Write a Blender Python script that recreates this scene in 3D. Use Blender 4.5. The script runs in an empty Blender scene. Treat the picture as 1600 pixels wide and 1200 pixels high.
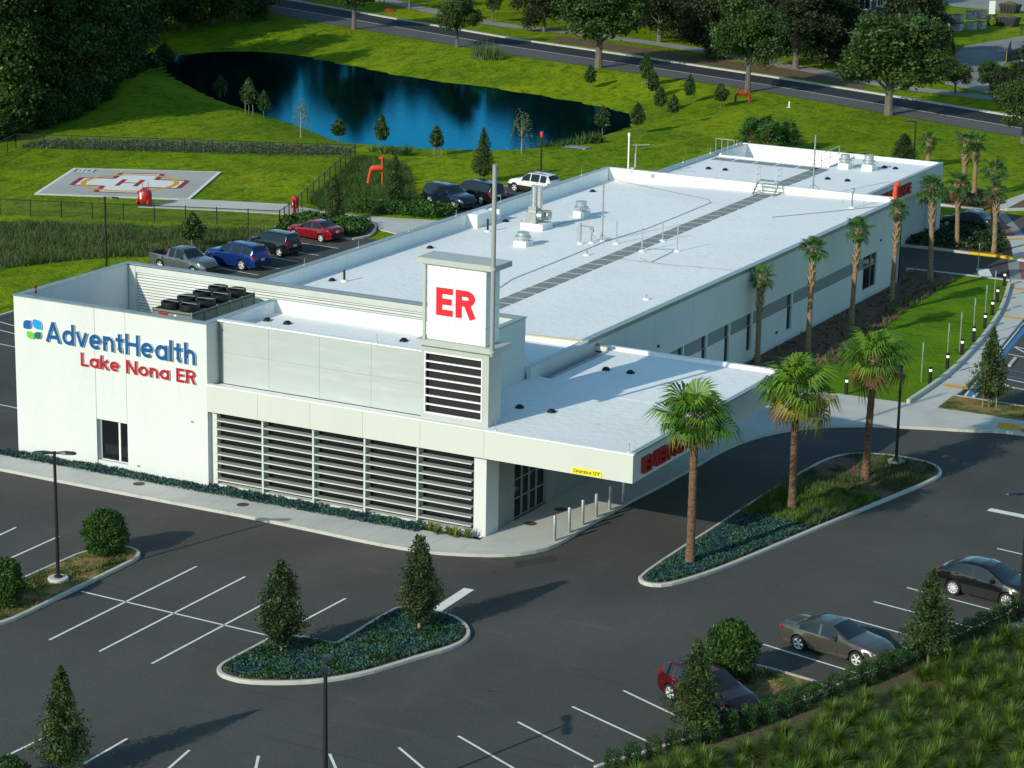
import bpy, bmesh, math, random
import numpy as np
from mathutils import Vector, Matrix
random.seed(7); rng = np.random.default_rng(7)
R = math.radians
sc = bpy.context.scene
C = sc.collection

# ------------------------------------------------------------------ camera
F_PX, YAW, PITCH, ROLL = 3913.938, -0.4894195, 0.25780904, 0.01776936
CAM = np.array([68.687, -97.305, 36.843])
fw = np.array([math.sin(YAW)*math.cos(PITCH), math.cos(YAW)*math.cos(PITCH), -math.sin(PITCH)])
r0 = np.array([math.cos(YAW), -math.sin(YAW), 0.0]); u0 = np.cross(r0, fw)
rt = math.cos(ROLL)*r0 + math.sin(ROLL)*u0
up = -math.sin(ROLL)*r0 + math.cos(ROLL)*u0
cam = bpy.data.cameras.new('camera'); cam_o = bpy.data.objects.new('camera', cam); C.objects.link(cam_o)
cam.sensor_width = 36.0; cam.lens = F_PX/1600*36.0; cam.clip_start = 1.0; cam.clip_end = 6000
cam_o.matrix_world = Matrix(((rt[0], up[0], -fw[0], CAM[0]), (rt[1], up[1], -fw[1], CAM[1]), (rt[2], up[2], -fw[2], CAM[2]), (0, 0, 0, 1)))
sc.camera = cam_o

# ------------------------------------------------------------------ sky, sun, exposure
SUN_EL, SUN_AZ = R(25), R(15)          # sunlight travels towards azimuth 15 deg (from +Y to +X), sun 25 deg high
w = bpy.data.worlds.new('World'); sc.world = w; w.use_nodes = True
nt = w.node_tree; nt.nodes.clear()
sky = nt.nodes.new('ShaderNodeTexSky'); sky.sky_type = 'NISHITA'; sky.sun_disc = False
sky.sun_elevation = SUN_EL; sky.sun_rotation = SUN_AZ + math.pi
sky.air_density = 1.0; sky.dust_density = 0.4; sky.ozone_density = 4.0
bg = nt.nodes.new('ShaderNodeBackground'); bg.inputs[1].default_value = 0.148
wo = nt.nodes.new('ShaderNodeOutputWorld')
tint = nt.nodes.new('ShaderNodeMix'); tint.data_type = 'RGBA'; tint.blend_type = 'MULTIPLY'; tint.inputs[0].default_value = 1.0; tint.inputs[7].default_value = (0.84, 1.0, 0.85, 1)
nt.links.new(sky.outputs[0], tint.inputs[6]); nt.links.new(tint.outputs[2], bg.inputs[0]); nt.links.new(bg.outputs[0], wo.inputs[0])
sun = bpy.data.lights.new('sun', 'SUN'); sun.energy = 3.0; sun.angle = R(0.5); sun.color = (1.0, 0.94, 0.78)
sun_o = bpy.data.objects.new('sun', sun); C.objects.link(sun_o)
ldir = Vector((math.sin(SUN_AZ)*math.cos(SUN_EL), math.cos(SUN_AZ)*math.cos(SUN_EL), -math.sin(SUN_EL)))
sun_o.rotation_euler = ldir.to_track_quat('-Z', 'Y').to_euler(); sun_o.location = (0, 0, 80)
sc.view_settings.view_transform = 'Standard'; sc.view_settings.look = 'None'
sc.view_settings.gamma = 1.0; sc.view_settings.use_curve_mapping = False
sc.view_settings.exposure = 0.36

# ------------------------------------------------------------------ survey helpers: a sight line meets a real surface
def ray(px, py): return fw*F_PX + rt*(px-800) - up*(py-600)
def G(px, py, z=0.0):
    v = ray(px, py); t = (z-CAM[2])/v[2]; return CAM + v*t
def on_y(px, py, Y):
    v = ray(px, py); t = (Y-CAM[1])/v[1]; return CAM + v*t
def on_x(px, py, X):
    v = ray(px, py); t = (X-CAM[0])/v[0]; return CAM + v*t
def proj(p):
    v = np.asarray(p, float)-CAM; d = v@fw; return 800+F_PX*(v@rt)/d, 600-F_PX*(v@up)/d
def px_per_m(p): return F_PX/((np.asarray(p, float)-CAM)@fw)
def height(p, py):
    lo, hi = 0.0, 40.0
    for _ in range(40):
        m = (lo+hi)/2
        if proj((p[0], p[1], p[2]+m))[1] > py: lo = m
        else: hi = m
    return lo

# ------------------------------------------------------------------ materials
MATS = {}
def mat(name, col, rough=0.7, var=0.0, scale=2.0, bump=0.0, bscale=None, metal=0.0, spec=0.5, col2=None, trans=0.0, detail=6.0, coat=0.0, stretch=None, emit=0.0, ior=None):
    if name in MATS: return MATS[name]
    m = bpy.data.materials.new(name); m.use_nodes = True; n = m.node_tree.nodes; l = m.node_tree.links
    b = n['Principled BSDF']; out = n['Material Output']
    b.inputs['Base Color'].default_value = (*col, 1); b.inputs['Roughness'].default_value = rough
    b.inputs['Metallic'].default_value = metal; b.inputs['Specular IOR Level'].default_value = spec
    if ior: b.inputs['IOR'].default_value = ior
    if coat: b.inputs['Coat Weight'].default_value = coat; b.inputs['Coat Roughness'].default_value = 0.04
    if emit:
        b.inputs['Emission Color'].default_value = (*col, 1); b.inputs['Emission Strength'].default_value = emit
    pos = None
    if var or bump or col2:
        g = n.new('ShaderNodeNewGeometry'); pos = g.outputs['Position']
        if stretch:
            vm = n.new('ShaderNodeVectorMath'); vm.operation = 'MULTIPLY'; vm.inputs[1].default_value = stretch
            l.new(pos, vm.inputs[0]); pos = vm.outputs[0]
    if var or col2:
        t = n.new('ShaderNodeTexNoise'); t.inputs['Scale'].default_value = scale; t.inputs['Detail'].default_value = detail; t.inputs['Roughness'].default_value = 0.65
        l.new(pos, t.inputs['Vector'])
        r = n.new('ShaderNodeValToRGB'); r.color_ramp.elements[0].position = 0.3; r.color_ramp.elements[1].position = 0.7
        a = tuple(c*(1-var) for c in col); c2 = col2 if col2 else tuple(min(1, c*(1+var)) for c in col)
        r.color_ramp.elements[0].color = (*a, 1); r.color_ramp.elements[1].color = (*c2, 1)
        l.new(t.outputs['Fac'], r.inputs[0]); l.new(r.outputs[0], b.inputs['Base Color'])
        csock = r.outputs[0]
    else: csock = None
    if bump:
        t2 = n.new('ShaderNodeTexNoise'); t2.inputs['Scale'].default_value = bscale or scale*4; t2.inputs['Detail'].default_value = 4
        l.new(pos, t2.inputs['Vector'])
        bp = n.new('ShaderNodeBump'); bp.inputs['Strength'].default_value = bump; bp.inputs['Distance'].default_value = 0.05
        l.new(t2.outputs['Fac'], bp.inputs['Height']); l.new(bp.outputs[0], b.inputs['Normal'])
    if trans:
        tr = n.new('ShaderNodeBsdfTranslucent'); tr.inputs['Color'].default_value = (*[min(1, c*1.6) for c in col], 1)
        mx = n.new('ShaderNodeMixShader'); mx.inputs[0].default_value = trans
        if csock: l.new(csock, tr.inputs['Color'])
        l.new(b.outputs[0], mx.inputs[1]); l.new(tr.outputs[0], mx.inputs[2]); l.new(mx.outputs[0], out.inputs['Surface'])
    MATS[name] = m; return m

def layered(name, base, layers, rough=0.9, bump=0.0, bscale=20.0, spec=0.3):
    """base colour with noise layers: (colour, scale, low, high, strength, stretch)"""
    m = bpy.data.materials.new(name); m.use_nodes = True; n = m.node_tree.nodes; l = m.node_tree.links
    b = n['Principled BSDF']; b.inputs['Roughness'].default_value = rough; b.inputs['Specular IOR Level'].default_value = spec
    g = n.new('ShaderNodeNewGeometry'); prev = None
    rgb = n.new('ShaderNodeRGB'); rgb.outputs[0].default_value = (*base, 1); prev = rgb.outputs[0]
    for i, (c, s, lo, hi, st, stretch) in enumerate(layers):
        pos = g.outputs['Position']
        if stretch:
            mp = n.new('ShaderNodeMapping'); mp.inputs['Scale'].default_value = stretch[:3]
            if len(stretch) > 3: mp.inputs['Rotation'].default_value = (0, 0, stretch[3])
            l.new(pos, mp.inputs[0]); pos = mp.outputs[0]
        t = n.new('ShaderNodeTexNoise'); t.inputs['Scale'].default_value = s; t.inputs['Detail'].default_value = 8; t.inputs['Roughness'].default_value = 0.62
        l.new(pos, t.inputs['Vector'])
        mr = n.new('ShaderNodeMapRange'); mr.inputs['From Min'].default_value = lo; mr.inputs['From Max'].default_value = hi; mr.inputs['To Max'].default_value = st
        l.new(t.outputs['Fac'], mr.inputs['Value'])
        mx = n.new('ShaderNodeMix'); mx.data_type = 'RGBA'; l.new(mr.outputs[0], mx.inputs[0]); l.new(prev, mx.inputs[6]); mx.inputs[7].default_value = (*c, 1)
        prev = mx.outputs[2]
    l.new(prev, b.inputs['Base Color'])
    if bump:
        t2 = n.new('ShaderNodeTexNoise'); t2.inputs['Scale'].default_value = bscale; t2.inputs['Detail'].default_value = 5
        l.new(g.outputs['Position'], t2.inputs['Vector'])
        bp = n.new('ShaderNodeBump'); bp.inputs['Strength'].default_value = bump; bp.inputs['Distance'].default_value = 0.14
        l.new(t2.outputs['Fac'], bp.inputs['Height']); l.new(bp.outputs[0], b.inputs['Normal'])
    MATS[name] = m; return m

M = {}
M['asphalt'] = layered('asphalt', (0.090, 0.090, 0.082), [((0.062, 0.063, 0.060), 0.07, 0.42, 0.64, 0.8, None), ((0.112, 0.110, 0.098), 0.13, 0.50, 0.72, 0.65, (1, .35, 1)), ((0.12, 0.116, 0.10), 7.0, 0.48, 0.74, 0.42, None), ((0.018, 0.018, 0.018), 8.0, 0.5, 0.74, 0.42, (1.3, .9, 1)), ((0.042, 0.043, 0.042), 0.9, 0.60, 0.72, 0.4, (.12, 2.2, 1, -.25)), ((0.024, 0.024, 0.024), 1.2, 0.66, 0.72, 0.75, None),
    ((0.18, 0.175, 0.155), 0.5, 0.62, 0.80, 0.5, (.25, 1.6, 1, 0.5)), ((0.02, 0.02, 0.02), 0.35, 0.66, 0.8, 0.6, (1.5, .3, 1))], rough=0.95, bump=0.35, bscale=30, spec=0.12)
M['road'] = layered('road_asphalt', (0.028, 0.029, 0.034), [((0.045, 0.044, 0.046), 0.2, 0.45, 0.75, 0.6, None), ((0.02, 0.02, 0.023), 5, 0.5, 0.8, 0.4, None)], rough=0.85)
M['shoulder'] = layered('road_shoulder_asphalt', (0.105, 0.105, 0.102), [((0.07, 0.07, 0.072), 0.3, 0.45, 0.75, 0.6, None), ((0.15, 0.15, 0.145), 4, 0.5, 0.8, 0.4, None)], rough=0.88)
M['concrete'] = layered('sidewalk_concrete', (0.52, 0.515, 0.475), [((0.36, 0.35, 0.32), 0.35, 0.45, 0.75, 0.6, None), ((0.54, 0.53, 0.49), 3, 0.5, 0.8, 0.5, None), ((0.28, 0.27, 0.25), 1.1, 0.66, 0.82, 0.5, None)], rough=0.9, bump=0.1)
M['kerb'] = layered('kerb_concrete', (0.50, 0.49, 0.44), [((0.33, 0.32, 0.29), 1.2, 0.5, 0.75, 0.7, None), ((0.2, 0.19, 0.17), 3.1, 0.62, 0.8, 0.5, None)], rough=0.9, bump=0.1)
M['oldconcrete'] = layered('path_concrete', (0.27, 0.265, 0.25), [((0.18, 0.18, 0.17), 0.3, 0.45, 0.75, 0.7, None), ((0.34, 0.33, 0.31), 3, 0.5, 0.8, 0.4, None)], rough=0.9)
M['grass'] = layered('lawn_grass', (0.135, 0.222, 0.007), [((0.265, 0.33, 0.006), 0.045, 0.47, 0.66, 0.9, None), ((0.065, 0.135, 0.006), 0.10, 0.48, 0.68, 0.8, None), ((0.30, 0.32, 0.012), 0.45, 0.52, 0.74, 0.6, (1, .3, 1, .5)), ((0.045, 0.10, 0.004), 0.9, 0.47, 0.66, 0.8, (1, .6, 1, .4)), ((0.26, 0.31, 0.01), 2.2, 0.52, 0.68, 0.7, (1, .7, 1, .2)), ((0.035, 0.07, 0.004), 3.0, 0.54, 0.72, 0.55, (1, .7, 1)), ((0.22, 0.18, 0.04), 0.22, 0.66, 0.80, 0.6, None)], rough=1.0, bump=1.0, bscale=2.6, spec=0.04)
M['lawn2'] = layered('young_lawn_grass', (0.085, 0.19, 0.008), [((0.16, 0.27, 0.008), 0.25, 0.45, 0.7, 0.8, None), ((0.05, 0.11, 0.008), 0.8, 0.5, 0.72, 0.75, (.4, 1.5, 1)), ((0.18, 0.26, 0.02), 4, 0.5, 0.75, 0.6, None), ((0.03, 0.07, 0.004), 5.5, 0.52, 0.72, 0.6, None)], rough=1.0, bump=0.7, bscale=5, spec=0.04)
M['bedgrass'] = layered('patchy_island_turf', (0.30, 0.19, 0.065), [((0.06, 0.105, 0.014), 0.9, 0.46, 0.56, 0.95, None), ((0.28, 0.20, 0.08), 2.5, 0.5, 0.75, 0.5, None), ((0.10, 0.075, 0.035), 5, 0.5, 0.8, 0.5, None)], rough=0.95, bump=0.8, bscale=8)
M['mulch'] = layered('brown_mulch', (0.15, 0.085, 0.052), [((0.24, 0.15, 0.09), 2.0, 0.45, 0.7, 0.7, None), ((0.025, 0.017, 0.013), 7, 0.5, 0.75, 0.7, None)], rough=0.95, bump=0.8, bscale=14)
M['straw'] = layered('straw_mulch', (0.12, 0.095, 0.045), [((0.06, 0.06, 0.025), 1.2, 0.45, 0.7, 0.7, None), ((0.20, 0.155, 0.08), 6, 0.5, 0.75, 0.6, None)], rough=0.95, bump=0.7, bscale=14)
M['gravel'] = layered('gravel_drive', (0.25, 0.25, 0.24), [((0.13, 0.14, 0.15), 0.22, 0.42, 0.66, 0.8, (1, .4, 1)), ((0.36, 0.34, 0.30), 0.5, 0.5, 0.75, 0.6, None), ((0.16, 0.15, 0.14), 5, 0.5, 0.8, 0.5, None)], rough=0.95, bump=0.5, bscale=5)
M['pad'] = layered('helipad_concrete', (0.42, 0.415, 0.38), [((0.32, 0.315, 0.29), 0.2, 0.45, 0.72, 0.7, (.4, 1, 1)), ((0.48, 0.47, 0.44), 2, 0.5, 0.8, 0.4, None)], rough=0.9)
M['white'] = layered('white_wall_paint', (0.645, 0.655, 0.64), [((0.585, 0.595, 0.58), 0.35, 0.42, 0.70, 0.7, (1, 1, .25)), ((0.49, 0.49, 0.455), 1.6, 0.58, 0.82, 0.5, (1, 1, .06)), ((0.69, 0.70, 0.685), 2.5, 0.5, 0.75, 0.5, (1, 1, 1))], rough=0.75)
M['cream'] = layered('cream_fascia_paint', (0.575, 0.58, 0.53), [((0.53, 0.535, 0.49), 0.4, 0.45, 0.75, 0.7, (1, 1, .3)), ((0.50, 0.50, 0.44), 1.8, 0.62, 0.82, 0.5, (1, 1, .08))], rough=0.7)
M['grey_wall'] = layered('pale_grey_wall_paint', (0.43, 0.45, 0.445), [((0.44, 0.51, 0.48), 0.5, 0.45, 0.75, 0.6, (1, 1, 2.5)), ((0.60, 0.62, 0.57), 1.6, 0.5, 0.8, 0.5, (.3, .3, 2.5))], rough=0.8)
M['side_wall'] = layered('stucco_side_wall', (0.62, 0.63, 0.61), [((0.56, 0.57, 0.56), 0.4, 0.45, 0.75, 0.6, (1, 1, .4)), ((0.66, 0.67, 0.65), 3, 0.5, 0.8, 0.4, None)], rough=0.8, bump=0.1)
M['roof'] = layered('white_roof_membrane', (0.87, 0.87, 0.845), [((0.71, 0.72, 0.72), 0.08, 0.40, 0.7, 0.6, None), ((0.86, 0.87, 0.87), 0.35, 0.5, 0.75, 0.6, (.3, 1, 1)), ((0.64, 0.65, 0.65), 0.9, 0.62, 0.8, 0.5, (1, .35, 1)), ((0.60, 0.55, 0.42), 0.17, 0.68, 0.80, 0.6, None), ((0.68, 0.69, 0.69), 2.6, 0.5, 0.75, 0.55, (.6, 1, 1)), ((0.92, 0.93, 0.93), 5, 0.55, 0.78, 0.5, None)], rough=0.6, bump=0.25, bscale=3.0, spec=0.15)
M['coping'] = mat('coping_metal', (0.36, 0.38, 0.38), rough=0.35, metal=0.6, var=0.12, scale=1.5)
M['coping_white'] = mat('white_coping', (0.80, 0.80, 0.77), rough=0.5, var=0.05, scale=1.0)
M['band'] = mat('grey_band_paint', (0.22, 0.24, 0.235), rough=0.75, var=0.06, scale=2)
M['slab'] = mat('tower_slab_paint', (0.44, 0.46, 0.43), rough=0.5, var=0.05, scale=2)
M['louvre'] = mat('louvre_blade_shaded', (0.24, 0.26, 0.25), rough=0.55, var=0.06, scale=2)  # grey lowered to paint in the shade on the slat tops; lips stay pale
M['entry'] = mat('entrance_wall_shaded', (0.20, 0.215, 0.21), rough=0.8, var=0.08, scale=1.5)  # wall colour darkened to stand in for the shade under the canopy
M['screen'] = mat('ribbed_screen_metal', (0.56, 0.58, 0.54), rough=0.5, var=0.06, scale=1.2)
M['tile'] = layered('walkway_pad_rubber', (0.22, 0.245, 0.24), [((0.28, 0.30, 0.295), 1.2, 0.45, 0.75, 0.7, None), ((0.17, 0.19, 0.19), 5, 0.5, 0.8, 0.5, None)], rough=0.85)
M['glass'] = mat('dark_window_glass', (0.008, 0.010, 0.012), rough=0.06, spec=0.5)
M['void'] = mat('dark_recess', (0.004, 0.005, 0.005), rough=0.7)
M['alu'] = mat('brushed_aluminium', (0.55, 0.57, 0.57), rough=0.35, metal=0.7, var=0.1, scale=3)
M['galv'] = mat('galvanised_steel', (0.40, 0.41, 0.40), rough=0.42, metal=0.7, var=0.15, scale=4)
M['blk'] = mat('black_powder_coat', (0.010, 0.011, 0.012), rough=0.45)
M['blkrubber'] = mat('black_rubber', (0.014, 0.014, 0.014), rough=0.8)
M['line'] = layered('white_line_paint', (0.74, 0.74, 0.70), [((0.45, 0.45, 0.42), 3.0, 0.52, 0.75, 0.6, None)], rough=0.75)
M['yellow'] = layered('yellow_kerb_paint', (0.72, 0.47, 0.015), [((0.55, 0.34, 0.02), 2.0, 0.5, 0.75, 0.6, None)], rough=0.7)
M['orange'] = layered('orange_tactile_paint', (0.70, 0.34, 0.01), [((0.52, 0.25, 0.02), 3.0, 0.5, 0.75, 0.5, None)], rough=0.8)
M['blueline'] = mat('blue_line_paint', (0.03, 0.16, 0.42), rough=0.7, var=0.15, scale=3)
M['redpaver'] = layered('red_brick_paving', (0.26, 0.10, 0.085), [((0.17, 0.07, 0.06), 2.0, 0.45, 0.75, 0.7, None)], rough=0.85)
M['red'] = mat('red_sign_face', (0.40, 0.006, 0.016), rough=0.4)
M['crimson'] = mat('bright_red_print', (0.78, 0.015, 0.035), rough=0.4)
M['blue_letter'] = mat('blue_letter_face', (0.004, 0.085, 0.27), rough=0.35)
M['sign_white'] = mat('white_sign_return', (0.72, 0.72, 0.70), rough=0.5)
M['panelwhite'] = layered('white_sign_panel', (0.80, 0.81, 0.80), [((0.76, 0.77, 0.76), 0.5, 0.4, 0.7, 0.5, None)], rough=0.4)
M['redpipe'] = mat('red_enamel', (0.42, 0.012, 0.008), rough=0.4, var=0.15, scale=5)
M['orangecloth'] = mat('orange_cloth', (0.62, 0.060, 0.015), rough=0.8, var=0.1, scale=4)
M['maroonpaint'] = mat('dark_red_marking', (0.30, 0.012, 0.015), rough=0.8, var=0.15, scale=3)
M['bark'] = layered('tree_bark', (0.16, 0.14, 0.115), [((0.07, 0.06, 0.05), 6, 0.45, 0.7, 0.8, (1, 1, .2))], rough=0.95, bump=0.6, bscale=12)
M['palmbark'] = layered('palm_trunk_bark', (0.31, 0.205, 0.12), [((0.12, 0.075, 0.045), 5, 0.45, 0.7, 0.8, (.4, .4, 2.2)), ((0.27, 0.20, 0.135), 3, 0.5, 0.75, 0.6, None)], rough=0.95, bump=0.8, bscale=10)
M['fanbark'] = layered('fan_palm_trunk_bark', (0.19, 0.105, 0.065), [((0.07, 0.04, 0.028), 6, 0.45, 0.68, 0.85, (.5, .5, 1.6)), ((0.27, 0.17, 0.11), 4, 0.52, 0.75, 0.6, None)], rough=0.95, bump=0.9, bscale=11)
M['boot'] = mat('palm_boot_husk', (0.32, 0.22, 0.12), rough=0.9, var=0.35, scale=8)
M['stake'] = mat('wooden_stake', (0.34, 0.25, 0.15), rough=0.9)
def leafmat(name, c, v=0.3, t=0.25, s=1.2): return mat(name, c, rough=0.55, var=v, scale=s, trans=t, spec=0.3, detail=3)
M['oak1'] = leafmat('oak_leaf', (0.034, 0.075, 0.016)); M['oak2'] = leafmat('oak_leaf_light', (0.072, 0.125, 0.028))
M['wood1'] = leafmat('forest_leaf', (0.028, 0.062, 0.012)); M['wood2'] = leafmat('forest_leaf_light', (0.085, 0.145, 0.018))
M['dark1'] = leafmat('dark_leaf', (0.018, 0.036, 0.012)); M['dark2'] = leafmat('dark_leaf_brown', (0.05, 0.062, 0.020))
M['yng1'] = leafmat('young_leaf', (0.035, 0.082, 0.020)); M['yng2'] = leafmat('young_leaf_light', (0.07, 0.125, 0.03))
M['hol1'] = leafmat('holly_leaf', (0.020, 0.046, 0.013), t=0.12); M['hol2'] = leafmat('holly_leaf_light', (0.065, 0.085, 0.025), t=0.12)
M['cyp1'] = leafmat('cypress_leaf', (0.034, 0.066, 0.016)); M['cyp2'] = leafmat('cypress_leaf_light', (0.075, 0.115, 0.024))
M['box1'] = leafmat('shrub_leaf', (0.022, 0.068, 0.010), t=0.15); M['box2'] = leafmat('shrub_leaf_light', (0.05, 0.115, 0.014), t=0.15)
M['wil1'] = leafmat('willow_leaf', (0.11, 0.15, 0.075)); M['wil2'] = leafmat('willow_leaf_pale', (0.16, 0.20, 0.11))
M['jun1'] = leafmat('juniper_leaf', (0.022, 0.068, 0.072), t=0.1); M['jun2'] = leafmat('juniper_leaf_light', (0.040, 0.105, 0.070), t=0.1)
M['gr1'] = leafmat('tuft_grass_blade', (0.052, 0.115, 0.010), t=0.3); M['gr2'] = leafmat('tuft_grass_blade_light', (0.115, 0.200, 0.018), t=0.3); M['gr3'] = leafmat('tuft_grass_blade_dry', (0.19, 0.16, 0.06), t=0.3)
M['wg1'] = leafmat('meadow_blade', (0.052, 0.098, 0.022)); M['wg2'] = leafmat('meadow_blade_light', (0.085, 0.14, 0.038)); M['wg3'] = leafmat('meadow_blade_dry', (0.105, 0.11, 0.055))
M['pal1'] = leafmat('palm_frond_green', (0.060, 0.150, 0.012), t=0.3); M['pal2'] = leafmat('palm_frond_light', (0.13, 0.25, 0.020), t=0.3)
M['pal3'] = leafmat('palm_frond_yellow', (0.22, 0.20, 0.03), t=0.3); M['pal4'] = leafmat('palm_frond_dead', (0.16, 0.085, 0.035), t=0.2); M['sab1'] = leafmat('sabal_frond_green', (0.055, 0.125, 0.030), t=0.25)
M['alo1'] = leafmat('spiky_leaf_yellow', (0.19, 0.23, 0.05))

# ------------------------------------------------------------------ mesh builders
class MB:
    def __init__(s): s.v = []; s.f = []; s.m = []
    def add(s, vs, fs, mi=0):
        o = len(s.v); s.v += [tuple(p) for p in vs]; s.f += [tuple(o+i for i in f) for f in fs]; s.m += [mi]*len(fs)
    def box(s, x0, x1, y0, y1, z0, z1, mi=0):
        s.add([(x0,y0,z0),(x1,y0,z0),(x1,y1,z0),(x0,y1,z0),(x0,y0,z1),(x1,y0,z1),(x1,y1,z1),(x0,y1,z1)],
              [(0,3,2,1),(4,5,6,7),(0,1,5,4),(1,2,6,5),(2,3,7,6),(3,0,4,7)], mi)
    def obox(s, c, ax, ay, az, mi=0):
        c, ax, ay, az = (np.array(q, float) for q in (c, ax, ay, az))
        vs = [c+sx*ax+sy*ay+sz*az for sz in (-1,1) for sx, sy in ((-1,-1),(1,-1),(1,1),(-1,1))]
        s.add(vs, [(0,3,2,1),(4,5,6,7),(0,1,5,4),(1,2,6,5),(2,3,7,6),(3,0,4,7)], mi)
    def slab(s, poly, z0, z1, mi=0):
        n = len(poly); a = sum(poly[i][0]*poly[(i+1)%n][1]-poly[(i+1)%n][0]*poly[i][1] for i in range(n))
        if a < 0: poly = poly[::-1]
        s.add([(p[0],p[1],z0) for p in poly]+[(p[0],p[1],z1) for p in poly],
              [tuple(range(n,2*n)), tuple(range(n-1,-1,-1))]+[(i,(i+1)%n,n+(i+1)%n,n+i) for i in range(n)], mi)
    def sheet(s, poly, z, mi=0):
        n = len(poly); a = sum(poly[i][0]*poly[(i+1)%n][1]-poly[(i+1)%n][0]*poly[i][1] for i in range(n))
        if a < 0: poly = poly[::-1]
        s.add([(p[0],p[1],z) for p in poly], [tuple(range(n))], mi)
    def tube(s, pts, rad, n=8, mi=0, cap=True):
        pts = [np.array(p, float) for p in pts]
        if not hasattr(rad, '__len__'): rad = [rad]*len(pts)
        vs = []; prev = None
        for i, p in enumerate(pts):
            d = pts[min(i+1, len(pts)-1)]-pts[max(i-1, 0)]; d /= (np.linalg.norm(d)+1e-9)
            a = np.array((1.0,0,0)) if abs(d[0]) < 0.9 else np.array((0,1.0,0))
            if prev is not None: a = prev
            e1 = a-d*(a@d); e1 /= np.linalg.norm(e1); e2 = np.cross(d, e1); prev = e1
            for k in range(n):
                t = 2*math.pi*k/n; vs.append(p+rad[i]*(math.cos(t)*e1+math.sin(t)*e2))
        fs = [(i*n+k, i*n+(k+1)%n, (i+1)*n+(k+1)%n, (i+1)*n+k) for i in range(len(pts)-1) for k in range(n)]
        if cap: fs += [tuple(range(n-1,-1,-1)), tuple(range((len(pts)-1)*n, len(pts)*n))]
        s.add(vs, fs, mi)
    def lathe(s, prof, c=(0,0,0), n=12, mi=0):
        vs = []; k = len(prof)
        for i in range(n):
            t = 2*math.pi*i/n
            for r_, z in prof: vs.append((c[0]+r_*math.cos(t), c[1]+r_*math.sin(t), c[2]+z))
        fs = [(i*k+j, ((i+1)%n)*k+j, ((i+1)%n)*k+j+1, i*k+j+1) for i in range(n) for j in range(k-1)]
        s.add(vs, fs, mi)
    def mesh(s, name, mats, smooth=False, angle=40):
        me = bpy.data.meshes.new(name); me.from_pydata(s.v, [], s.f)
        for m in (mats if isinstance(mats, (list, tuple)) else [mats]): me.materials.append(m)
        if any(s.m): me.polygons.foreach_set('material_index', s.m)
        if smooth:
            me.polygons.foreach_set('use_smooth', [True]*len(s.f)); me.set_sharp_from_angle(angle=R(angle))
        me.update(); return me
    def build(s, name, mats, parent=None, smooth=False, angle=40, loc=None):
        return link(name, s.mesh(name, mats, smooth, angle), parent, loc)
def link(name, me, parent=None, loc=None, rot=None, scale=None):
    o = bpy.data.objects.new(name, me); C.objects.link(o)
    if parent: o.parent = parent
    if loc is not None: o.location = loc
    if rot is not None: o.rotation_euler = rot
    if scale is not None: o.scale = scale if hasattr(scale, '__len__') else (scale,)*3
    return o
def tag(o, label=None, cat=None, group=None, kind=None):
    if label: o['label'] = label
    if cat: o['category'] = cat
    if group: o['group'] = group
    if kind: o['kind'] = kind
    return o
def thing(name, label, cat, loc=(0,0,0), rz=0.0, group=None):
    o = bpy.data.objects.new(name, None); C.objects.link(o); o.location = tuple(float(c) for c in loc); o.rotation_euler = (0,0,rz)
    o.empty_display_size = 0.3
    return tag(o, label, cat, group)
def struct(o, label=None): o['kind'] = 'structure'; return tag(o, label)
_u = ['first','second','third','fourth','fifth','sixth','seventh','eighth','ninth','tenth','eleventh','twelfth','thirteenth','fourteenth','fifteenth','sixteenth','seventeenth','eighteenth','nineteenth']
ORD = list(_u)
for t10, t10th in (('twenty','twentieth'),('thirty','thirtieth'),('forty','fortieth'),('fifty','fiftieth'),('sixty','sixtieth'),('seventy','seventieth'),('eighty','eightieth')): ORD += [t10th]+[t10+'-'+q for q in _u[:9]]

def P2(pts, z=0.0): return [tuple(G(x, y, z)[:2]) for x, y in pts]
def smooth_poly(p, it=2, closed=True):
    p = [np.array(q) for q in p]
    for _ in range(it):
        q = []; n = len(p)
        rngi = range(n) if closed else range(n-1)
        if not closed: q.append(p[0])
        for i in rngi:
            a, b = p[i], p[(i+1) % n]; q += [a*.75+b*.25, a*.25+b*.75]
        if not closed: q.append(p[-1])
        p = q
    return [tuple(q) for q in p]
def inset(poly, d):
    n = len(poly); a = sum(poly[i][0]*poly[(i+1)%n][1]-poly[(i+1)%n][0]*poly[i][1] for i in range(n))
    p = [np.array(q, float) for q in (poly if a > 0 else poly[::-1])]; out = []
    for i in range(n):
        e1 = p[i]-p[i-1]; e2 = p[(i+1)%n]-p[i]; e1 /= np.linalg.norm(e1)+1e-9; e2 /= np.linalg.norm(e2)+1e-9
        n1 = np.array((-e1[1], e1[0])); n2 = np.array((-e2[1], e2[0])); m = n1+n2; m /= np.linalg.norm(m)+1e-9
        out.append(tuple(p[i]+m*d/max(0.5, m@n1)))
    return out
def in_poly(x, y, poly):
    x = np.asarray(x); y = np.asarray(y); r = np.zeros(x.shape, bool); n = len(poly)
    for i in range(n):
        x1, y1 = poly[i]; x2, y2 = poly[(i+1)%n]
        c = ((y1 > y) != (y2 > y)) & (x < (x2-x1)*(y-y1)/((y2-y1) or 1e-12)+x1); r ^= c
    return r
def poly_dist(x, y, poly):
    d = np.full(np.shape(x), 1e9); n = len(poly)
    for i in range(n):
        x1, y1 = poly[i]; x2, y2 = poly[(i+1)%n]; dx, dy = x2-x1, y2-y1
        t = np.clip(((x-x1)*dx+(y-y1)*dy)/(dx*dx+dy*dy+1e-12), 0, 1)
        d = np.minimum(d, np.hypot(x-x1-t*dx, y-y1-t*dy))
    return np.where(in_poly(x, y, poly), -d, d)
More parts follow.
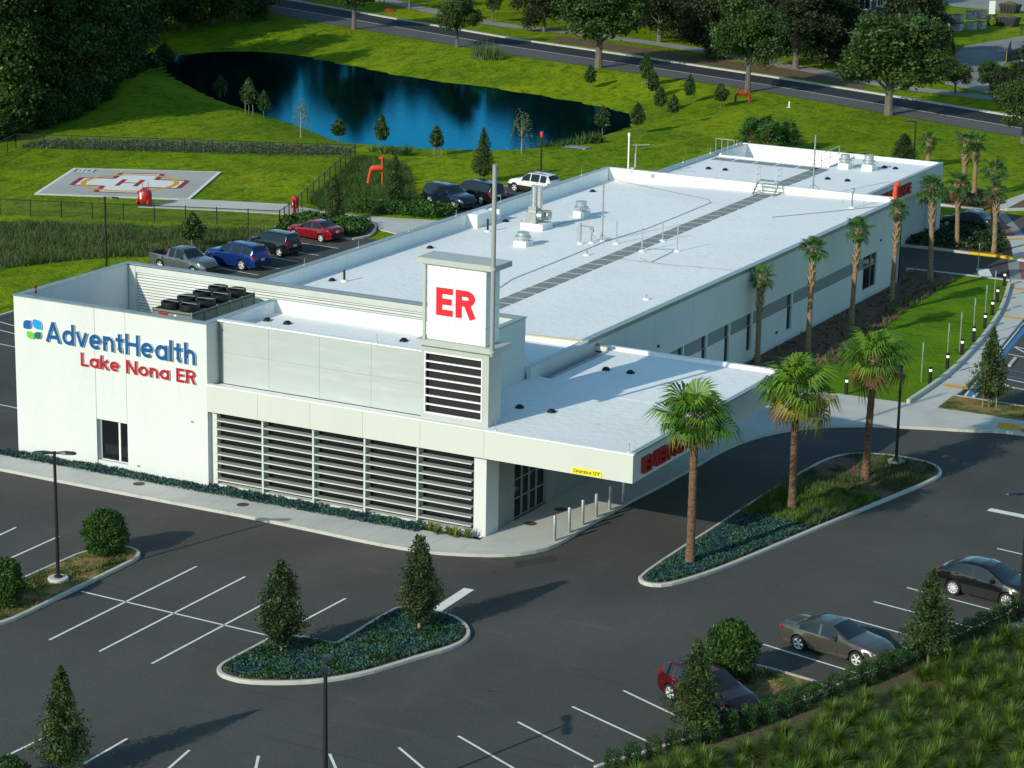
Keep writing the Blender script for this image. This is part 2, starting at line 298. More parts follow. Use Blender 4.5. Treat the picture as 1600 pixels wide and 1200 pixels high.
def scatter(poly, n, g=None):
    g = g or rng; xs = [p[0] for p in poly]; ys = [p[1] for p in poly]; out = np.zeros((0, 2))
    while len(out) < n:
        q = np.stack([g.uniform(min(xs), max(xs), n*3), g.uniform(min(ys), max(ys), n*3)], 1)
        out = np.concatenate([out, q[in_poly(q[:,0], q[:,1], poly)]])
    return out[:n]
def clip_half(poly, ax, v, keep_less):
    out = []; n = len(poly); ins = lambda p: (p[ax] <= v) if keep_less else (p[ax] >= v)
    for i in range(n):
        a, b = poly[i], poly[(i+1)%n]
        if ins(a): out.append(a)
        if ins(a) != ins(b):
            t = (v-a[ax])/(b[ax]-a[ax]); q = [a[0]+t*(b[0]-a[0]), a[1]+t*(b[1]-a[1])]; q[ax] = v; out.append(tuple(q))
    return out
def ribbon(pts, wd):
    """strip polygon of width wd along a polyline"""
    p = [np.array(q, float) for q in pts]; L = []; Rr = []
    for i in range(len(p)):
        d = p[min(i+1, len(p)-1)]-p[max(i-1, 0)]; d /= np.linalg.norm(d)+1e-9; nn = np.array((-d[1], d[0]))
        L.append(p[i]+nn*wd/2); Rr.append(p[i]-nn*wd/2)
    return L, Rr
def strip_mesh(mb, pts, wd, z, mi=0, z0=None):
    L, Rr = ribbon(pts, wd); n = len(pts)
    if z0 is None:
        mb.add([(q[0], q[1], z) for q in L]+[(q[0], q[1], z) for q in Rr], [(i, n+i, n+i+1, i+1) for i in range(n-1)], mi)
    else:
        vs = [(q[0], q[1], z) for q in L]+[(q[0], q[1], z) for q in Rr]+[(q[0], q[1], z0) for q in L]+[(q[0], q[1], z0) for q in Rr]
        fs = []
        for i in range(n-1): fs += [(i, n+i, n+i+1, i+1), (2*n+i, i, i+1, 2*n+i+1), (n+i, 3*n+i, 3*n+i+1, n+i+1)]
        fs += [(0, 2*n, 3*n, n), (n-1, 2*n-1, 4*n-1, 3*n-1)]
        mb.add(vs, fs, mi)
def kerb_ring(poly, wd=0.16, z=0.14, name='kerb', label=None, m='kerb'):
    inn = inset(poly, wd); n = len(poly)
    a = sum(poly[i][0]*poly[(i+1)%n][1]-poly[(i+1)%n][0]*poly[i][1] for i in range(n)); o = poly if a > 0 else poly[::-1]
    mb = MB(); bev = inset(poly, 0.03)
    vs = [(p[0],p[1],-.02) for p in o]+[(p[0],p[1],z-.03) for p in o]+[(p[0],p[1],z) for p in bev]+[(p[0],p[1],z) for p in inn]+[(p[0],p[1],0) for p in inn]
    fs = [(r*n+i, r*n+(i+1)%n, (r+1)*n+(i+1)%n, (r+1)*n+i) for r in range(4) for i in range(n)]
    mb.add(vs, fs); return struct(mb.build(name, M[m]), label)

# leaves: N small quads
def leaf_arrays(pts, size, aspect=1.7, upb=0.0, g=None):
    g = g or rng; N = len(pts)
    nrm = g.normal(size=(N,3)); nrm[:,2] = np.abs(nrm[:,2])+upb; nrm /= np.linalg.norm(nrm, axis=1)[:,None]
    a = g.normal(size=(N,3)); a -= nrm*(a*nrm).sum(1)[:,None]; a /= np.linalg.norm(a, axis=1)[:,None]+1e-9; b = np.cross(nrm, a)
    s = (np.asarray(size)*g.uniform(.7, 1.3, N))[:,None]
    return np.stack([pts-a*s*aspect/2, pts+b*s/2, pts+a*s*aspect/2, pts-b*s/2], 1)
def quads_mesh(name, Q, mats, mi=None, smooth=False):
    N = len(Q); k = Q.shape[1]; me = bpy.data.meshes.new(name)
    me.vertices.add(N*k); me.vertices.foreach_set('co', np.ascontiguousarray(Q, np.float32).ravel())
    me.loops.add(N*k); me.loops.foreach_set('vertex_index', np.arange(N*k, dtype=np.int32))
    me.polygons.add(N); me.polygons.foreach_set('loop_start', np.arange(0, N*k, k, dtype=np.int32))
    try: me.polygons.foreach_set('loop_total', np.full(N, k, np.int32))
    except Exception: pass
    for m in mats: me.materials.append(m)
    if mi is not None: me.polygons.foreach_set('material_index', np.asarray(mi, np.int32))
    me.update(calc_edges=True); return me
# ================================================================== GROUND
WATER_Z = -1.5
pond_px = [(255,92),(300,84),(350,80),(400,80),(440,83),(470,88),(500,95),(560,106),(600,115),(640,122),(700,129),(760,137),(860,153),(940,168),(975,178),(984,188),(978,197),(955,206),(930,213),(905,222),(885,230),(850,236),(800,240),(760,243),(700,241),(640,238),(590,234),(560,230),(515,215),(480,200),(420,180),(350,160),(300,136),(265,112)]
pond_poly = smooth_poly(P2(pond_px, WATER_Z), 1)
def TZ(x, y):
    x = np.asarray(x, float); y = np.asarray(y, float)
    d = poly_dist(x, y, pond_poly)
    w = np.where(y > 125, 13.0, 6.0)
    t = np.clip(d/w, 0, 1); s = t*t*(3-2*t)*0.5+t*0.5
    h = np.where(d > 0, WATER_Z*(1-s), WATER_Z-np.minimum(1.2, -d*0.35))
    # grassy berm by the wood
    bx, by = (x+83)*math.cos(.5)+(y-104)*math.sin(.5), -(x+83)*math.sin(.5)+(y-104)*math.cos(.5)
    h = h + 1.5*np.exp(-(bx/5.0)**2-(by/11.0)**2)*np.clip(d/5, 0, 1)
    return h-0.03
def GT(px, py, dz=0.0):
    z = 0.0
    for _ in range(8):
        p = G(px, py, z+dz); z = float(TZ(p[0], p[1]))
    return np.array([p[0], p[1], z])
xs = np.concatenate([[-2500,-900,-420], np.arange(-260, 131, 2.0), [300,900,2500]]); ys = np.concatenate([[-900,-300], np.arange(-120, 341, 2.0), [500,1000,2500]])
X, Y = np.meshgrid(xs, ys); Z = TZ(X.ravel(), Y.ravel()).reshape(X.shape)
nx, ny = len(xs), len(ys)
idx = np.arange(nx*ny).reshape(ny, nx)
quads = np.stack([idx[:-1,:-1], idx[:-1,1:], idx[1:,1:], idx[1:,:-1]], -1).reshape(-1, 4)
me = bpy.data.meshes.new('lawn'); me.from_pydata(np.stack([X.ravel(), Y.ravel(), Z.ravel()], 1).tolist(), [], quads.tolist())
me.polygons.foreach_set('use_smooth', [True]*len(quads)); me.materials.append(M['grass'])
struct(link('lawn', me), 'mown green lawn round the pond, the helipad and the building')

# water
wm = bpy.data.materials.new('pond_water'); wm.use_nodes = True; n_ = wm.node_tree.nodes; l_ = wm.node_tree.links; b_ = n_['Principled BSDF']
b_.inputs['Base Color'].default_value = (0.002, 0.010, 0.012, 1); b_.inputs['Roughness'].default_value = 0.03; b_.inputs['IOR'].default_value = 2.1; b_.inputs['Specular Tint'].default_value = (0.10, 0.62, 1.0, 1)
g_ = n_.new('ShaderNodeNewGeometry'); t_ = n_.new('ShaderNodeTexNoise'); t_.inputs['Scale'].default_value = 2.6; t_.inputs['Detail'].default_value = 3
bp_ = n_.new('ShaderNodeBump'); bp_.inputs['Strength'].default_value = 0.22; bp_.inputs['Distance'].default_value = 0.03
l_.new(g_.outputs['Position'], t_.inputs['Vector']); l_.new(t_.outputs['Fac'], bp_.inputs['Height']); l_.new(bp_.outputs[0], b_.inputs['Normal'])
n_.remove(b_); df_ = n_.new('ShaderNodeBsdfDiffuse'); df_.inputs['Color'].default_value = (0.001, 0.007, 0.010, 1)
gl_ = n_.new('ShaderNodeBsdfGlossy'); gl_.inputs['Color'].default_value = (0.06, 0.50, 0.80, 1); gl_.inputs['Roughness'].default_value = 0.05
fr_ = n_.new('ShaderNodeFresnel'); fr_.inputs['IOR'].default_value = 2.4; mx_ = n_.new('ShaderNodeMixShader')
l_.new(fr_.outputs[0], mx_.inputs[0]); l_.new(df_.outputs[0], mx_.inputs[1]); l_.new(gl_.outputs[0], mx_.inputs[2]); l_.new(bp_.outputs[0], gl_.inputs['Normal']); l_.new(bp_.outputs[0], fr_.inputs['Normal']); l_.new(mx_.outputs[0], n_['Material Output'].inputs['Surface'])
mb = MB(); mb.sheet(inset(pond_poly, -1.5), WATER_Z-0.03); struct(mb.build('pond', wm), 'still dark blue pond reflecting the trees')

# asphalt
LOT = [(-32.3,-90),(110,-90),(110,93.2),(9,93.2),(9,60),(-9,60),(-9,85),(-26,85),(-31.2,69),(-24,67.5),(-24,57.5),(-26,57.3),(-28,56.2),(-32.3,56.2)]
mb = MB(); mb.sheet(LOT, 0.0); lot = struct(mb.build('parking_lot', M['asphalt']), 'dark asphalt parking lot and driveway round the building')
def stall(px, wd=0.11, m='line', name='stall_line', z=0.005, zz=0.0):
    mb = MB(); strip_mesh(mb, P2(px, zz), wd, zz+z); return mb.build(name, M[m], lot)
for a, b in [((77,1000),(307,885)),((155,1018),(383,901)),((237,1037),(430,934)),((470,972),(540,935)),((127,924),(440,998)),
             ((-30,850),(25,824)),((10,875),(92,838)),((-60,1215),(105,1135)),((128,1195),(199,1154)),((262,1202),(296,1172)),((399,1203),(404,1181)),((515,1178),(527,1206)),
             ((623,1168),(668,1206)),((716,1150),(812,1206)),((809,1128),(927,1190)),((894,1104),(1030,1167)),((974,1079),(1068,1124)),((1170,1043),(1300,1083)),
             ((1190,1006),(1340,1052)),((1310,962),(1422,993)),((1365,940),(1520,981)),((1417,918),(1600,966)),((1558,857),(1640,876)),
             ((0,503),(25,510)),((-20,511),(25,522)),((-20,533),(26,543)),((-20,628),(28,638)),
             ((465,379),(529,388)),((450,392),(498,399)),((418,401),(467,409)),((400,415),(437,420)),((338,418),(404,430)),
             ((655,319),(716,335)),((-20,890),(40,905)),((36,902),(44,904))]:
    stall([a, b])
for a, b in [((675,958),(733,920)),((1545,796),(1640,815))]: stall([a, b], 0.5, name='stop_bar')
stall([(1535,420),(1543,437)], 0.9, name='stop_bar')

mb = MB(); mb.sheet(P2([(802,878),(868,868),(872,876),(806,888)]), 0.003); mb.build('asphalt_patch', mat('fresh_asphalt', (.032,.031,.029), rough=.9, var=.3, scale=6), lot)
# accessible stalls at the right edge
for a, b in [((1505,622),(1600,503)),((1538,585),(1640,606)),((1548,598),(1640,617)),((1581,541),(1640,552)),((1575,553),(1640,566)),((1536,584),(1585,607)),((1583,541),(1640,572))]: stall([a, b], 0.12)
for a, b in [((1512,622),(1606,508)),((1540,571),(1640,590)),((1545,582),(1630,598))]: stall([a, b], 0.30 if a[0] == 1512 else 0.12, 'blueline')

# ---------------- raised walks
def slabs(name, poly, cuts_axis, cuts, z=0.15, m='concrete', parent=None, gap=0.012, label=None):
    mb = MB(); mb.slab(poly, -0.02, z-0.03); base = struct(mb.build(name, M[m], parent), label)
    cs = [-1e4]+list(cuts)+[1e4]
    for a, b in zip(cs[:-1], cs[1:]):
        q = clip_half(clip_half(poly, cuts_axis, a+gap/2, False), cuts_axis, b-gap/2, True)
        if len(q) >= 3:
            mb = MB(); mb.slab(q, z-0.027, z); mb.build('paving_slab', M[m], base)
    return base
outer = [(-14.5,-2.75)]+P2([(0,735),(100,755),(200,774),(300,793),(400,812),(500,833),(560,846),(612,856),(675,866),(750,870),(800,869.5),(847,862),(877,850),(912,827),(950,805),(990,782),(1025,765),(1087,730),(1125,707),(1165,690),(1200,680),(1240,673),(1275,669),(1320,667),(1362,667),(1450,671),(1512,675),(1560,676),(1600,681),(1660,690)])
walk_poly = outer + P2([(1660,672),(1600,662),(1540,652),(1465,641.5),(1420,634),(1318,620)]) + [(13.6,33.6),(13.6,17.6),(15.45,17),(15.45,-0.3),(-12.3,-0.9),(-14.5,-0.9)]
slabs('sidewalk', walk_poly, 0, list(np.arange(-12, 15.5, 1.52)), label='pale concrete sidewalk along the front and under the canopy')
# rolled kerb lip along the sidewalk
mb = MB(); ko = smooth_poly(outer, 1, False); strip_mesh(mb, [(p[0], p[1]) for p in ko], 0.17, 0.157, z0=-0.02); struct(mb.build('kerb', M['kerb']), 'concrete kerb lip along the front sidewalk')
w2l = P2([(1420,634),(1465,605),(1500,575),(1540,530),(1565,490),(1577,450),(1580,440)]); w2r = P2([(1640,440),(1640,452),(1600,500),(1550,560),(1505,612),(1465,641)])
slabs('sidewalk', w2l+w2r, 1, [35.5,38,40.5,43,45.5,48,50.5,53,55.5,58,60.5,63], label='pale diagonal sidewalk between the lawn and the accessible stalls')
w3 = P2([(1572,372),(1580,385),(1583,407),(1660,417),(1660,373),(1597,371)])
mb = MB(); mb.slab(w3, -0.02, 0.15); struct(mb.build('sidewalk', M['concrete']), 'sidewalk corner between the two crossings at the right edge')
lip = smooth_poly(P2([(1419,634),(1465,603),(1500,573),(1540,528),(1565,488),(1577,449)]), 1, False)
mb = MB(); strip_mesh(mb, lip, 0.22, 0.38, z0=-0.02); struct(mb.build('kerb', M['kerb']), 'raised concrete lip between lawn and diagonal sidewalk')
for a, b, wd, mm, z in [((1476,601),(1514,607),.55,'orange',.154),((1568,494),(1606,499),.45,'orange',.154),((1571,448),(1620,455),.5,'orange',.158),((1562,440),(1577,442),.7,'orange',.10),((1416,421),(1430,421),.5,'orange',.02),((1570,373.5),(1598,373.5),.5,'orange',.154),((1537,328),(1567,332),1.0,'orange',.02)]:
    mb = MB(); strip_mesh(mb, P2([a, b], .15), wd, z); struct(mb.build('tactile_strip', M[mm]))
mb = MB(); mb.sheet(P2([(1561,660),(1582,662),(1602,669),(1600,673),(1557,669)], .15), 0.160); struct(mb.build('tactile_strip', M['orange']))
mb = MB(); mb.sheet(P2([(1592,671),(1640,672),(1640,686),(1606,680)], .15), 0.161); struct(mb.build('red_crossing', M['redpaver']))
# crossings
for a, b in [((1541,331),(1580,371)),((1598,404),(1607,450))]:
    mb = MB(); strip_mesh(mb, P2([a, b]), 2.3, 0.010); struct(mb.build('red_crossing', M['redpaver']))
for a, b in [((1532,331),(1566,371)),((1562,331),(1597,371)),((1583,405),(1589,452))]:
    mb = MB(); strip_mesh(mb, P2([a, b]), 0.75, 0.014); struct(mb.build('crossing_border', M['oldconcrete']))
# path to the helipad and rear walk
for nm, q in [('path', [(294,312),(360,315),(452,320),(470,324),(520,333),(560,337),(610,341),(665,344),(690,346),(672,352),(620,366),(592,359),(585,348),(507,341),(460,336),(360,330),(216,323.6)]),
              ('sidewalk', [(1578,311),(1600,303),(1660,290),(1660,312),(1600,320),(1574,329),(1562,328),(1556,322)])]:
    mb = MB(); mb.slab(P2(q), -0.02, 0.05); struct(mb.build(nm, M['concrete']), 'concrete path from the rear parking to the helipad' if nm == 'path' else 'curving walk behind the palms at the right edge')

# ---------------- kerbed islands
def island(px, name, mtop, label, it=2, z=0.15):
    poly = smooth_poly(P2(px), it)
    kerb_ring(poly, 0.17, z, 'kerb', 'concrete kerb round the '+label)
    mb = MB(); mb.sheet(inset(poly, 0.165), z-0.035); struct(mb.build(name, M[mtop]), label)
    return inset(poly, 0.30)
isl_c = island([(338,1048),(341,1056),(352,1062),(380,1069),(425,1071),(475,1070),(525,1065),(575,1055),(612,1044),(660,1029),(700,1018),(728,1006),(737,993),(730,978),(712,966),(690,960),(660,953),(630,950),(607,957),(527,1007),(520,1008),(470,996),(425,997),(400,1011),(362,1031),(345,1040)], 'planting_bed', 'mulch', 'planted island with two hollies in the front lot', 1)
isl_r = island([(997,903),(998,911),(1012,917),(1040,918),(1080,908),(1130,891),(1200,862),(1300,819),(1400,778),(1455,755),(1471,745),(1472,737),(1460,728),(1440,722),(1405,715),(1362,711),(1330,711),(1300,716),(1270,729),(1200,770),(1100,835),(1040,873)], 'planting_bed', 'mulch', 'palm island beside the canopy driveway', 1)
isl_l = island([(-60,990),(-20,982),(0,978),(30,968),(120,923),(205,882),(220,872),(219,864),(205,858),(190,856),(144,858),(36,905),(-60,950)], 'island_turf', 'bedgrass', 'turf island with the lamp and round shrubs at the left', 1)
# bed at the lower right
kb = P2([(930,1203),(955,1195),(1022,1175),(1115,1145),(1185,1122),(1260,1094),(1340,1062),(1385,1043),(1425,1025),(1500,995),(1575,962),(1590,952),(1640,930)])
bed_poly = kb+[(62,10),(62,-62),(26,-62)]
mb = MB(); strip_mesh(mb, kb, 0.17, 0.15, z0=-0.02); struct(mb.build('kerb', M['kerb']), 'concrete kerb along the clipped shrub row')
mb = MB(); mb.slab(bed_poly, -0.02, 0.11); struct(mb.build('planting_bed', M['straw']), 'straw mulched bed of ornamental grass at the lower right')
finger = island([(1150,1043),(1172,1040),(1205,1047),(1300,1075),(1290,1088),(1240,1104),(1190,1125),(1160,1090)], 'island_turf', 'bedgrass', 'narrow turf finger by the maroon car', 1)
# lawn right of the building, mulch border
lawn_r = P2([(1420,634),(1465,605),(1500,575),(1540,530),(1565,490),(1577,450),(1574,442),(1490,431.5),(1425,424),(1412,440),(1330,505),(1260,550),(1190,592),(1250,610),(1318,620)])
mb = MB(); mb.slab(lawn_r, -0.02, 0.155); struct(mb.build('lawn', M['lawn2']), 'young striped lawn right of the building')
mul = [(12.6,33.0),(17.3,36.0)]+P2([(1285,582),(1320,563),(1372,522),(1420,486),(1470,455),(1492,440),(1489,432),(1425,424.5)])+[(12.0,67.4),(12.6,64.0)]
mb = MB(); mb.slab(mul, -0.02, 0.175); struct(mb.build('mulch_bed', M['mulch']), 'dark mulch border along the right wall')
mb = MB(); strip_mesh(mb, P2([(1416,423),(1490,431),(1578,441)]), 0.35, 0.19, z0=-0.02); struct(mb.build('kerb', M['kerb']), 'concrete kerb along the rear drive')
# grass patch by the accessible stalls
patch = P2([(1465,641),(1489,622),(1600,640),(1660,650),(1660,671),(1600,661)])
mb = MB(); mb.slab(patch, -0.02, 0.165); struct(mb.build('island_turf', M['bedgrass']), 'brown and green turf patch under the thin young tree')
mb = MB(); strip_mesh(mb, P2([(1488,621),(1600,639),(1660,649)]), 0.16, 0.18, z0=-0.02); struct(mb.build('kerb', M['kerb']))
# plant island between the drives at the right
isl_n = P2([(1400,352),(1470,358),(1540,352),(1560,350),(1571,368),(1580,385),(1582,404),(1515,396),(1470,391),(1400,383)])
mb = MB(); mb.slab(isl_n, -0.02, 0.12); struct(mb.build('planting_bed', M['mulch']), 'dark planted island between the two rear drives')
kn = P2([(1400,384),(1440,388),(1470,391),(1515,397)]); mb = MB(); strip_mesh(mb, kn, 0.3, 0.15, z0=-0.02); struct(mb.build('kerb', M['kerb']))
mb = MB(); strip_mesh(mb, P2([(1515,397),(1560,402),(1583,405),(1660,414)]), 0.32, 0.17, z0=-0.02); struct(mb.build('kerb', M['yellow']), 'yellow painted kerb of the rear plant island')
# verge with plants beyond the rear drive
isl_f = P2([(1440,300),(1470,298),(1545,304),(1572,318),(1556,322),(1536,329),(1500,325),(1465,320),(1440,318)])
mb = MB(); mb.slab(isl_f, -0.02, 0.14); struct(mb.build('planting_bed', M['mulch']), 'planted strip round the far palms')
mb = MB(); strip_mesh(mb, P2([(1440,319),(1468,321),(1500,325.5),(1536,330)]), 0.35, 0.16, z0=-0.02); struct(mb.build('kerb', M['kerb']))
mb = MB(); strip_mesh(mb, P2([(1572,329),(1600,328),(1660,330)]), 0.35, 0.16, z0=-0.02); struct(mb.build('kerb', M['kerb']))
mb = MB(); mb.slab(P2([(1575,327),(1600,314),(1660,306),(1660,327)]), -0.02, 0.12); struct(mb.build('planting_bed', M['mulch']))
# left lot kerb and hedge island
mb = MB(); strip_mesh(mb, [(-32.4,-20),(-32.4,56.3)], 0.2, 0.15, z0=-0.02); struct(mb.build('kerb', M['kerb']), 'kerb of the left parking row')
hed_poly = smooth_poly(P2([(400,386),(440,345),(470,338),(530,344),(585,350),(590,356),(585,366),(575,372),(545,376),(530,372),(480,366),(440,372)]), 1)
mb = MB(); mb.sheet(inset(hed_poly, .1), 0.11); struct(mb.build('planting_bed', M['mulch']), 'hedge bed at the end of the left parking row')
kerb_ring(hed_poly, 0.17, 0.15)
mb = MB(); strip_mesh(mb, [(-31.3,69.0),(-30.3,73),(-26.2,84.8)], 0.2, 0.15, z0=-0.02); struct(mb.build('kerb', M['kerb']))

# ---------------- public road beyond the pond
def ext(pts, a=120, b=140):
    p = [np.array(q) for q in pts]; d0 = p[0]-p[1]; d1 = p[-1]-p[-2]
    return [tuple(p[0]+d0/np.linalg.norm(d0)*a)]+[tuple(q) for q in p]+[tuple(p[-1]+d1/np.linalg.norm(d1)*b)]
near = ext(P2([(400,17),(600,52),(800,86),(1000,115),(1200,144),(1400,180),(1600,216)]))
white = ext(P2([(400,4.5),(600,39),(800,73),(1000,103),(1200,133),(1400,167),(1600,201)]))
far = ext(P2([(450,0),(600,27),(800,61),(1000,90),(1200,120),(1400,152),(1600,185)]))
mb = MB(); mb.sheet(white+far[::-1], 0.012); road = struct(mb.build('road', M['road']), 'dark road curving behind the pond')
mb = MB(); mb.sheet(near+white[::-1], 0.008); struct(mb.build('road_shoulder', M['shoulder'], road))
mb = MB(); strip_mesh(mb, white, 0.16, 0.018); struct(mb.build('edge_line', M['line'], road))
mb = MB(); strip_mesh(mb, far, 0.5, 0.16, z0=-0.02); struct(mb.build('kerb', M['kerb']), 'pale kerb on the far side of the road')
pathp = ext(P2([(560,-8),(640,9),(690,21),(740,32),(800,41),(900,52),(1040,70),(1200,97),(1300,116),(1400,136),(1540,152)]), 60, 120)
mb = MB(); strip_mesh(mb, pathp, 3.0, 0.014); struct(mb.build('path', M['oldconcrete']), 'wide walking path beyond the road')
mv = P2([(860,64),(940,76),(1040,91),(1140,106),(1260,124),(1350,139),(1352,128),(1260,113),(1140,95),(1040,80),(940,66),(870,56)])
mb = MB(); mb.sheet(mv, 0.004); struct(mb.build('mulch_bed', M['mulch']), 'brown mulch verge under the roadside oaks')
gv = P2([(1478,132),(1470,110),(1492,84),(1506,72),(1560,63),(1610,54),(1700,46),(1700,104),(1610,96),(1572,98),(1556,112),(1545,146)])
mb = MB(); mb.sheet(gv, 0.006); struct(mb.build('gravel_drive', M['gravel']), 'grey gravel drive at the building site')
sv = P2([(1470,0),(1488,10),(1530,14),(1580,18),(1700,26),(1700,-30),(1440,-30)])
mb = MB(); mb.sheet(sv, 0.005); struct(mb.build('road', M['oldconcrete']), 'pale side street at the top right corner')

# ---------------- helipad
hp = P2([(115,263.5),(346,269.5),(296,313),(53,304)])
mb = MB(); mb.slab(hp, -0.02, 0.06); pad = struct(mb.build('helipad', M['pad']), 'concrete helipad with red and white cross')
A, B, Cc, D = [np.array(q) for q in hp]
def hxy(u, v): return tuple((A*(1-u)+B*u)*(1-v)+(D*(1-u)+Cc*u)*v)   # u along the far edge, v towards the camera
def hsheet(uv, z, m, name):
    mb = MB(); mb.sheet([hxy(*q) for q in uv], z); return mb.build(name, M[m], pad)
e = .022
hsheet([(0,0),(1,0),(1-e,e),(e,e)], .064, 'line', 'border_line'); hsheet([(1,0),(1,1),(1-e,1-e),(1-e,e)], .064, 'line', 'border_line')
hsheet([(1,1),(0,1),(e,1-e),(1-e,1-e)], .064, 'line', 'border_line'); hsheet([(0,1),(0,0),(e,e),(e,1-e)], .064, 'line', 'border_line')
a0, a1, c0, c1 = .15, .85, .36, .64
cross = [(c0,a0),(c1,a0),(c1,c0),(a1,c0),(a1,c1),(c1,c1),(c1,a1),(c0,a1),(c0,c1),(a0,c1),(a0,c0),(c0,c0)]
hsheet(cross, .064, 'line', 'white_cross')
for (ua, va), (ub, vb) in [(cross[i], cross[(i+1) % 12]) for i in range(12)]:
    q = [hxy(ua, va), hxy(ub, vb)]; mb = MB(); strip_mesh(mb, q, 0.30 if abs(ua-ub) > abs(va-vb) else 0.44, .0685+random.random()*.0008); mb.build('red_outline', M['maroonpaint'], pad)
for nm, pts, wd in [('letter_stroke', [(.44,.38),(.44,.62)], .38), ('letter_stroke', [(.56,.38),(.56,.62)], .38), ('letter_stroke', [(.44,.5),(.56,.5)], .28)]:
    mb = MB(); strip_mesh(mb, [hxy(*q) for q in pts], wd, .071 if pts[0][1] != .5 else .0725); mb.build(nm, M['maroonpaint'], pad)
ring = [hxy(.5+.30*math.cos(t), .5+.30*math.sin(t)) for t in np.linspace(0, 2*math.pi, 49)]
mb = MB(); strip_mesh(mb, ring, .42, .0745); mb.build('yellow_ring', M['orange'], pad)
hsheet([(.045,.05),(.165,.05),(.165,.15),(.045,.15)], .066, 'line', 'weight_box')
for p, q in [((.045,.05),(.045,.15)),((.165,.05),(.165,.15)),((.07,.07),(.07,.13)),((.09,.07),(.105,.07)),((.105,.07),(.09,.13)),((.09,.13),(.107,.13)),((.125,.07),(.125,.13)),((.145,.07),(.127,.10)),((.127,.10),(.145,.13))]:
    mb = MB(); strip_mesh(mb, [hxy(*p), hxy(*q)], .12, .070+random.random()*.001); mb.build('black_mark', M['blk'], pad)
# ================================================================== BUILDING
bld = thing('medical_building', 'long low white emergency medical building with flat white roofs', 'building', (0,0,0))
def bp_(name, x0, x1, y0, y1, z0, z1, m, parent=None, label=None):
    mb = MB(); mb.box(x0, x1, y0, y1, z0, z1); return tag(mb.build(name, M[m] if isinstance(m, str) else m, parent or bld), label)
TOP = 8.45
xa, xb = -6.79, -4.89                     # recessed panel with the window
# --- front-left block
bp_('wall_panel', -11.85, xa-.012, 0, .3, .05, TOP-.06, 'white'); bp_('wall_panel', xa+.012, xb-.012, .004, .3, 2.66, TOP-.06, 'white'); bp_('wall_panel', xb+.012, 0, 0, .3, .05, TOP-.06, 'white')
bp_('wall_joint', xa-.012, xb+.012, .05, .29, 2.70, TOP-.07, 'grey_wall')
bp_('wall_panel', xa+.012, xb-.012, .05, .3, .05, .50, 'white')
win = bp_('window', xa, xb, .34, .40, .5, 2.7, 'glass')
for x in (xa+.03, (xa+xb)/2+.25, xb-.03): bp_('frame', x-.05, x+.05, .28, .34, .5, 2.68, 'coping_white', win)
bp_('sill', xa+.02, xb-.02, .28, .35, .44, .52, 'coping_white', win)
bp_('wall', xa-.3, xa-.012, .3, .5, .05, 2.66, 'white'); bp_('wall', xb+.012, xb+.3, .3, .5, .05, 2.66, 'white')
bp_('wall', -11.85, -11.55, .3, 9.6, .05, TOP-.06, 'white'); bp_('wall', -.3, 0, .3, .92, .05, TOP-.06, 'white'); bp_('wall', -.3, 0, .92, 9.3, .05, 7.35, 'white')
bp_('wall', -11.55, 12.2, 9.42, 9.6, .05, TOP-.06, 'white'); bp_('wall', 12.2, 12.45, 2.0, 9.6, 5.2, TOP-.06, 'side_wall')
for x0, x1, y0, y1 in [(-11.9,0.04,-.04,.36),(-11.9,-11.5,.36,9.66),(-11.5,12.5,9.22,9.66),(-.34,.04,.36,1.0),(12.15,12.5,2.2,9.22)]:
    bp_('coping', x0, x1, y0, y1, TOP-.06, TOP, 'coping')
bp_('yard_roof', -11.55, 12.2, 6.35, 9.42, 5.6, 5.7, 'roof'); bp_('yard_roof', -11.55, -.3, .3, 6.35, 5.6, 5.7, 'roof')
# ribbed screen along the back wall
bp_('screen_pilaster', -11.5, -11.05, 9.16, 9.42, 5.7, TOP-.10, 'screen'); bp_('screen_header', -11.05, 12.15, 9.18, 9.42, TOP-.42, TOP-.10, 'screen')
k = 0
for z in np.arange(5.72, TOP-.44, .155):
    mb = MB(); y = 9.42
    mb.add([(-11.05,y,z),(12.15,y,z),(12.15,y-.15,z+.02),(-11.05,y-.15,z+.02),(-11.05,y-.12,z+.125),(12.15,y-.12,z+.125),(12.15,y,z+.135),(-11.05,y,z+.135)], [(0,1,2,3)[::-1],(3,2,5,4),(4,5,6,7),(0,3,4,7),(1,6,5,2)])
    mb.build('screen_slat', M['screen'], bld)
# --- grey upper block with low roof
for i, (x0, x1) in enumerate([(.35,3.0),(3.0,5.9),(5.9,8.8),(8.8,11.55)]):
    for j, (z0, z1) in enumerate([(5.3,6.85),(6.85,TOP-.06)]): bp_('wall_panel', x0+.006, x1-.006, .92, 1.15, z0+(.004 if j else 0), z1-.004, 'grey_wall')
bp_('wall_joint', .02, 11.6, .98, 1.14, 5.3, TOP-.08, 'band'); bp_('wall_joint', 0.0, .34, 1.0, 1.12, .2, TOP-.09, 'band')
bp_('upper_roof', -.28, 12.18, 1.15, 6.1, 7.68, 7.78, 'roof')
bp_('parapet', -.28, -.05, 1.15, 6.1, 7.36, TOP-.06, 'roof')
for i, x in enumerate(np.arange(-.28, 12.1, 1.04)): bp_('parapet_sheet', x+.006, min(x+1.034, 12.19), 6.1, 6.34, 7.6, TOP-.06, 'roof')
bp_('coping', -.05+.1, 11.7, .86, 1.2, TOP-.06, TOP+.02, 'coping_white'); bp_('coping', -.33, .05, 1.0, 6.1, TOP-.058, TOP+.004, 'coping'); bp_('coping', -.33, 12.15, 6.1, 6.40, TOP-.056, TOP+.006, 'coping_white')
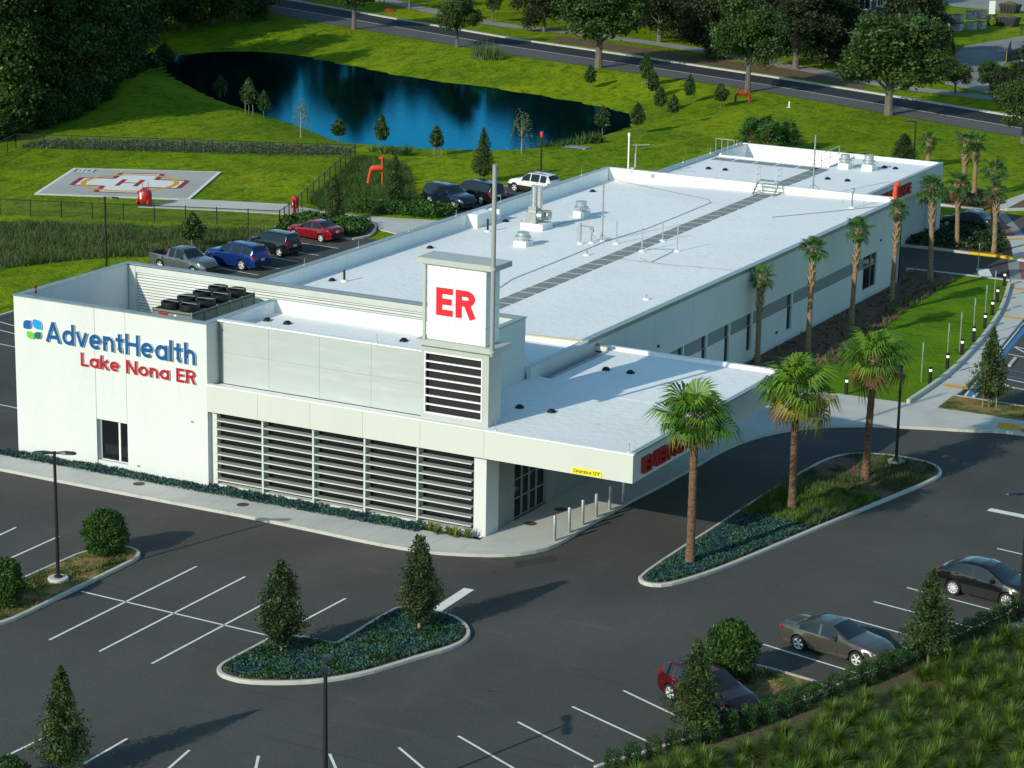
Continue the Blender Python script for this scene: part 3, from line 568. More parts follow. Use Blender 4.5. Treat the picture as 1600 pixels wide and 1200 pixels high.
# --- louvred front
bp_('dark_glazing', .35, 14.8, .62, .70, .3, 4.1, 'glass'); bp_('louvre_base', .02, 14.8, .25, .62, .05, .32, 'white')
bp_('jamb', .0, .34, .30, .95, .05, 4.08, 'side_wall')
px_ = [.36, 3.12, 6.03, 8.92, 11.84, 14.8]
for i in range(5):
    for kz in range(8):
        z = 3.60-.432*kz; mb = MB(); x0, x1 = px_[i]+(.06 if i else -.02), px_[i+1]-.06
        mb.add([(x0,.14,z-.03),(x1,.14,z-.03),(x1,.44,z+.03),(x0,.44,z+.03),(x0,.14,z),(x1,.14,z),(x1,.44,z+.055),(x0,.44,z+.055)], [(0,3,2,1),(4,5,6,7),(0,1,5,4),(1,2,6,5),(2,3,7,6),(3,0,4,7)])
        sl = mb.build('louvre_slat', M['louvre'], bld); mb = MB(); mb.box(x0, x1, .122, .139, z-.035, z+.025); mb.build('front_lip', M['screen'], sl)
for x in px_[1:5]: bp_('louvre_post', x-.05, x+.05, .128, .60, .2, 4.06, 'screen')
bp_('pier', 14.8, 15.45, .28, 1.5, .05, 4.06, 'side_wall')
# entrance side under the canopy
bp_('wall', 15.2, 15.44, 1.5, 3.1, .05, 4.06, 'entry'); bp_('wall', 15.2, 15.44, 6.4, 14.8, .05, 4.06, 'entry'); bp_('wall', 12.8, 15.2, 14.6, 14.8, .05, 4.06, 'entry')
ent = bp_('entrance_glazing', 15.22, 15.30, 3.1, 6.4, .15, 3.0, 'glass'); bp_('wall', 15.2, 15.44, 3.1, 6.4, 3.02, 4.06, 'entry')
for y in (3.14, 4.0, 4.75, 5.5, 6.36): bp_('frame', 15.30, 15.38, y-.03, y+.03, .15, 3.0, 'band', ent)
for z in (.2, 1.15, 2.1, 2.97): bp_('frame', 15.302, 15.36, 3.15, 6.35, z-.025, z+.025, 'band', ent)
# --- canopy
jn = [.02, 3.0, 6.0, 8.95, 12.1, 15.5, 23.1]
for a, b in zip(jn[:-1], jn[1:]): bp_('fascia_panel', a+.006, b-(.006 if b < 23 else 0), -.1, .1, 4.05, 5.36, 'cream')
bp_('fascia_joint', .05, 23.0, -.07, .095, 4.06, 5.35, 'band')
for a, b in zip([.1, 4.4, 8.8, 13.2], [4.4, 8.8, 13.2, 17.55]): bp_('fascia_panel', 22.9, 23.1, a+.006, b-.006, 4.05, 5.36, 'white')
bp_('fascia_joint', 22.88, 23.07, .1, 17.5, 4.06, 5.35, 'band')
bp_('fascia_panel', 12.8, 22.9, 17.4, 17.6, 4.05, 5.36, 'white')
bp_('soffit', .05, 22.9, .1, 17.4, 4.06, 4.12, 'side_wall')
bp_('canopy_roof', 15.2, 22.88, .1, 17.4, 5.18, 5.26, 'roof'); bp_('canopy_roof', .1, 15.2, .1, .92, 5.18, 5.26, 'roof'); bp_('canopy_roof', 13.45, 15.2, .92, 17.4, 5.18, 5.258, 'roof'); bp_('canopy_roof', 12.2, 13.45, 16.8, 17.4, 5.18, 5.256, 'roof'); bp_('canopy_roof', 12.46, 13.45, .92, 10.45, 5.18, 5.256, 'roof')
for x0, x1, y0, y1, m in [(0.03,23.13,-.13,.13,'coping_white'),(22.86,23.13,.13,17.62,'coping'),(12.9,22.86,17.36,17.62,'coping_white')]: bp_('coping', x0, x1, y0, y1, 5.36, 5.43, m)
for x0, x1, y0, y1 in [(.1,22.86,.06,.14),(22.8,22.88,.14,17.4),(12.9,22.8,17.3,17.4)]: bp_('roof_upstand', x0, x1, y0, y1, 5.255, 5.36, 'roof')
bp_('roof_seam', 15.4, 22.8, 8.8, 8.92, 5.26, 5.266, 'roof'); bp_('roof_seam', 19.2, 19.3, .2, 17.3, 5.26, 5.264, 'roof')
# slot between lower roof and canopy roof
bp_('slot_wall', 12.0, 12.2, 10.45, 17.0, 4.2, 5.62, 'side_wall'); bp_('slot_wall', 12.2, 13.45, 16.8, 16.98, 4.2, 5.55, 'white'); bp_('slot_coping', 11.95, 12.25, 10.45, 17.0, 5.62, 5.66, 'coping'); bp_('slot_coping', 12.25, 13.6, 16.75, 17.05, 5.55, 5.60, 'coping'); bp_('slot_kerb', 13.45, 13.55, 10.45, 16.75, 5.2, 5.34, 'coping')
bp_('lower_roof', -9.5, 12.0, 9.6, 16.6, 5.2, 5.36, 'roof')
# --- sign tower
tw = bp_('tower_core', 11.95, 15.0, .80, 2.0, 8.9, 12.7, 'panelwhite'); bp_('tower_core', 11.81, 14.87, 1.1, 1.99, 5.2, 8.84, 'slab', tw)
for i, (x0, x1) in enumerate([(11.95,13.45),(13.45,15.05)]):
    for z0, z1 in [(9.12,9.97),(9.97,10.92),(10.92,11.88),(11.88,12.70)]: bp_('sign_panel', x0+.006, x1-.006, .73, .79, z0+.006, z1-.006, 'panelwhite', tw)
for z0, z1 in [(9.12,9.97),(9.97,10.92),(10.92,11.88),(11.88,12.70)]: bp_('sign_panel', 15.0, 15.06, .80, 2.0, z0+.006, z1-.006, 'panelwhite', tw)
bp_('tower_slab', 11.48, 15.62, .50, 2.15, 12.72, 12.98, 'slab', tw); bp_('tower_slab', 11.48, 15.62, .50, 2.15, 8.84, 9.10, 'slab', tw)
bp_('corner_post', 11.78, 11.92, .58, .72, 9.10, 12.72, 'slab', tw)
bp_('tower_pier', 11.62, 11.80, .78, 2.0, 5.2, 8.84, 'slab', tw); bp_('tower_pier', 14.88, 15.22, .78, 2.0, 5.2, 8.84, 'slab', tw); bp_('tower_lintel', 11.80, 14.88, .78, 1.6, 8.45, 8.84, 'slab', tw); bp_('tower_sill', 11.80, 14.88, .775, 1.6, 5.2, 5.52, 'slab', tw)
bp_('tower_recess', 11.80, 14.88, 1.0, 1.08, 5.5, 8.5, 'void', tw)
for i in range(8): z = 5.54+i*(2.90/7); bp_('tower_louvre', 11.80, 14.88, .76, .86, z-.035, z+.035, 'coping_white', tw)
for x in (11.82, 14.86): bp_('tower_louvre', x-.03, x+.03, .765, .85, 5.5, 8.48, 'coping_white', tw)
# --- main long roof (falls to the left)
XL, XR, YF, YB, ZW = -9.7, 12.8, 16.6, 63.9, 6.0
zr = lambda x: 5.08+(x-XL)/(XR-XL)*.62
mb = MB(); nX = 24
for i in range(nX):
    a, b = XL+.3+(XR-XL-.6)*i/nX, XL+.3+(XR-XL-.6)*(i+1)/nX
    mb.add([(a,YF,zr(a)),(b,YF,zr(b)),(b,YB-.3,zr(b)),(a,YB-.3,zr(a))], [(0,1,2,3)])
mb.add([(XL+.3,YF,zr(XL+.3)),(XR-.3,YF,zr(XR-.3)),(XR-.3,YF,5.0),(XL+.3,YF,5.0)], [(0,3,2,1)]); mb.build('main_roof', M['roof'], bld)
mb = MB(); mb.obox(((XL+12.2)/2, YF+.02, zr((XL+12.2)/2)+.03), ((12.2-XL)/2, 0, (12.2-XL)/2*.62/22.5), (0,.09,0), (0,0,.03)); mb.build('roof_edge', mat('yellowed_flashing', (.60,.52,.28), rough=.7, var=.1, scale=2), bld)
# right wall: wall with band and windows
wins = [(27.4,28.02),(30.62,31.28),(33.9,34.58),(37.22,37.92),(43.5,44.28)]
bp_('wall', XR-.25, XR, 9.6, YB, 3.13, ZW-.1, 'side_wall')
edges = [16.6]+[q for w_ in wins for q in w_]+[56.75]
for a, b in zip(edges[0::2], edges[1::2]):
    bp_('wall', XR-.25, XR, a, b, .05, 2.35, 'side_wall'); bp_('grey_band', XR-.25, XR-.02, a+.12 if a > 20 else a, b, 2.38, 3.11, 'band')
    if a > 20: bp_('band_trim', XR-.24, XR+.01, a, a+.10, 2.35, 3.13, 'coping_white')
for a, b in wins:
    wn = bp_('window', XR-.18, XR-.12, a, b, .86, 3.13, 'glass'); bp_('frame', XR-.12, XR-.06, a+.01, b-.01, 2.33, 2.39, 'coping', wn); bp_('wall', XR-.25, XR-.001, a, b, .05, .86, 'side_wall')
wn = bp_('window', XR-.18, XR-.10, 56.75, 59.25, .86, 3.13, 'glass'); bp_('frame', XR-.10, XR-.04, 56.76, 59.24, 2.33, 2.41, 'coping', wn); bp_('frame', XR-.105, XR-.045, 58.2, 58.3, .88, 3.11, 'coping', wn)
bp_('wall', XR-.25, XR-.002, 56.75, 59.25, .05, .86, 'side_wall'); bp_('wall', XR-.25, XR, 59.25, YB, .05, 3.13, 'side_wall')
for y in (20.5, 24.1, 29.3, 32.6, 36.0, 41.0, 47.5, 50.9, 54.2, 60.5): bp_('wall_joint', XR-.02, XR+.004, y-.012, y+.012, 3.3, 5.86, 'grey_wall')
for a in (9.6, 23.2, 36.8, 50.4): bp_('parapet', XR-.3, XR-.26, a, min(a+13.5, YB), zr(XR)-.1, ZW-.1, 'roof')
bp_('coping', XR-.35, XR+.06, 15.9, YB+.03, ZW-.10, ZW, 'coping'); bp_('coping', XR-.32, XR+.03, 15.9, YB, ZW-.24, ZW-.10, 'coping')
bp_('downspout', XR+.02, XR+.14, 63.2, 63.32, .1, 5.0, 'alu')
# left parapet and back parapet
bp_('wall', XL, XL+.28, 9.6, YB, .05, ZW-.08, 'white'); bp_('coping', XL-.05, XL+.34, 9.66, YB, ZW-.08, ZW, 'coping')
for y in np.arange(17, 63, 1.55): bp_('parapet_sheet', XL+.28, XL+.305, y+.01, y+1.54, 5.0, ZW-.09, 'roof')
bp_('wall', XL, XR, YB-.28, YB, .05, ZW-.08, 'white'); bp_('coping', XL-.05, XR-.35, YB-.36, YB+.04, ZW-.08, ZW-.002, 'coping_white'); bp_('parapet_sheet', XL+.3, XR-.35, YB-.32, YB-.28, 5.0, ZW-.09, 'roof')
# scupper box on the left parapet
bp_('scupper_box', XL+.30, XL+1.1, 42.6, 44.6, 5.0, 5.98, 'roof'); bp_('scupper_box', XL+.2, XL+1.2, 45.4, 45.6, 5.0, 5.9, 'roof')
# walkway pads
for i in range(27):
    y = 22.3+i*1.52; x = 3.85-.72*(y-23.8)/39.0
    mb = MB(); mb.obox((x, y, zr(x)+.02), (.56,0,.015), (-.012,.66,0), (0,0,.018)); mb.build('walkway_pad', M['tile'], bld)
# --- far block
FX0, FX1, FY1, FZ = -7.0, 9.5, 82.0, 5.55
bp_('far_roof', FX0+.2, FX1-.2, YB, 76.6, 5.2, 5.28, 'roof'); bp_('far_roof', 2.5, FX1-.2, 76.6, FY1-.2, 5.2, 5.282, 'roof'); bp_('far_roof', FX0+.2, -6.4, 76.6, FY1-.2, 5.2, 5.282, 'roof')
bp_('well_floor', -6.4, 2.5, 76.6, FY1-.2, 4.2, 4.25, 'roof'); bp_('well_wall', -6.4, -6.3, 76.6, FY1-.2, 4.2, 5.5, 'roof'); bp_('well_wall', 2.4, 2.5, 76.6, FY1-.2, 4.2, 5.3, 'roof'); bp_('well_wall', -6.4, 2.5, 76.55, 76.65, 4.2, 5.36, 'roof'); bp_('well_wall', -6.3, 9.3, FY1-.3, FY1-.22, 4.2, 5.52, 'roof')
bp_('coping', -6.45, 2.5, 76.5, 76.7, 5.36, 5.40, 'coping_white'); bp_('coping', -6.45, -6.25, 76.7, FY1-.3, 5.5, 5.53, 'coping'); bp_('coping', 2.38, 2.6, 76.7, FY1-.3, 5.3, 5.34, 'coping')
bp_('wall', FX0, FX0+.22, YB, FY1, .05, FZ-.05, 'white'); bp_('wall', FX0, FX1, FY1-.22, FY1, .05, FZ-.05, 'white'); bp_('wall', 8.35, 8.6, YB, FY1-.22, .05, 4.1, 'grey_wall'); bp_('wall', 8.6, 9.45, FY1-.6, FY1-.23, .05, 4.1, 'white')
bp_('far_fascia', FX1-.22, FX1, YB, FY1-.22, 4.1, FZ-.05, 'side_wall'); bp_('soffit', 8.6, FX1-.22, YB, FY1-.22, 4.1, 4.16, 'side_wall'); bp_('wall', 8.6, 12.55, YB-.02, YB+.2, .05, 4.1, 'grey_wall')
for x0, x1, y0, y1, m in [(FX0-.04,FX0+.26,YB+.05,FY1+.04,'coping'),(FX0+.26,FX1-.28,FY1-.26,FY1+.04,'coping_white'),(FX1-.28,FX1+.04,YB+.05,FY1+.04,'coping')]: bp_('coping', x0, x1, y0, y1, FZ-.05, FZ, m)
for i in range(5): mb = MB(); y = 67.0+i*1.75; mb.box(1.75, 2.85, y, y+1.6, 5.285, 5.31); mb.build('walkway_pad', M['tile'], bld)
for i in range(5): mb = MB(); x = -6.3+i*1.72; mb.box(x, x+1.5, 74.75, 75.85, 5.285, 5.31); mb.build('walkway_pad', M['tile'], bld)
# roof drains (black domes)
me_dr = (lambda m: (m.lathe([(.02,.17),(.12,.15),(.20,.07),(.24,0)], n=10), m.mesh('roof_drain', M['blk'], True))[1])(MB())
for px, py, z in [(418,501,7.78),(449,506,7.78),(631,533,7.78),(519,438,5.15),(672,386,5.2),(790,347,5.1),(926,300,5.1),(812,637,5.26),(862,644,5.26),(947,578,5.26),(985,583,5.26),(1107,264,5.28),(1133,266,5.28),(1117,237,5.28),(1125,234,5.28),(1293,280,5.28),(1324,283,5.28),(1382,262,5.28),(1399,264,5.28)]:
    p = G(px, py, z); zz = zr(p[0]) if (16.6 < p[1] < 63.6 and abs(z-5.15) < .11) else z
    link('roof_drain', me_dr, bld, (p[0], p[1], zz))
# small soffit lights
for x, y in [(20,2.5),(20,6.5),(20,11),(17.5,6)]:
    mb = MB(); mb.lathe([(0,-.01),(.16,-.01),(.16,.03)], (x,y,4.04), n=10); mb.build('soffit_light', M['blk'], bld)
# wall hose boxes / vents
for p in [on_y(301,659,0), on_y(217,728,0)]: bp_('wall_outlet', p[0]-.08, p[0]+.08, -.03, 0, p[2]-.05, p[2]+.05, 'alu')
for px, py in [(1028,541),(1376,375),(1213,519)]:
    p = on_x(px, py, XR); bp_('wall_outlet', XR, XR+.06, p[1]-.12, p[1]+.12, p[2]-.06, p[2]+.06, 'blk')
# ================================================================== LETTERS (stroke-drawn, solid)
def arc(cx, cy, rx, ry, a0, a1, n=14): return [(cx+rx*math.cos(R(a0+(a1-a0)*i/n)), cy+ry*math.sin(R(a0+(a1-a0)*i/n))) for i in range(n+1)]
def glyph(ch, w):
    h = w/2; X = .72; r = X/2-h; c = X/2
    bowl = lambda: arc(c, c, r, r, 0, 360, 22)
    G_ = {
     'A': ([[(h*.7,0),(.44,.985)],[(.88-h*.7,0),(.44,.985)],[(.20,.27),(.68,.27)]], .88),
     'H': ([[(h,0),(h,1)],[(.80-h,0),(.80-h,1)],[(w,.52),(.80-w,.52)]], .80),
     'L': ([[(h,0),(h,1)],[(w,h),(.56,h)]], .56),
     'N': ([[(h,0),(h,1)],[(.82-h,0),(.82-h,1)],[(h*1.1,.97),(.82-h*1.1,.03)]], .82),
     'E': ([[(h,0),(h,1)],[(w,1-h),(.60,1-h)],[(w,.51),(.56,.51)],[(w,h),(.60,h)]], .60),
     'R': ([[(h,0),(h,1)],[(w,1-h)]+arc(.36,.715,.285-h*.6,.285-h,90,-90)+[(w,.43+h)],[(.40,.50),(.68-h*.6,0)]], .70),
     'M': ([[(h,0),(h,1)],[(.95-h,0),(.95-h,1)],[(h,.97),(.475,.25)],[(.95-h,.97),(.475,.25)]], .95),
     'G': ([arc(.42,.5,.42-h,.5-h,45,320,20),[(.44,.46),(.80,.46)],[(.76,.46),(.76,.16)]], .82),
     'C': ([arc(.42,.5,.42-h,.5-h,48,312,20)], .74),
     'Y': ([[(h*.8,1),(.38,.48)],[(.76-h*.8,1),(.38,.48)],[(.38,.5),(.38,0)]], .76),
     'B': ([[(h,0),(h,1)],[(w,1-h)]+arc(.34,.755,.20,.245-h,90,-90)+[(w,.51+h)],[(w,.50)]+arc(.36,.25+h*.5,.24,.25-h*.5,90,-90)+[(w,h)]], .66),
     'U': ([[(h,1),(h,.36)]+arc(.38,.36,.38-h,.36-h,180,360)+[(.76-h,.36),(.76-h,1)]], .76),
     'd': ([bowl(),[(X-h,0),(X-h,1.02)]], X), 'a': ([bowl(),[(X-h,0),(X-h,X)]], X), 'o': ([bowl()], X),
     'c': ([arc(c,c,r,r,45,315,18)], .62),
     'e': ([arc(c,c,r,r,0,312,20),[(w*.8,c),(X-w*.5,c)]], X),
     'v': ([[(h*.8,X),(.34,.02)],[(.68-h*.8,X),(.34,.02)]], .68),
     'n': ([[(h,0),(h,X)],[(h,.30)]+arc(.32,X-.32,.32-h,.32-h,180,0)+[(.64-h,.30),(.64-h,0)]], .64),
     'h': ([[(h,0),(h,1.02)],[(h,.30)]+arc(.32,X-.32,.32-h,.32-h,180,0)+[(.64-h,.30),(.64-h,0)]], .64),
     'r': ([[(h,0),(h,X)],[(h,.36)]+arc(.34,X-.34,.34-h,.34-h,180,70,8)], .42),
     't': ([[(.22,.92),(.22,.22)]+arc(.38,.22,.16,.22-h,180,270,6),[(0,X-h),(.44,X-h)]], .46),
     'l': ([[(h,0),(h,1.02)]], w), 'k': ([[(h,0),(h,1.02)],[(h,.30),(.60-h*.4,X)],[(.24,.44),(.64-h*.4,0)]], .62),
     '1': ([[(.26,0),(.26,1)],[(.06,.80),(.26,.98)]], .40), '2': ([arc(.30,.70,.30-h,.30-h,170,-30,12)+[(.06,h)],[(.04,h),(.60,h)]], .60),
     '9': ([arc(.30,.68,.30-h,.32-h,0,360,18),[(.60-h,.66),(.46,.0)]], .60), "'": ([[(h,1),(h,.72)]], w), '"': ([[(h,1),(h,.72)],[(h+.22,1),(h+.22,.72)]], w+.22), ' ': ([], .30)}
    return G_[ch]
def ribbon3(mb, pts, w, d0, d1, fr, mi_face=0, mi_side=0):
    """flat-capped stroke, front at depth d1; fr maps (u, v, n) to world"""
    p = [np.array(q, float) for q in pts]; closed = np.hypot(*(p[0]-p[-1])) < 1e-6 and len(p) > 3
    if closed: p = p[:-1]
    n = len(p); L = []; Rr = []
    for i in range(n):
        if closed: a, b = p[i-1], p[(i+1) % n]
        else: a, b = p[max(i-1,0)], p[min(i+1,n-1)]
        d = b-a; d /= np.linalg.norm(d)+1e-9; nn = np.array((-d[1], d[0])); k = 1.0
        if 0 < i < n-1 or closed:
            e = p[i]-(p[i-1]); e /= np.linalg.norm(e)+1e-9; k = 1/max(.5, abs(d@e))
        L.append(p[i]+nn*w/2*k); Rr.append(p[i]-nn*w/2*k)
    m = n if closed else n-1; vs = []
    for arr, dd in ((L,d1),(Rr,d1),(L,d0),(Rr,d0)): vs += [fr(q[0], q[1], dd) for q in arr]
    front = []; side = []
    for i in range(m):
        j = (i+1) % n
        front.append((i, n+i, n+j, j)); side += [(2*n+i, i, j, 2*n+j), (n+i, 3*n+i, 3*n+j, n+j)]
    if not closed: side += [(0, 2*n, 3*n, n), (n-1, 2*n-1, 4*n-1, 3*n-1)]
    mb.add(vs, front, mi_face); mb.add(vs, side, mi_side)
def sign_text(root, txt, w, gap, frame, p0, p1, cap, depth, mats, name='letter', d0=0.0):
    """letters from world distance p0 to p1 along u, at base v=cap[0], cap height cap[1]"""
    adv = [glyph(c, w)[1] for c in txt]; tot = sum(adv)+gap*(len(txt)-1); su = (p1-p0)/tot; sv = cap[1]; x = 0.0
    for c, a in zip(txt, adv):
        st, _ = glyph(c, w)
        if st:
            mb = MB()
            for k, s in enumerate(st):
                ribbon3(mb, s, w, d0, depth+k*.003, lambda u, v, n, x=x: frame(p0+(u+x)*su, cap[0]+v*sv, n), 0, 1 if len(mats) > 1 else 0)
            mb.build(name, mats, root)
        x += a+gap
front_fr = lambda u, v, n: (u, -.0-n, v)
# --- wall sign, blue word with emblem
t = thing('wall_sign', 'blue AdventHealth letters with four-petal emblem on the white front wall', 'sign', (0,0,0))
F = lambda u, v, n: (u, -n, v)
a0 = on_y(74, 535, 0); a1 = on_y(307, 567, 0); z0 = (a0[2]+a1[2])/2-.02
sign_text(t, 'AdventHealth', .170, .105, F, a0[0], a1[0], (z0, 1.06), .10, [M['blue_letter'], M['sign_white']], d0=.02)
def petal(u0, u1, v0, v1, big, col):
    # rounded petal: two opposite corners sharp, two round
    cu, cv = (u0+u1)/2, (v0+v1)/2; pts = []; hw, hh = (u1-u0)/2, (v1-v0)/2
    for i in range(40):
        tt = 2*math.pi*i/40; cx, sx = math.cos(tt), math.sin(tt); q = (1 if (cx*sx > 0) == big else 0); p_ = 2.0 if q else 12.0
        rr = (abs(cx)**p_+abs(sx)**p_)**(-1/p_); pts.append((cu+hw*rr*cx, cv+hh*rr*sx))
    mb = MB(); n = 40; mb.add([(x,-.10,z) for x, z in pts], [tuple(range(n))], 0); mb.add([(x,-.10,z) for x, z in pts]+[(x,-.01,z) for x, z in pts], [(i,(i+1)%n,n+(i+1)%n,n+i) for i in range(n)], 1)
    mb.build('petal', [col, M['sign_white']], t)
for (xa_, ya_, xb_, yb_), big, col in [((37.5,497.5,51,514),False,mat('petal_deep_blue',(.012,.10,.36),rough=.35)),((52.5,497,67,514.5),True,mat('petal_sky_blue',(.01,.30,.72),rough=.35)),((43,515.5,55,529),True,mat('petal_green',(.16,.50,.04),rough=.35)),((55,516,66.5,529.5),False,mat('petal_teal',(.005,.16,.11),rough=.35))]:
    p, q = on_y(xa_+.5, ya_+.5, 0), on_y(xb_-.5, yb_-.5, 0); petal(p[0], q[0], q[2]-.02, p[2]-.02, big, col)
t = thing('wall_sign', 'red Lake Nona ER letters under the blue word on the front wall', 'sign', (0,0,0))
a0 = on_y(128, 571.5, 0); a1 = on_y(307, 600, 0)
sign_text(t, 'Lake Nona ER', .182, .105, F, a0[0], a1[0], ((a0[2]+a1[2])/2, .70), .09, [M['red'], M['sign_white']], d0=.02)
# --- tower print
t = thing('tower_sign', 'big flat red ER on the white tower panels', 'sign', (0,0,0))
FT = lambda u, v, n: (u, .73-n, v)
sign_text(t, 'ER', .225, .10, FT, 12.42, 14.50, (10.31, 1.32), .012, [M['crimson']], d0=.002)
# --- clearance sign
t = thing('clearance_sign', "yellow plate reading Clearance 12'9\" on the canopy edge", 'sign', (0,0,0))
p, q = on_y(894.5, 730, -.1), on_y(940, 743.5, -.1); zc0, zc1 = p[2]-.27, p[2]+.02
mb = MB(); mb.box(p[0], q[0], -.125, -.102, zc0, zc1); mb.build('plate', mat('yellow_plate', (.80,.68,.01), rough=.5), t)
FC = lambda u, v, n: (u, -.125-n, v)
sign_text(t, "Clearance 12'9\"" .replace('C','C'), .15, .10, FC, p[0]+.06, q[0]-.06, (zc0+.07, .165), .006, [M['blk']], d0=.001)
# --- canopy letters
t = thing('canopy_sign', 'deep red EMERGENCY letters on the side of the front canopy', 'sign', (0,0,0))
y0 = on_x(1001.5, 730, 23.1)[1]; zb = on_x(1003, 736.5, 23.1)[2]
FX = lambda u, v, n: (23.1+n, u, v)
sign_text(t, 'EMERGENCY', .20, .09, FX, y0, y0+6.6, (4.33, .72), .20, [M['red'], mat('deep_red_return', (.33,.006,.012), rough=.5)], d0=.004)
t = thing('canopy_sign', 'red AMBULANCE letters on the far rear fascia', 'sign', (0,0,0))
FX2 = lambda u, v, n: (9.5+n, u, v)
p = on_x(1421, 288, 9.5)
sign_text(t, 'AMBULANCE', .20, .09, FX2, p[1]-6.6, p[1], (4.42, .76), .20, [M['red'], MATS['deep_red_return']], d0=.004)

# ================================================================== ROOFTOP THINGS
# pole on the tower
M['mastgrey'] = mat('grey_mast_paint', (0.30,0.315,0.305), rough=.5)
p = (15.56, .66)
t = thing('roof_mast', 'tall round steel pole standing on the sign tower slabs', 'mast', (p[0], p[1], 8.84))
hh = height((p[0], p[1], 8.84), 258)
mb = MB(); mb.tube([(0,-.22,0-.05),(0,-.22,hh)], .105, 12); mb.lathe([(.105,hh),(.12,hh+.02),(.12,hh+.05),(0,hh+.08)], (0,-.22,0), 12); mb.build('pole', M['mastgrey'], t, True)
mb = MB()
for z in (.12, 4.0): mb.lathe([(.1,z),(.15,z),(.15,z+.1),(.1,z+.1)], (0,-.22,0), 12)
mb.build('collar', M['slab'], t, True)
# chiller
c00 = G(266, 497, 8.42); 
t = thing('chiller', 'dark green rooftop chiller with eight fans inside the walled yard', 'air conditioner', (-3.35, 4.6, 5.7))
w2, l2 = 1.18, 2.75
mb = MB()
for x in (-w2, w2): mb.box(x-.04 if x > 0 else x, x if x > 0 else x+.04, -l2, l2, .35, 2.60)
for y in (-l2, l2): mb.box(-w2+.04, w2-.04, y-.04 if y > 0 else y, y if y > 0 else y+.04, .35, 2.60)
mb.box(-w2, w2, -l2, l2, 2.46, 2.50); mb.build('casing', mat('chiller_green_grey', (.17,.20,.155), rough=.6, var=.15, scale=3), t)
mb = MB()
for y in (-l2+.2, l2-.2): mb.box(-w2, w2, y-.12, y+.12, 0, .35)
mb.build('base_rail', M['galv'], t)
for y in np.linspace(-l2, l2, 6):
    for x in (-w2, w2): mb = MB(); mb.box(x-.035, x+.035, y-.03, y+.03, .36, 2.64); mb.build('corner_rib', MATS['chiller_green_grey'], t)
mb = MB(); mb.lathe([(.50,0),(.52,.10),(.52,.36),(.48,.38),(.44,.36),(.43,.12)], n=18); fan_me = mb.mesh('fan_shroud', M['blk'], True)
mb = MB()
for k in range(6): a = k*math.pi/3; mb.add([(.05*math.cos(a),.05*math.sin(a),.10),(.40*math.cos(a),.40*math.sin(a),.10),(.40*math.cos(a+.5),.40*math.sin(a+.5),.17),(.05*math.cos(a+.5),.05*math.sin(a+.5),.15)], [(0,1,2,3)])
mb.lathe([(0,.22),(.12,.22),(.12,.05)], n=8); bl_me = mb.mesh('fan_blades', M['blkrubber'])
mb = MB(); mb.box(-.025,.025,-.46,.46,.385,.405); br_me = mb.mesh('fan_brace', M['alu'])
for x in (-.56, .56):
    for k in range(4):
        f = link('fan', fan_me, t, (x, -2.05+k*1.36, 2.52)); link('blades', bl_me, f); link('brace', br_me, f, rot=(0,0,math.pi/2+.15*(k%2)))
mb = MB(); mb.box(-.85,-.25,-l2-.012,-l2-.002,2.24,2.44); mb.build('badge', M['red'], t)
mb = MB(); mb.box(.10,.24,-l2-.012,-l2-.002,2.22,2.42); mb.build('notice', M['line'], t)
# big exhaust fan
def roof_p(px, py):
    z = 5.25
    for _ in range(6): p = G(px, py, z); z = zr(p[0])
    return np.array((p[0], p[1], z))
p = roof_p(838, 357)
t = thing('exhaust_blower', 'grey blower on white kerb with tall twin exhaust stack', 'exhaust fan', p)
mb = MB(); mb.box(-.8,.8,-.7,.7,0,.42); mb.build('kerb_box', M['roof'], t)
mb = MB(); mb.box(-.55,.25,-.6,.6,.42,1.15); mb.tube([(.3,-.3,.95),(.62,-.3,.95)], .30, 12); mb.tube([(.45,.3,.9),(.8,.3,.9)], .34, 12); mb.box(-.4,.15,-.4,.4,1.15,1.5); mb.build('blower_body', M['galv'], t)
hh = height(p, 290)
for dx in (-.18, .22):
    mb = MB(); mb.tube([(dx,0,1.4),(dx,0,hh-.1)], .19, 12); mb.lathe([(.19,hh-.1),(.21,hh-.05),(.21,hh),(.15,hh)], (dx,0,0), 12); mb.build('stack', M['alu'], t, True)
mb = MB(); mb.tube([(.9,.1,.42),(.9,.1,.9)], .05, 6); mb.tube([(-.95,-.3,.0),(-.95,-.3,.5)], .05, 6); mb.build('conduit', M['galv'], t)
def vent(px, py, top, label, r=.42, far=None):
    p = roof_p(px, py) if far is None else np.array((*G(px, py, 5.28)[:2], 5.28)); h = height(p, top)
    t = thing('roof_vent', label, 'roof vent', p, 0, 'round steel vents on the roofs')
    k = h*.38; mb = MB(); mb.box(-r*.95, r*.95, -r*.95, r*.95, 0, k); mb.build('kerb_box', M['roof'], t)
    mb = MB(); mb.lathe([(r*.8,k),(r*.8,k+.12),(r*1.15,k+.16),(r*1.15,k+.30),(r*.85,k+.36),(r*.85,h-.12),(r*.9,h-.10),(r*.9,h-.02),(r*.5,h),(0,h)], n=16); mb.build('hood', M['alu'], t, True, 30)
    mb = MB(); mb.tube([(r*1.5,0,0),(r*1.5,0,k*1.5),(r*1.2,0,k*1.6)], .035, 6); mb.build('conduit', M['galv'], t)
vent(908, 339, 314, 'tall round steel roof vent behind the twin exhaust stack')
vent(817, 384, 362, 'low round steel roof vent in front of the blower', .45)
vent(1320, 263, 241, 'round steel vent beside the guard rail on the far roof', .42, 1)
vent(1357, 266, 242, 'round steel vent nearest the far corner of the rear roof', .42, 1)
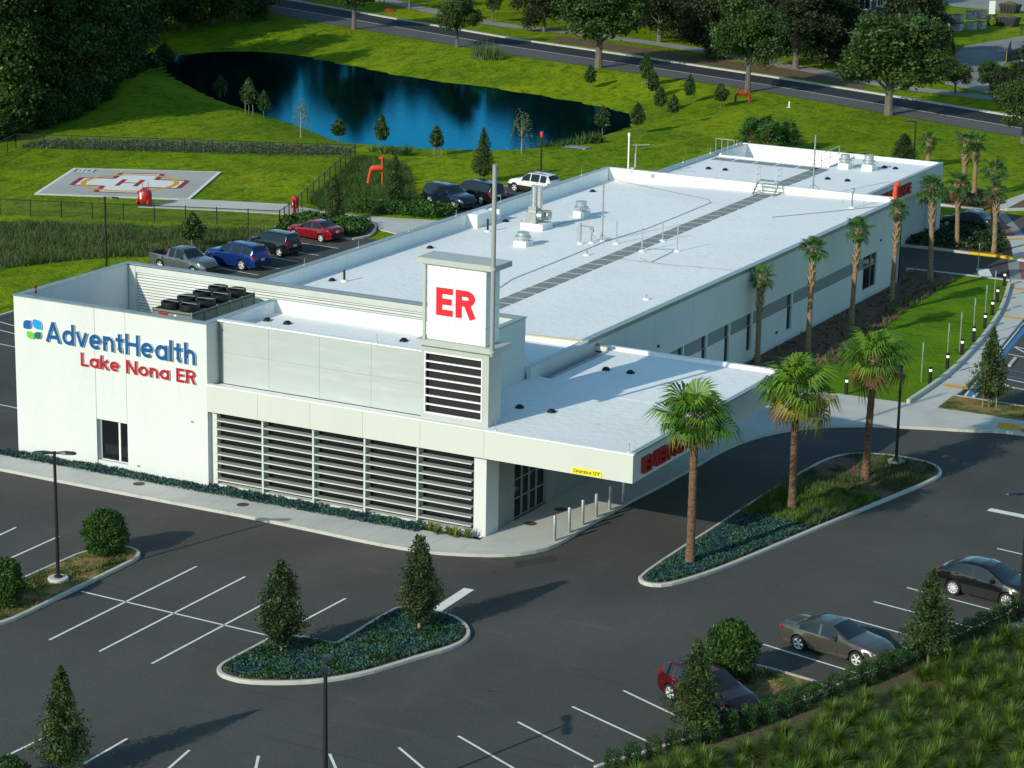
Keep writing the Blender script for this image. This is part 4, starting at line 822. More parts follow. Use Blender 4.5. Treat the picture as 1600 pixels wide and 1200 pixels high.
# thin masts and pipes
def mast(px, py, top, label, r=.05, arms=(), base=True, z=None, mm='galv', cat='mast', name='antenna_mast'):
    p = roof_p(px, py) if z is None else np.array((*G(px, py, z)[:2], z)); h = height(p, top)
    t = thing(name, label, cat, p)
    mb = MB(); mb.tube([(0,0,0),(0,0,h)], r, 8); mb.build('pole', M[mm], t, True)
    if base: mb = MB(); mb.lathe([(.22,0),(.2,.06),(r*1.3,.12)], n=10); mb.build('base_flange', M['coping_white'], t)
    for z0, pts, rr in arms: mb = MB(); mb.tube([(x, y, z0*h+dz) for x, y, dz in pts], rr, 5); mb.build('arm', M[mm], t)
    return t, p, h
mast(941, 377, 286, 'tall slim whip antenna with wire stays on the main roof', .05, [(0.02,[(.0,.0,.4),(.35,.1,0)],.02),(0.02,[(.0,.0,.5),(-.3,.2,0)],.02),(.42,[(-.1,0,0),(.14,0,0)],.06)])
mast(907, 381, 348, 'dark pipe with side arm left of the whip antenna', .055, [(.86,[(0,0,0),(.7,.4,-.1)],.03),(.9,[(0,0,0),(-.15,-.1,-.2),(-.15,-.1,-1.0)],.018)])
mast(924, 380, 360, 'short dark pipe with round head beside the whip antenna', .05, [(1.0,[(-.12,0,0),(.12,0,0)],.12),(.7,[(.05,0,0),(.5,.2,-.5),(.9,.4,-.6)],.015)])
for i, (px, py, top) in enumerate([(963,381,345),(1003,393,356),(1035,377,345),(1058,393,354)]):
    mast(px, py, top, ['thin grey vent pipe nearest the whip antenna','thin grey vent pipe in front of the walkway pads','thin grey vent pipe left of the pad edge, farther back','thin grey vent pipe right of the walkway pads'][i], .045, mm='alu', name='vent_pipe', cat='pipe')
mast(538, 440, 422, 'short black pipe on the roof behind the ribbed screen', .07, mm='blk', name='vent_pipe', cat='pipe'); mast(762, 362, 342, 'short black pipe by the left parapet beside the mast', .07, mm='blk', name='vent_pipe', cat='pipe')
mast(801, 572, 530, 'short black pipe on the lower roof beside the tower', .06, z=5.36, mm='blk', name='vent_pipe', cat='pipe', base=False)
mast(917, 399, 391, 'stubby vent pipe by the roof cable', .05, name='vent_pipe', cat='pipe'); mast(1010, 468, 460, 'stubby vent pipe beside the yellow roof stain', .05, name='vent_pipe', cat='pipe')
mast(1270, 303, 211, 'tall thin mast at the step between the two roofs', .06, [(.5,[(-.1,0,0),(.1,0,0)],.05),(.03,[(-.4,.1,.2),(0,0,.6)],.02),(.03,[(.5,.1,.2),(0,0,.6)],.02)])
mast(1331, 325, 297, 'short mast with dark head near the back right corner', .07, [(1.0,[(-.1,0,0),(.1,0,0)],.12),(.3,[(-.7,.1,-.3),(-.7,.1,.2),(-.4,.1,.3)],.02),(.3,[(.8,.1,-.3),(.8,.1,.1)],.02)])
t, p, h = mast(981, 282, 210, 'white antenna mast with rake aerial on the back parapet', .06, [(.96,[(0,0,0),(0,0,.25)],.09)], mm='coping_white')
mb = MB(); mb.tube([(.55,0,0),(.55,0,2.0)], .06, 6); mb.tube([(.3,0,2.0+.6),(1.6,.0,2.0+.75)], .025, 5)
for k in range(9): x = .35+k*.14; mb.tube([(x,-.2,2.6+.115*(x-.3)),(x,.2,2.6+.115*(x-.3))], .014, 4)
mb.tube([(.55,0,1.9),(.6,0,2.7)], .03, 5); mb.build('rake_aerial', M['alu'], t)
mb = MB()
for x in (-.7, 0, .5, 1.1, 1.7, 2.1, 2.6): mb.tube([(x,-.25,.0),(x,-.25,.95)], .03, 5)
mb.tube([(-.8,-.25,.55),(3.0,-.25,.55)], .045, 6); mb.tube([(-.8,-.28,.35),(1.2,-.28,.35)], .03, 6); mb.box(.35,.65,-.42,-.2,.7,1.05); mb.box(2.0,2.3,-.42,-.2,.45,.75); mb.build('bracket_rack', M['galv'], t)
# crossover ladder between roofs
p = roof_p(1199, 303)
t = thing('roof_stair', 'small galvanised crossover stair with hoop rails between the roofs', 'stair', (p[0], 63.2, p[2])); t.scale = (.78,.85,.80)
mb = MB(); mb.box(-1.0,1.0,-.1,.7,1.02,1.08); mb.build('platform', M['galv'], t)
for k in range(4): mb = MB(); mb.box(-.95,.95,-.1-.24*(k+1),.1-.24*(k+1),.82-.24*k,.86-.24*k); mb.build('step', M['galv'], t)
for x in (-1.0, 1.0):
    mb = MB(); mb.box(x-.05,x+.05,-1.1,.7,.05,.12); mb.obox((x,-.55,.5),(.04,0,0),(0,.55,.5),(0,-.06,.07)); mb.build('stringer', M['galv'], t)
    mb = MB(); mb.tube([(x,-.9,.2),(x,-.9,1.2),(x,-.4,2.15),(x,.3,2.25),(x,.3,1.05)], .035, 6); mb.tube([(x,-.5,.6),(x,-.45,1.6),(x,.3,1.7)], .03, 6); mb.build('hoop_rail', M['alu'], t)
# guard rail on far roof
a, b = G(1283,263,5.28), G(1313,255,5.28); t = thing('guard_rail', 'low galvanised guard rail at the sunken roof well', 'railing', (a[0], a[1], 5.28))
mb = MB(); L_ = [(0,0,0),(.0,.6,0),(.2,2.6,0),(.3,5.0,0)]
pts = [(0,0),(-.1,2.0),(-.15,4.0)]
for x, y in pts: mb.tube([(x,y,0),(x,y,1.1)], .03, 5)
for z in (.55, 1.1): mb.tube([(x,y,z) for x, y in pts], .028, 5); mb.tube([(pts[0][0],pts[0][1],z),(-1.6,.1,z)], .028, 5)
mb.build('rails', M['alu'], t)
t = thing('roof_ladder', 'pale ladder hoops at the left corner of the roof well', 'ladder', (*G(1131,243,5.28)[:2], 5.28))
mb = MB()
for x in (-.7, -.2, .3, .8): mb.tube([(x,0,0),(x,0,1.25)], .03, 5)
mb.tube([(-.7,0,1.25),(.8,0,1.25)], .03, 5); mb.build('hoops', M['alu'], t)
# roof cables
def cable(pxs, label):
    pts = [roof_p(*q)+np.array((0,0,.03)) for q in pxs]; mb = MB(); mb.tube(pts, .022, 5)
    tag(mb.build('roof_cable', M['galv']), label, 'cable')
cable([(745,474),(800,437),(880,405),(945,378),(1010,358),(1060,338),(1111,317),(1105,312),(1000,290),(955,280)], 'long thin lightning cable looping over the main roof')
cable([(838,360),(880,349),(940,340)], 'short cable running from the blower across the white roof')
cable([(1000,404),(1016,411),(1050,394),(1052,390),(1010,390)], 'hooked cable end beside the vent pipes'); cable([(965,405),(1050,415),(1160,424)], 'thin cable crossing the roof towards the right edge')
cable([(1207,340),(1300,331),(1390,321)], 'cable along the back right corner of the roof')
# small lightning rods along the parapets
rod = (lambda m: (m.tube([(0,0,0),(0,0,.42)], .015, 5), m.lathe([(.06,0),(.05,.04)], n=6), m.mesh('lightning_rod', M['alu']))[2])(MB())
k = 0
for y in np.arange(17.5, 63, 6.0):
    o = link('lightning_rod', rod, bld, (XL+.15, y, ZW-.01))
for y in np.arange(66, 82, 5.0): link('lightning_rod', rod, bld, (FX0+.1, y, FZ))
for x in (3, 9, 16, 22.8): link('lightning_rod', rod, bld, (x, .1 if x > 12 else 1.1, 5.43 if x > 12 else 8.47))
o = thing('warning_light', 'small red and black warning light on the front left parapet', 'light', (*G(56, 458, 8.45)[:2], 8.45))
mb = MB(); mb.tube([(0,0,0),(0,0,.12)], .06, 8); mb.tube([(0,0,.26),(0,0,.40)], .06, 8); mb.build('housing', M['blk'], o)
mb = MB(); mb.tube([(0,0,.12),(0,0,.26)], .055, 8); mb.tube([(0,0,.40),(0,0,.5)], .05, 8); mb.build('lens', M['redpipe'], o)
# ================================================================== PLANTS
def clump_crown(name, blobs, nc, per, leaf, mats, cr, g, light=.35, shell=(.55,1.0), aspect=1.6):
    P = []; MI = []
    vol = np.array([b[3]*b[4]*b[5] for b in blobs])**.67; vol /= vol.sum()
    for k in range(nc):
        b = blobs[g.choice(len(blobs), p=vol)]; d = g.normal(size=3); d /= np.linalg.norm(d); r_ = g.uniform(*shell)
        c = np.array(b[:3])+d*np.array(b[3:])*r_; s = cr*g.uniform(.6,1.3)
        n = max(4, int(per*g.uniform(.6,1.4))); q = g.normal(size=(n,3))*np.array((s,s,s*.6)); P.append(c+q)
        m = 1 if g.random() < light else 0; mm = np.full(n, m); fl = g.random(n) < .15; mm[fl] = 1-m; MI.append(mm)
    P = np.concatenate(P); MI = np.concatenate(MI)
    return quads_mesh(name, leaf_arrays(P, leaf, aspect, .3, g), mats, MI)
def profile_crown(name, prof, z0, z1, n, leaf, mats, g, light=.35, depth=.55, ncl=60, jit=.12, aspect=1.7):
    rs = np.array([prof(t) for t in np.linspace(0,1,60)]); w_ = np.maximum(rs, .02); w_ /= w_.sum()
    t = np.clip(g.choice(60, size=n, p=w_)/59+g.uniform(-.01,.01,n), 0, 1); rr = np.interp(t, np.linspace(0,1,60), rs)
    a = g.uniform(0, 2*math.pi, n)
    lob = 1+jit*np.sin(a*3+t*9+g.uniform(0,6))+jit*.8*np.sin(a*5-t*17+g.uniform(0,6))+jit*g.normal(size=n)*.6
    u = (1-g.random(n)**1.6*depth)*lob
    P = np.stack([rr*u*np.cos(a), rr*u*np.sin(a), z0+(z1-z0)*t+g.normal(size=n)*.04*(z1-z0)*.4], 1)
    cc = P[g.integers(0, n, ncl)]; flag = g.random(ncl) < light
    near = np.argmin(((P[:,None,:]-cc[None])**2).sum(-1), 1) if n*ncl < 3e6 else g.integers(0, ncl, n)
    MI = flag[near].astype(int); fl = g.random(n) < .2; MI[fl] = 1-MI[fl]
    return quads_mesh(name, leaf_arrays(P, leaf, aspect, .2, g), mats, MI)
def trunk_mesh(name, h, r, limbs, g, m, lean=.03, spread=1.6, limb_from=.6):
    mb = MB(); px, py = g.normal(size=2)*lean*h
    pts = [(0,0,-.15),(0,0,0),(px*.3,py*.3,h*.4),(px*.7,py*.7,h*.8),(px,py,h)]; mb.tube(pts, [r*1.5,r*1.25,r,r*.8,r*.5], 8)
    for k in range(limbs):
        a = 2*math.pi*k/limbs+g.uniform(-.4,.4); z = h*g.uniform(limb_from,.95); L = spread*g.uniform(.7,1.2)
        mb.tube([(px*z/h,py*z/h,z),(px+math.cos(a)*L*.5,py+math.sin(a)*L*.5,z+L*.45),(px+math.cos(a)*L,py+math.sin(a)*L,z+L*1.0)], [r*.55,r*.38,r*.16], 6)
    return mb.mesh(name, m, True)
PROTO = {}
def proto(key, n, fn): PROTO[key] = [fn(np.random.default_rng(hash(key) % 1000+i*17 if False else sum(map(ord, key))+i*17), i) for i in range(n)]
def oak_p(mats, low=3.9):
    def f(g, i):   # nominal h=10, r=5
        bl = [(0,0,6.2,3.2,3.2,2.8)]
        for k in range(11):
            a = 2*math.pi*k/11+g.uniform(-.3,.3); d = g.uniform(2.0,3.4); bl.append((d*math.cos(a), d*math.sin(a), g.uniform(low,7.2), g.uniform(1.3,1.9), g.uniform(1.3,1.9), g.uniform(.9,1.5)))
        for k in range(3): bl.append((g.normal()*1.0, g.normal()*1.0, g.uniform(7.6,8.8), 1.6, 1.6, 1.2))
        return trunk_mesh('trunk', 4.4, .30, 7, g, M['bark'], .02, 2.6, .45), clump_crown('crown', bl, 330, 60, .20, mats, .42, g, .40, (.45,1.06))
    return f
proto('oak', 3, oak_p([M['oak1'], M['oak2']])); proto('darkoak', 2, oak_p([M['dark1'], M['dark2']], 1.9))
def wood_p(g, i):      # nominal h=16, r=4.5
    bl = [(0,0,8.5,2.8,2.8,6.5)]
    for k in range(24):
        a = g.uniform(0,6.28); d = g.uniform(1.0,3.0); bl.append((d*math.cos(a), d*math.sin(a), g.uniform(1.6,14.0), g.uniform(1.3,2.2), g.uniform(1.2,2.0), g.uniform(1.0,1.8)))
    return trunk_mesh('trunk', 8.0, .24, 6, g, M['bark'], .02, 2.2, .4), clump_crown('crown', bl, 400, 52, .26, [M['wood1'], M['wood2']], .55, g, .30, (.45,1.08))
proto('wood', 3, wood_p)
def young_p(g, i):     # nominal h=3, r=.8
    return trunk_mesh('trunk', 1.6, .045, 3, g, M['bark'], .01, .5), profile_crown('crown', lambda t: .80*math.sin(math.pi*min(1,(t*.9+.10)))**.6*(1-.55*t), .9, 3.0, 2000, .12, [M['yng1'], M['yng2']], g, .4, .7, 40, .22)
proto('young', 3, young_p)
def con_p(g, i):       # nominal h=4, r=.95 airy cone
    return trunk_mesh('trunk', 3.2, .05, 0, g, M['bark'], .0), profile_crown('crown', lambda t: .95*(1-t)**.8*min(1,.35+t*6)+.04, .55, 4.0, 5200, .062, [M['cyp1'], M['cyp2']], g, .35, .85, 120, .26, 3.0)
proto('cone', 3, con_p)
def hol_p(g, i):       # nominal h=4, r=.85 dense
    return trunk_mesh('trunk', 2.4, .06, 3, g, M['stake'], .0, .4), profile_crown('crown', lambda t: .90*min(1,.42+t*2.6)*(1-max(0,t-.28)/.76)**.62, .42, 4.0, 9000, .072, [M['hol1'], M['hol2']], g, .28, .6, 120, .24)
proto('holly', 2, hol_p)
def ball_p(g, i):      # nominal h=2, r=1.0
    return None, profile_crown('foliage', lambda t: 1.0*math.sin(math.pi*(t*.86+.12))**.42, .05, 2.0, 9500, .066, [M['box1'], M['box2']], g, .30, .45, 150, .10)
proto('ball', 2, ball_p)
def shrub_p(g, i):     # nominal h=1, r=.42 upright clipped
    return None, profile_crown('foliage', lambda t: .27+.17*math.sin(math.pi*min(1,t*.66+.12)), .0, 1.0, 1900, .046, [M['box1'], M['box2']], g, .22, .6, 40, .05)
proto('shrub', 4, shrub_p)
def wil_p(g, i):       # nominal h=4.5, r=1.4 wispy
    mb = MB(); Q = []; cols = []
    for k in range(26):
        a = g.uniform(0,6.28); L = g.uniform(.3,1.3); z = g.uniform(2.8,4.4); top = np.array((L*.5*math.cos(a), L*.5*math.sin(a), z)); n = 24
        s = np.linspace(0,1,n); P = top+np.stack([s*L*.7*math.cos(a)+0*s, s*L*.7*math.sin(a), -s**1.5*g.uniform(1.6,3.2)],1)+g.normal(size=(n,3))*.05
        Q.append(leaf_arrays(P, .07, 2.6, 0, g)); cols.append(np.full(n, int(g.random() < .5)))
    return trunk_mesh('trunk', 3.0, .05, 5, g, M['stake'], .01, .8), quads_mesh('crown', np.concatenate(Q), [M['wil1'], M['wil2']], np.concatenate(cols))
proto('willow', 2, wil_p)
NOM = dict(oak=(10,5), darkoak=(10,5), wood=(16,4.5), young=(3,.8), cone=(4,.95), holly=(4,.9), ball=(2,1.0), shrub=(1,.42), willow=(4.5,1.4))
PN = dict(oak='oak_tree', darkoak='oak_tree', wood='forest_tree', young='young_tree', cone='conifer_tree', holly='holly_tree', ball='round_shrub', shrub='clipped_shrub', willow='willow_tree')
cnt = {}
def plant(key, p, h, r, label, group=None, name=None, cat=None, vi=None, stakes=False):
    cnt[key] = cnt.get(key, 0)+1; tm, cm = PROTO[key][(cnt[key] if vi is None else vi) % len(PROTO[key])]
    h0, r0_ = NOM[key]; t = thing(name or PN[key], label, cat or ('shrub' if key in ('ball','shrub') else 'tree'), p, random.uniform(0,6.28), group)
    s = (r/r0_, r/r0_, h/h0)
    if tm: link('trunk', tm, t, scale=s)
    link('crown' if tm else 'foliage', cm, t, scale=s)
    if stakes:
        for k in range(3):
            a = k*2.1; mb = MB(); mb.tube([(math.cos(a)*.45, math.sin(a)*.45, -.1),(math.cos(a)*.38, math.sin(a)*.38, h*.48)], .03, 5); mb.build('stake', M['stake'], t)
    return t
def at(base, top, hw, z=None):
    p = GT(*base) if z is None else np.array((*G(base[0], base[1], z)[:2], z)); return p, height(p, top), hw/px_per_m(p)
# --- single trees and shrubs near the camera
p, h, r = at((440,1019), 877, 34, .12); plant('holly', p, h, r, 'dense dark holly at the left end of the central planted island', 'hollies in the front island', vi=0)
p, h, r = at((655,983), 838, 30, .12); plant('holly', p, h, r, 'dense dark holly by the white stop bar on the central island', 'hollies in the front island', vi=1)
p, h, r = at((100,1216), 1043, 42, 0); plant('cone', p, h, r, 'feathery conical tree at the lower left edge of the lot')
p, h, r = at((1450,1036), 890, 39, .12); plant('cone', p, h, r, 'feathery conical tree between the brown sedan and the black crossover')
p, h, r = at((1086,1150), 1000, 42, .12); plant('cone', p, h, r, 'feathery conical tree in front of the maroon car')
p, h, r = at((1545,636), 513, 29, .16); plant('cone', p, h, r, 'thin staked conical tree on the turf patch by the accessible stalls', stakes=True)
p, h, r = at((165,864), 797, 34, .12); plant('ball', p, h, r, 'round clipped shrub at the tip of the left turf island', 'round clipped shrubs')
p, h, r = at((8,946), 873, 30, .12); plant('ball', p, h, r, 'round clipped shrub left of the lamp base on the left turf island', 'round clipped shrubs')
p, h, r = at((1140,1062), 970, 41, .12); plant('ball', p, h, r, 'round clipped shrub on the turf finger above the maroon car', 'round clipped shrubs')
p, h, r = at((12,1232), 1184, 34, 0); plant('ball', p, h, r, 'round clipped shrub cut off by the lower left corner', 'round clipped shrubs')
# --- clipped shrub row along the kerb
row = []; kbp = [np.array(q) for q in kb]; seg = [np.linalg.norm(kbp[i+1]-kbp[i]) for i in range(len(kbp)-1)]; tot = sum(seg); s = 0.2
while s < tot-3.2:
    q = s
    for i, L_ in enumerate(seg):
        if q <= L_: break
        q -= L_
    d = (kbp[i+1]-kbp[i])/seg[i]; c = kbp[i]+d*q+np.array((d[1], -d[0]))*.72; row.append(c); s += 1.0+random.uniform(-.08,.08)
row = row[::-1]
for i, c in enumerate(row):
    plant('shrub', (c[0], c[1], .10), random.uniform(.88,1.06), random.uniform(.30,.35), 'dark clipped shrub in the kerb row, %s from the right-hand lamp base' % ORD[i], 'clipped shrub row along the lower right kerb')
# --- ornamental grass clumps
def clump_mesh(seed):
    g = np.random.default_rng(seed); n = 700; a = g.uniform(0,6.28,n); L = g.uniform(.55,1.05,n); b0 = g.uniform(0,.16,n); lean = g.uniform(.2,1.45,n)**.9; Q = []
    base = np.stack([b0*np.cos(a), b0*np.sin(a), np.zeros(n)],1); dr = np.stack([np.cos(a), np.sin(a), np.zeros(n)],1); sd = np.stack([-np.sin(a), np.cos(a), np.zeros(n)],1)
    P = lambda t: base+dr*(lean*L*.72*t**1.6)[:,None]+np.array((0,0,1.0))*(L*(t*(1.12-.05)-.55*lean*t**2.4))[:,None]
    T = [0,.4,.72,1.0]; W = [.007,.008,.007,.002]
    for k in range(3):
        p0, p1 = P(T[k]), P(T[k+1]); Q.append(np.stack([p0-sd*W[k], p0+sd*W[k], p1+sd*W[k+1], p1-sd*W[k+1]],1))
    q_ = [.25,.45,.6,.35,.2][seed-1]; mi = g.choice(3, n, p=[.9-q_,q_,.10]); return quads_mesh('blades', np.concatenate(Q), [M['gr1'], M['gr2'], M['gr3']], np.tile(mi, 3))
CL = [clump_mesh(s) for s in (1,2,3,4,5)]
g = np.random.default_rng(3); pts = []
cand = scatter(bed_poly, 9000, g); dk = np.full(len(cand), 1e9)
for i in range(len(kbp)-1):
    a, b = kbp[i], kbp[i+1]; ab = b-a; t = np.clip(((cand-a)@ab)/(ab@ab), 0, 1); dk = np.minimum(dk, np.linalg.norm(cand-a-t[:,None]*ab, axis=1))
for c, dd in zip(cand, dk):
    if dd < 2.0: continue
    X_, Y_ = proj((c[0], c[1], .4))
    if not (880 < X_ < 1640 and Y_ < 1238): continue
    if all((c[0]-q[0])**2+(c[1]-q[1])**2 > .55 for q in pts): pts.append(c)
pts.sort(key=lambda c: np.hypot(c[0]-CAM[0], c[1]-CAM[1])); pts = pts[:300]
for c in pts:
    t = tag(link('ornamental_grass', CL[random.randrange(5)], None, (c[0], c[1], .08), (0,0,random.uniform(0,6.28)), random.uniform(.7,1.35)), 'arching green ornamental grass clump in the straw mulched bed at the lower right', 'grass clump', 'ornamental grass clumps in the lower right bed', 'thing')
# --- ground cover (uncountable)
def cover(name, poly, dens, size, hgt, mats, label, probs, z=.12, asp=1.7, zf=None, up=.2, edge=.0, seed=1, patch=0):
    g = np.random.default_rng(seed); xs = [q[0] for q in poly]; ys = [q[1] for q in poly]
    A_ = abs(sum(poly[i][0]*poly[(i+1)%len(poly)][1]-poly[(i+1)%len(poly)][0]*poly[i][1] for i in range(len(poly))))/2
    n = int(A_*dens); q = scatter(poly, n, g)
    k = np.sin(q[:,0]*2.1+1)*np.sin(q[:,1]*1.7)+np.sin(q[:,0]*4.7+2)*np.sin(q[:,1]*5.3+1)*.6
    if patch: keep = k+g.normal(size=n)*.25 > patch-1; q = q[keep]; k = k[keep]; n = len(q)
    zz = z if zf is None else zf(q[:,0], q[:,1])
    P = np.stack([q[:,0], q[:,1], zz+hgt*(.55+.2*k)*g.random(n)**.6+.02], 1)
    mi = np.where(g.random(n) < .7, (np.clip((k+1.2)/2.4,0,.999)*len(mats)).astype(int), g.choice(len(mats), n, p=probs))
    o = link(name, quads_mesh(name, leaf_arrays(P, size, asp, up, g), mats, mi)); return tag(o, label, None, None, 'stuff')
def blades(name, poly, dens, wd, hgt, mats, label, probs, z=.0, zf=None, seed=1, lean=.35, patch=0):
    g = np.random.default_rng(seed); A_ = abs(sum(poly[i][0]*poly[(i+1)%len(poly)][1]-poly[(i+1)%len(poly)][0]*poly[i][1] for i in range(len(poly))))/2
    n = int(A_*dens); q = scatter(poly, n, g); k = np.sin(q[:,0]*.9+1)*np.sin(q[:,1]*.7)+np.sin(q[:,0]*2.7+2)*np.sin(q[:,1]*2.3+1)*.7
    if patch: keep = k+g.normal(size=n)*.3 > patch-1; q = q[keep]; k = k[keep]; n = len(q)
    a = g.uniform(0,6.28,n); zz = z*np.ones(n) if zf is None else zf(q[:,0], q[:,1]); h = hgt*(1+.35*k)*g.uniform(.5,1.2,n)
    b = np.stack([q[:,0], q[:,1], zz],1); sd = np.stack([np.cos(a), np.sin(a), 0*a],1)*wd; tp = b+np.stack([g.normal(size=n)*lean*h, g.normal(size=n)*lean*h, h],1)
    mi = np.where(g.random(n) < .6, (np.clip((k+1.4)/2.8,0,.999)*len(mats)).astype(int), g.choice(len(mats), n, p=probs))
    o = link(name, quads_mesh(name, np.stack([b-sd, b+sd, tp],1), mats, mi)); return tag(o, label, None, None, 'stuff')
strip = [(-12.9,-.98),(-12.3,-.15),(-7.0,-.12),(-6.8,.0),(-4.9,.0),(-4.7,-.12),(0,-.12),(.1,.2),(12.4,.2),(12.4,-.8),(0,-.92)]
cover('juniper_cover', strip, 480, .075, .36, [M['jun1'], M['jun2']], 'low blue green juniper strip along the foot of the front wall', [.6,.4], .10, seed=2)
cover('juniper_cover', isl_c, 420, .075, .24, [M['jun1'], M['jun2'], M['box1']], 'blue green ground cover filling the central planted island', [.4,.35,.25], .10, seed=3)
ir = np.array(isl_r); half = clip_half([tuple(q) for q in isl_r], 1, 10.2, True); upper = clip_half([tuple(q) for q in isl_r], 1, 9.8, False)
cover('juniper_cover', half, 420, .075, .22, [M['jun1'], M['jun2']], 'blue green ground cover at the near end of the palm island', [.6,.4], .10, seed=4)
blades('island_grass', clip_half(upper, 1, 15.8, True), 420, .030, .40, [M['gr1'], M['gr2'], M['wil1']], 'soft tufted grass round the middle palm of the island', [.4,.3,.3], .10, seed=5)
blades('island_grass', clip_half(upper, 1, 15.4, False), 260, .028, .22, [M['gr1'], M['wg1'], M['wg3']], 'thin patchy turf at the lamp end of the palm island', [.5,.3,.2], .10, seed=6, patch=.9)
for i, (poly, sd) in enumerate([(isl_l, 7), (inset(patch, .1), 8), (finger, 9)]):
    blades('turf_tufts', poly, 150, .03, .16, [M['gr1'], M['gr3'], M['wg1']], ['green and straw turf tufts on the left island','turf tufts under the thin young tree','turf tufts on the finger island by the maroon car'][i], [.5,.2,.3], .11, seed=sd, patch=1.0, lean=.6)
wild = P2([(-60,352),(0,347),(200,354),(425,361),(405,384),(330,394),(230,401),(150,404),(60,413),(0,421),(-60,428)])
blades('meadow_grass', wild, 85, .030, .50, [M['wg1'], M['wg2'], M['wg3'], M['gr1']], 'rough unmown meadow grass below the helipad fence', [.4,.3,.15,.15], zf=TZ, seed=10)
wild2 = P2([(556,246),(482,316),(500,326),(560,333),(610,336),(655,308),(648,300),(640,262),(600,250)])
blades('meadow_grass', wild2, 110, .030, .50, [M['wg1'], M['gr1'], M['wg2']], 'dark rough grass slope round the windsock', [.4,.4,.2], zf=TZ, seed=11)
strip2 = P2([(30,231),(60,222),(120,220),(260,223),(400,226),(540,232),(550,238),(520,243),(300,238),(100,233)])
cover('fence_shrubs', strip2, 40, .15, .40, [M['jun1'], M['wg2'], M['wg3']], 'grey green low planting along the back helipad fence', [.5,.3,.2], zf=TZ, seed=12)
cover('hedge', inset(hed_poly, .45), 120, .15, .95, [M['box1'], M['box2']], 'dark leafy hedge at the end of the left parking row', [.7,.3], .1, seed=13)
hd2 = P2([(545,320),(600,322),(660,318),(720,330),(690,342),(655,341),(600,335),(560,332)])
cover('hedge', hd2, 110, .15, .9, [M['box1'], M['box2']], 'dark leafy hedge between the rear lot and the path', [.7,.3], .0, seed=14)
cover('island_plants', inset(isl_n, .4), 70, .16, .75, [M['box1'], M['dark1'], M['yng1']], 'dark leafy planting between the rear drives', [.4,.35,.25], .1, seed=15)
cover('island_plants', inset(isl_f, .3), 60, .16, .6, [M['box1'], M['dark1'], M['wg3']], 'dark leafy planting round the far palms', [.5,.3,.2], .1, seed=16)
# rows of small straw plants on the mulch border
mrow = P2([(1240,588),(1285,580),(1320,560),(1372,519),(1420,483),(1470,452),(1490,441),(1440,452),(1390,487),(1330,530),(1285,560)], .17)
blades('border_plants', mrow, 90, .05, .30, [M['gr3'], M['wg3'], M['gr2']], 'rows of small straw coloured border plants beside the young lawn', [.6,.25,.15], .17, seed=17, patch=1.05, lean=.6)
cover('border_plants', inset(mul, .5), 6, .16, .35, [M['dark2'], M['wg3'], M['mulch']], 'low dead looking border plants on the dark mulch', [.4,.2,.4], .17, seed=18)
# spiky yellow-green plants at the end of the front strip
for i, x in enumerate((12.85,13.35,13.9,14.35,14.8)):
    g = np.random.default_rng(40+i); n = 46; a = g.uniform(0,6.28,n); L = g.uniform(.4,.75,n); e = g.uniform(.4,1.4,n); d = np.stack([np.cos(a)*np.cos(e), np.sin(a)*np.cos(e), np.sin(e)],1); sd = np.stack([-np.sin(a), np.cos(a), 0*a],1)*.03
    m_ = d*(L*.55)[:,None]; tp = d*L[:,None]-np.array((0,0,.1)); Q = np.concatenate([np.stack([-sd*.6, sd*.6, m_+sd, m_-sd],1), np.stack([m_-sd, m_+sd, tp+sd*.1, tp-sd*.1],1)])
    o = link('spiky_plant', quads_mesh('spiky_plant', Q, [M['alo1'], M['gr2']], np.tile((g.random(n) < .3).astype(int), 2)), None, (x, -.42+.12*(-1)**i, .13))
    tag(o, 'spiky yellow green plant at the end of the front juniper strip, %s from the pier' % ORD[4-i], 'plant', 'spiky plants beside the entrance pier')
bedv = [q for q in clip_half(clip_half(bed_poly, 0, 52, True), 1, -48, False)]
blades('bed_grass', inset(bedv, 1.6), 14, .010, .28, [M['gr1'], M['gr2'], M['gr3'], M['wg1']], 'short filler grass between the ornamental clumps', [.4,.3,.1,.2], .1, seed=51, lean=.7)
# --- pond side young trees
YT = [((345,155),118,12,'young','by the narrow left arm of the pond'),((389,178),122,14,'young','left of the wispy willow on the near bank, taller of two'),((412,184),142,11,'young','left of the wispy willow on the near bank, smaller of two'),
      ((529,222),185,13,'young','where the lawn meets the pond above the fence'),((596,234),179,13,'young','on the shore straight above the windsock'),((682,243),195,12,'young','with three stakes on the near shore'),
      ((922,141),101,10,'young','on the far bank in front of the biggest oak'),((1009,138),83,12,'young','tallest of the far bank cluster'),((1020,155),110,11,'young','second of the far bank cluster from the road'),((1031,178),134,11,'young','third of the far bank cluster from the road'),
      ((1052,186),148,11,'young','nearest the building in the far bank cluster'),((1077,162),115,10,'young','standing alone right of the far bank cluster'),((1126,168),130,13,'young','broad and low beside the red pipe assembly'),((996,208),160,13,'young','at the right tip of the pond'),((941,210),165,13,'young','on the near shore at the right end of the pond')]
for b, top, hw, k, d in YT:
    p, h, r = at(b, top, hw); plant(k, p, h, r, 'young tree '+d, 'young trees round the pond', stakes=hw in (12, 14))
p, h, r = at((470,215), 150, 22); plant('willow', p, h, r, 'wispy pale willow on the near bank, left part of the pond', 'willows at the pond')
p, h, r = at((815,240), 168, 22); plant('willow', p, h, r, 'wispy pale willow on the near shore above the white car', 'willows at the pond')
p, h, r = at((755,285), 200, 18); plant('cone', p, h, r, 'dark conical tree behind the two dark cars of the rear lot', 'conical trees by the rear lot')
p, h, r = at((618,322), 240, 17); plant('cone', p, h, r, 'dark conical tree right of the windsock', 'conical trees by the rear lot')
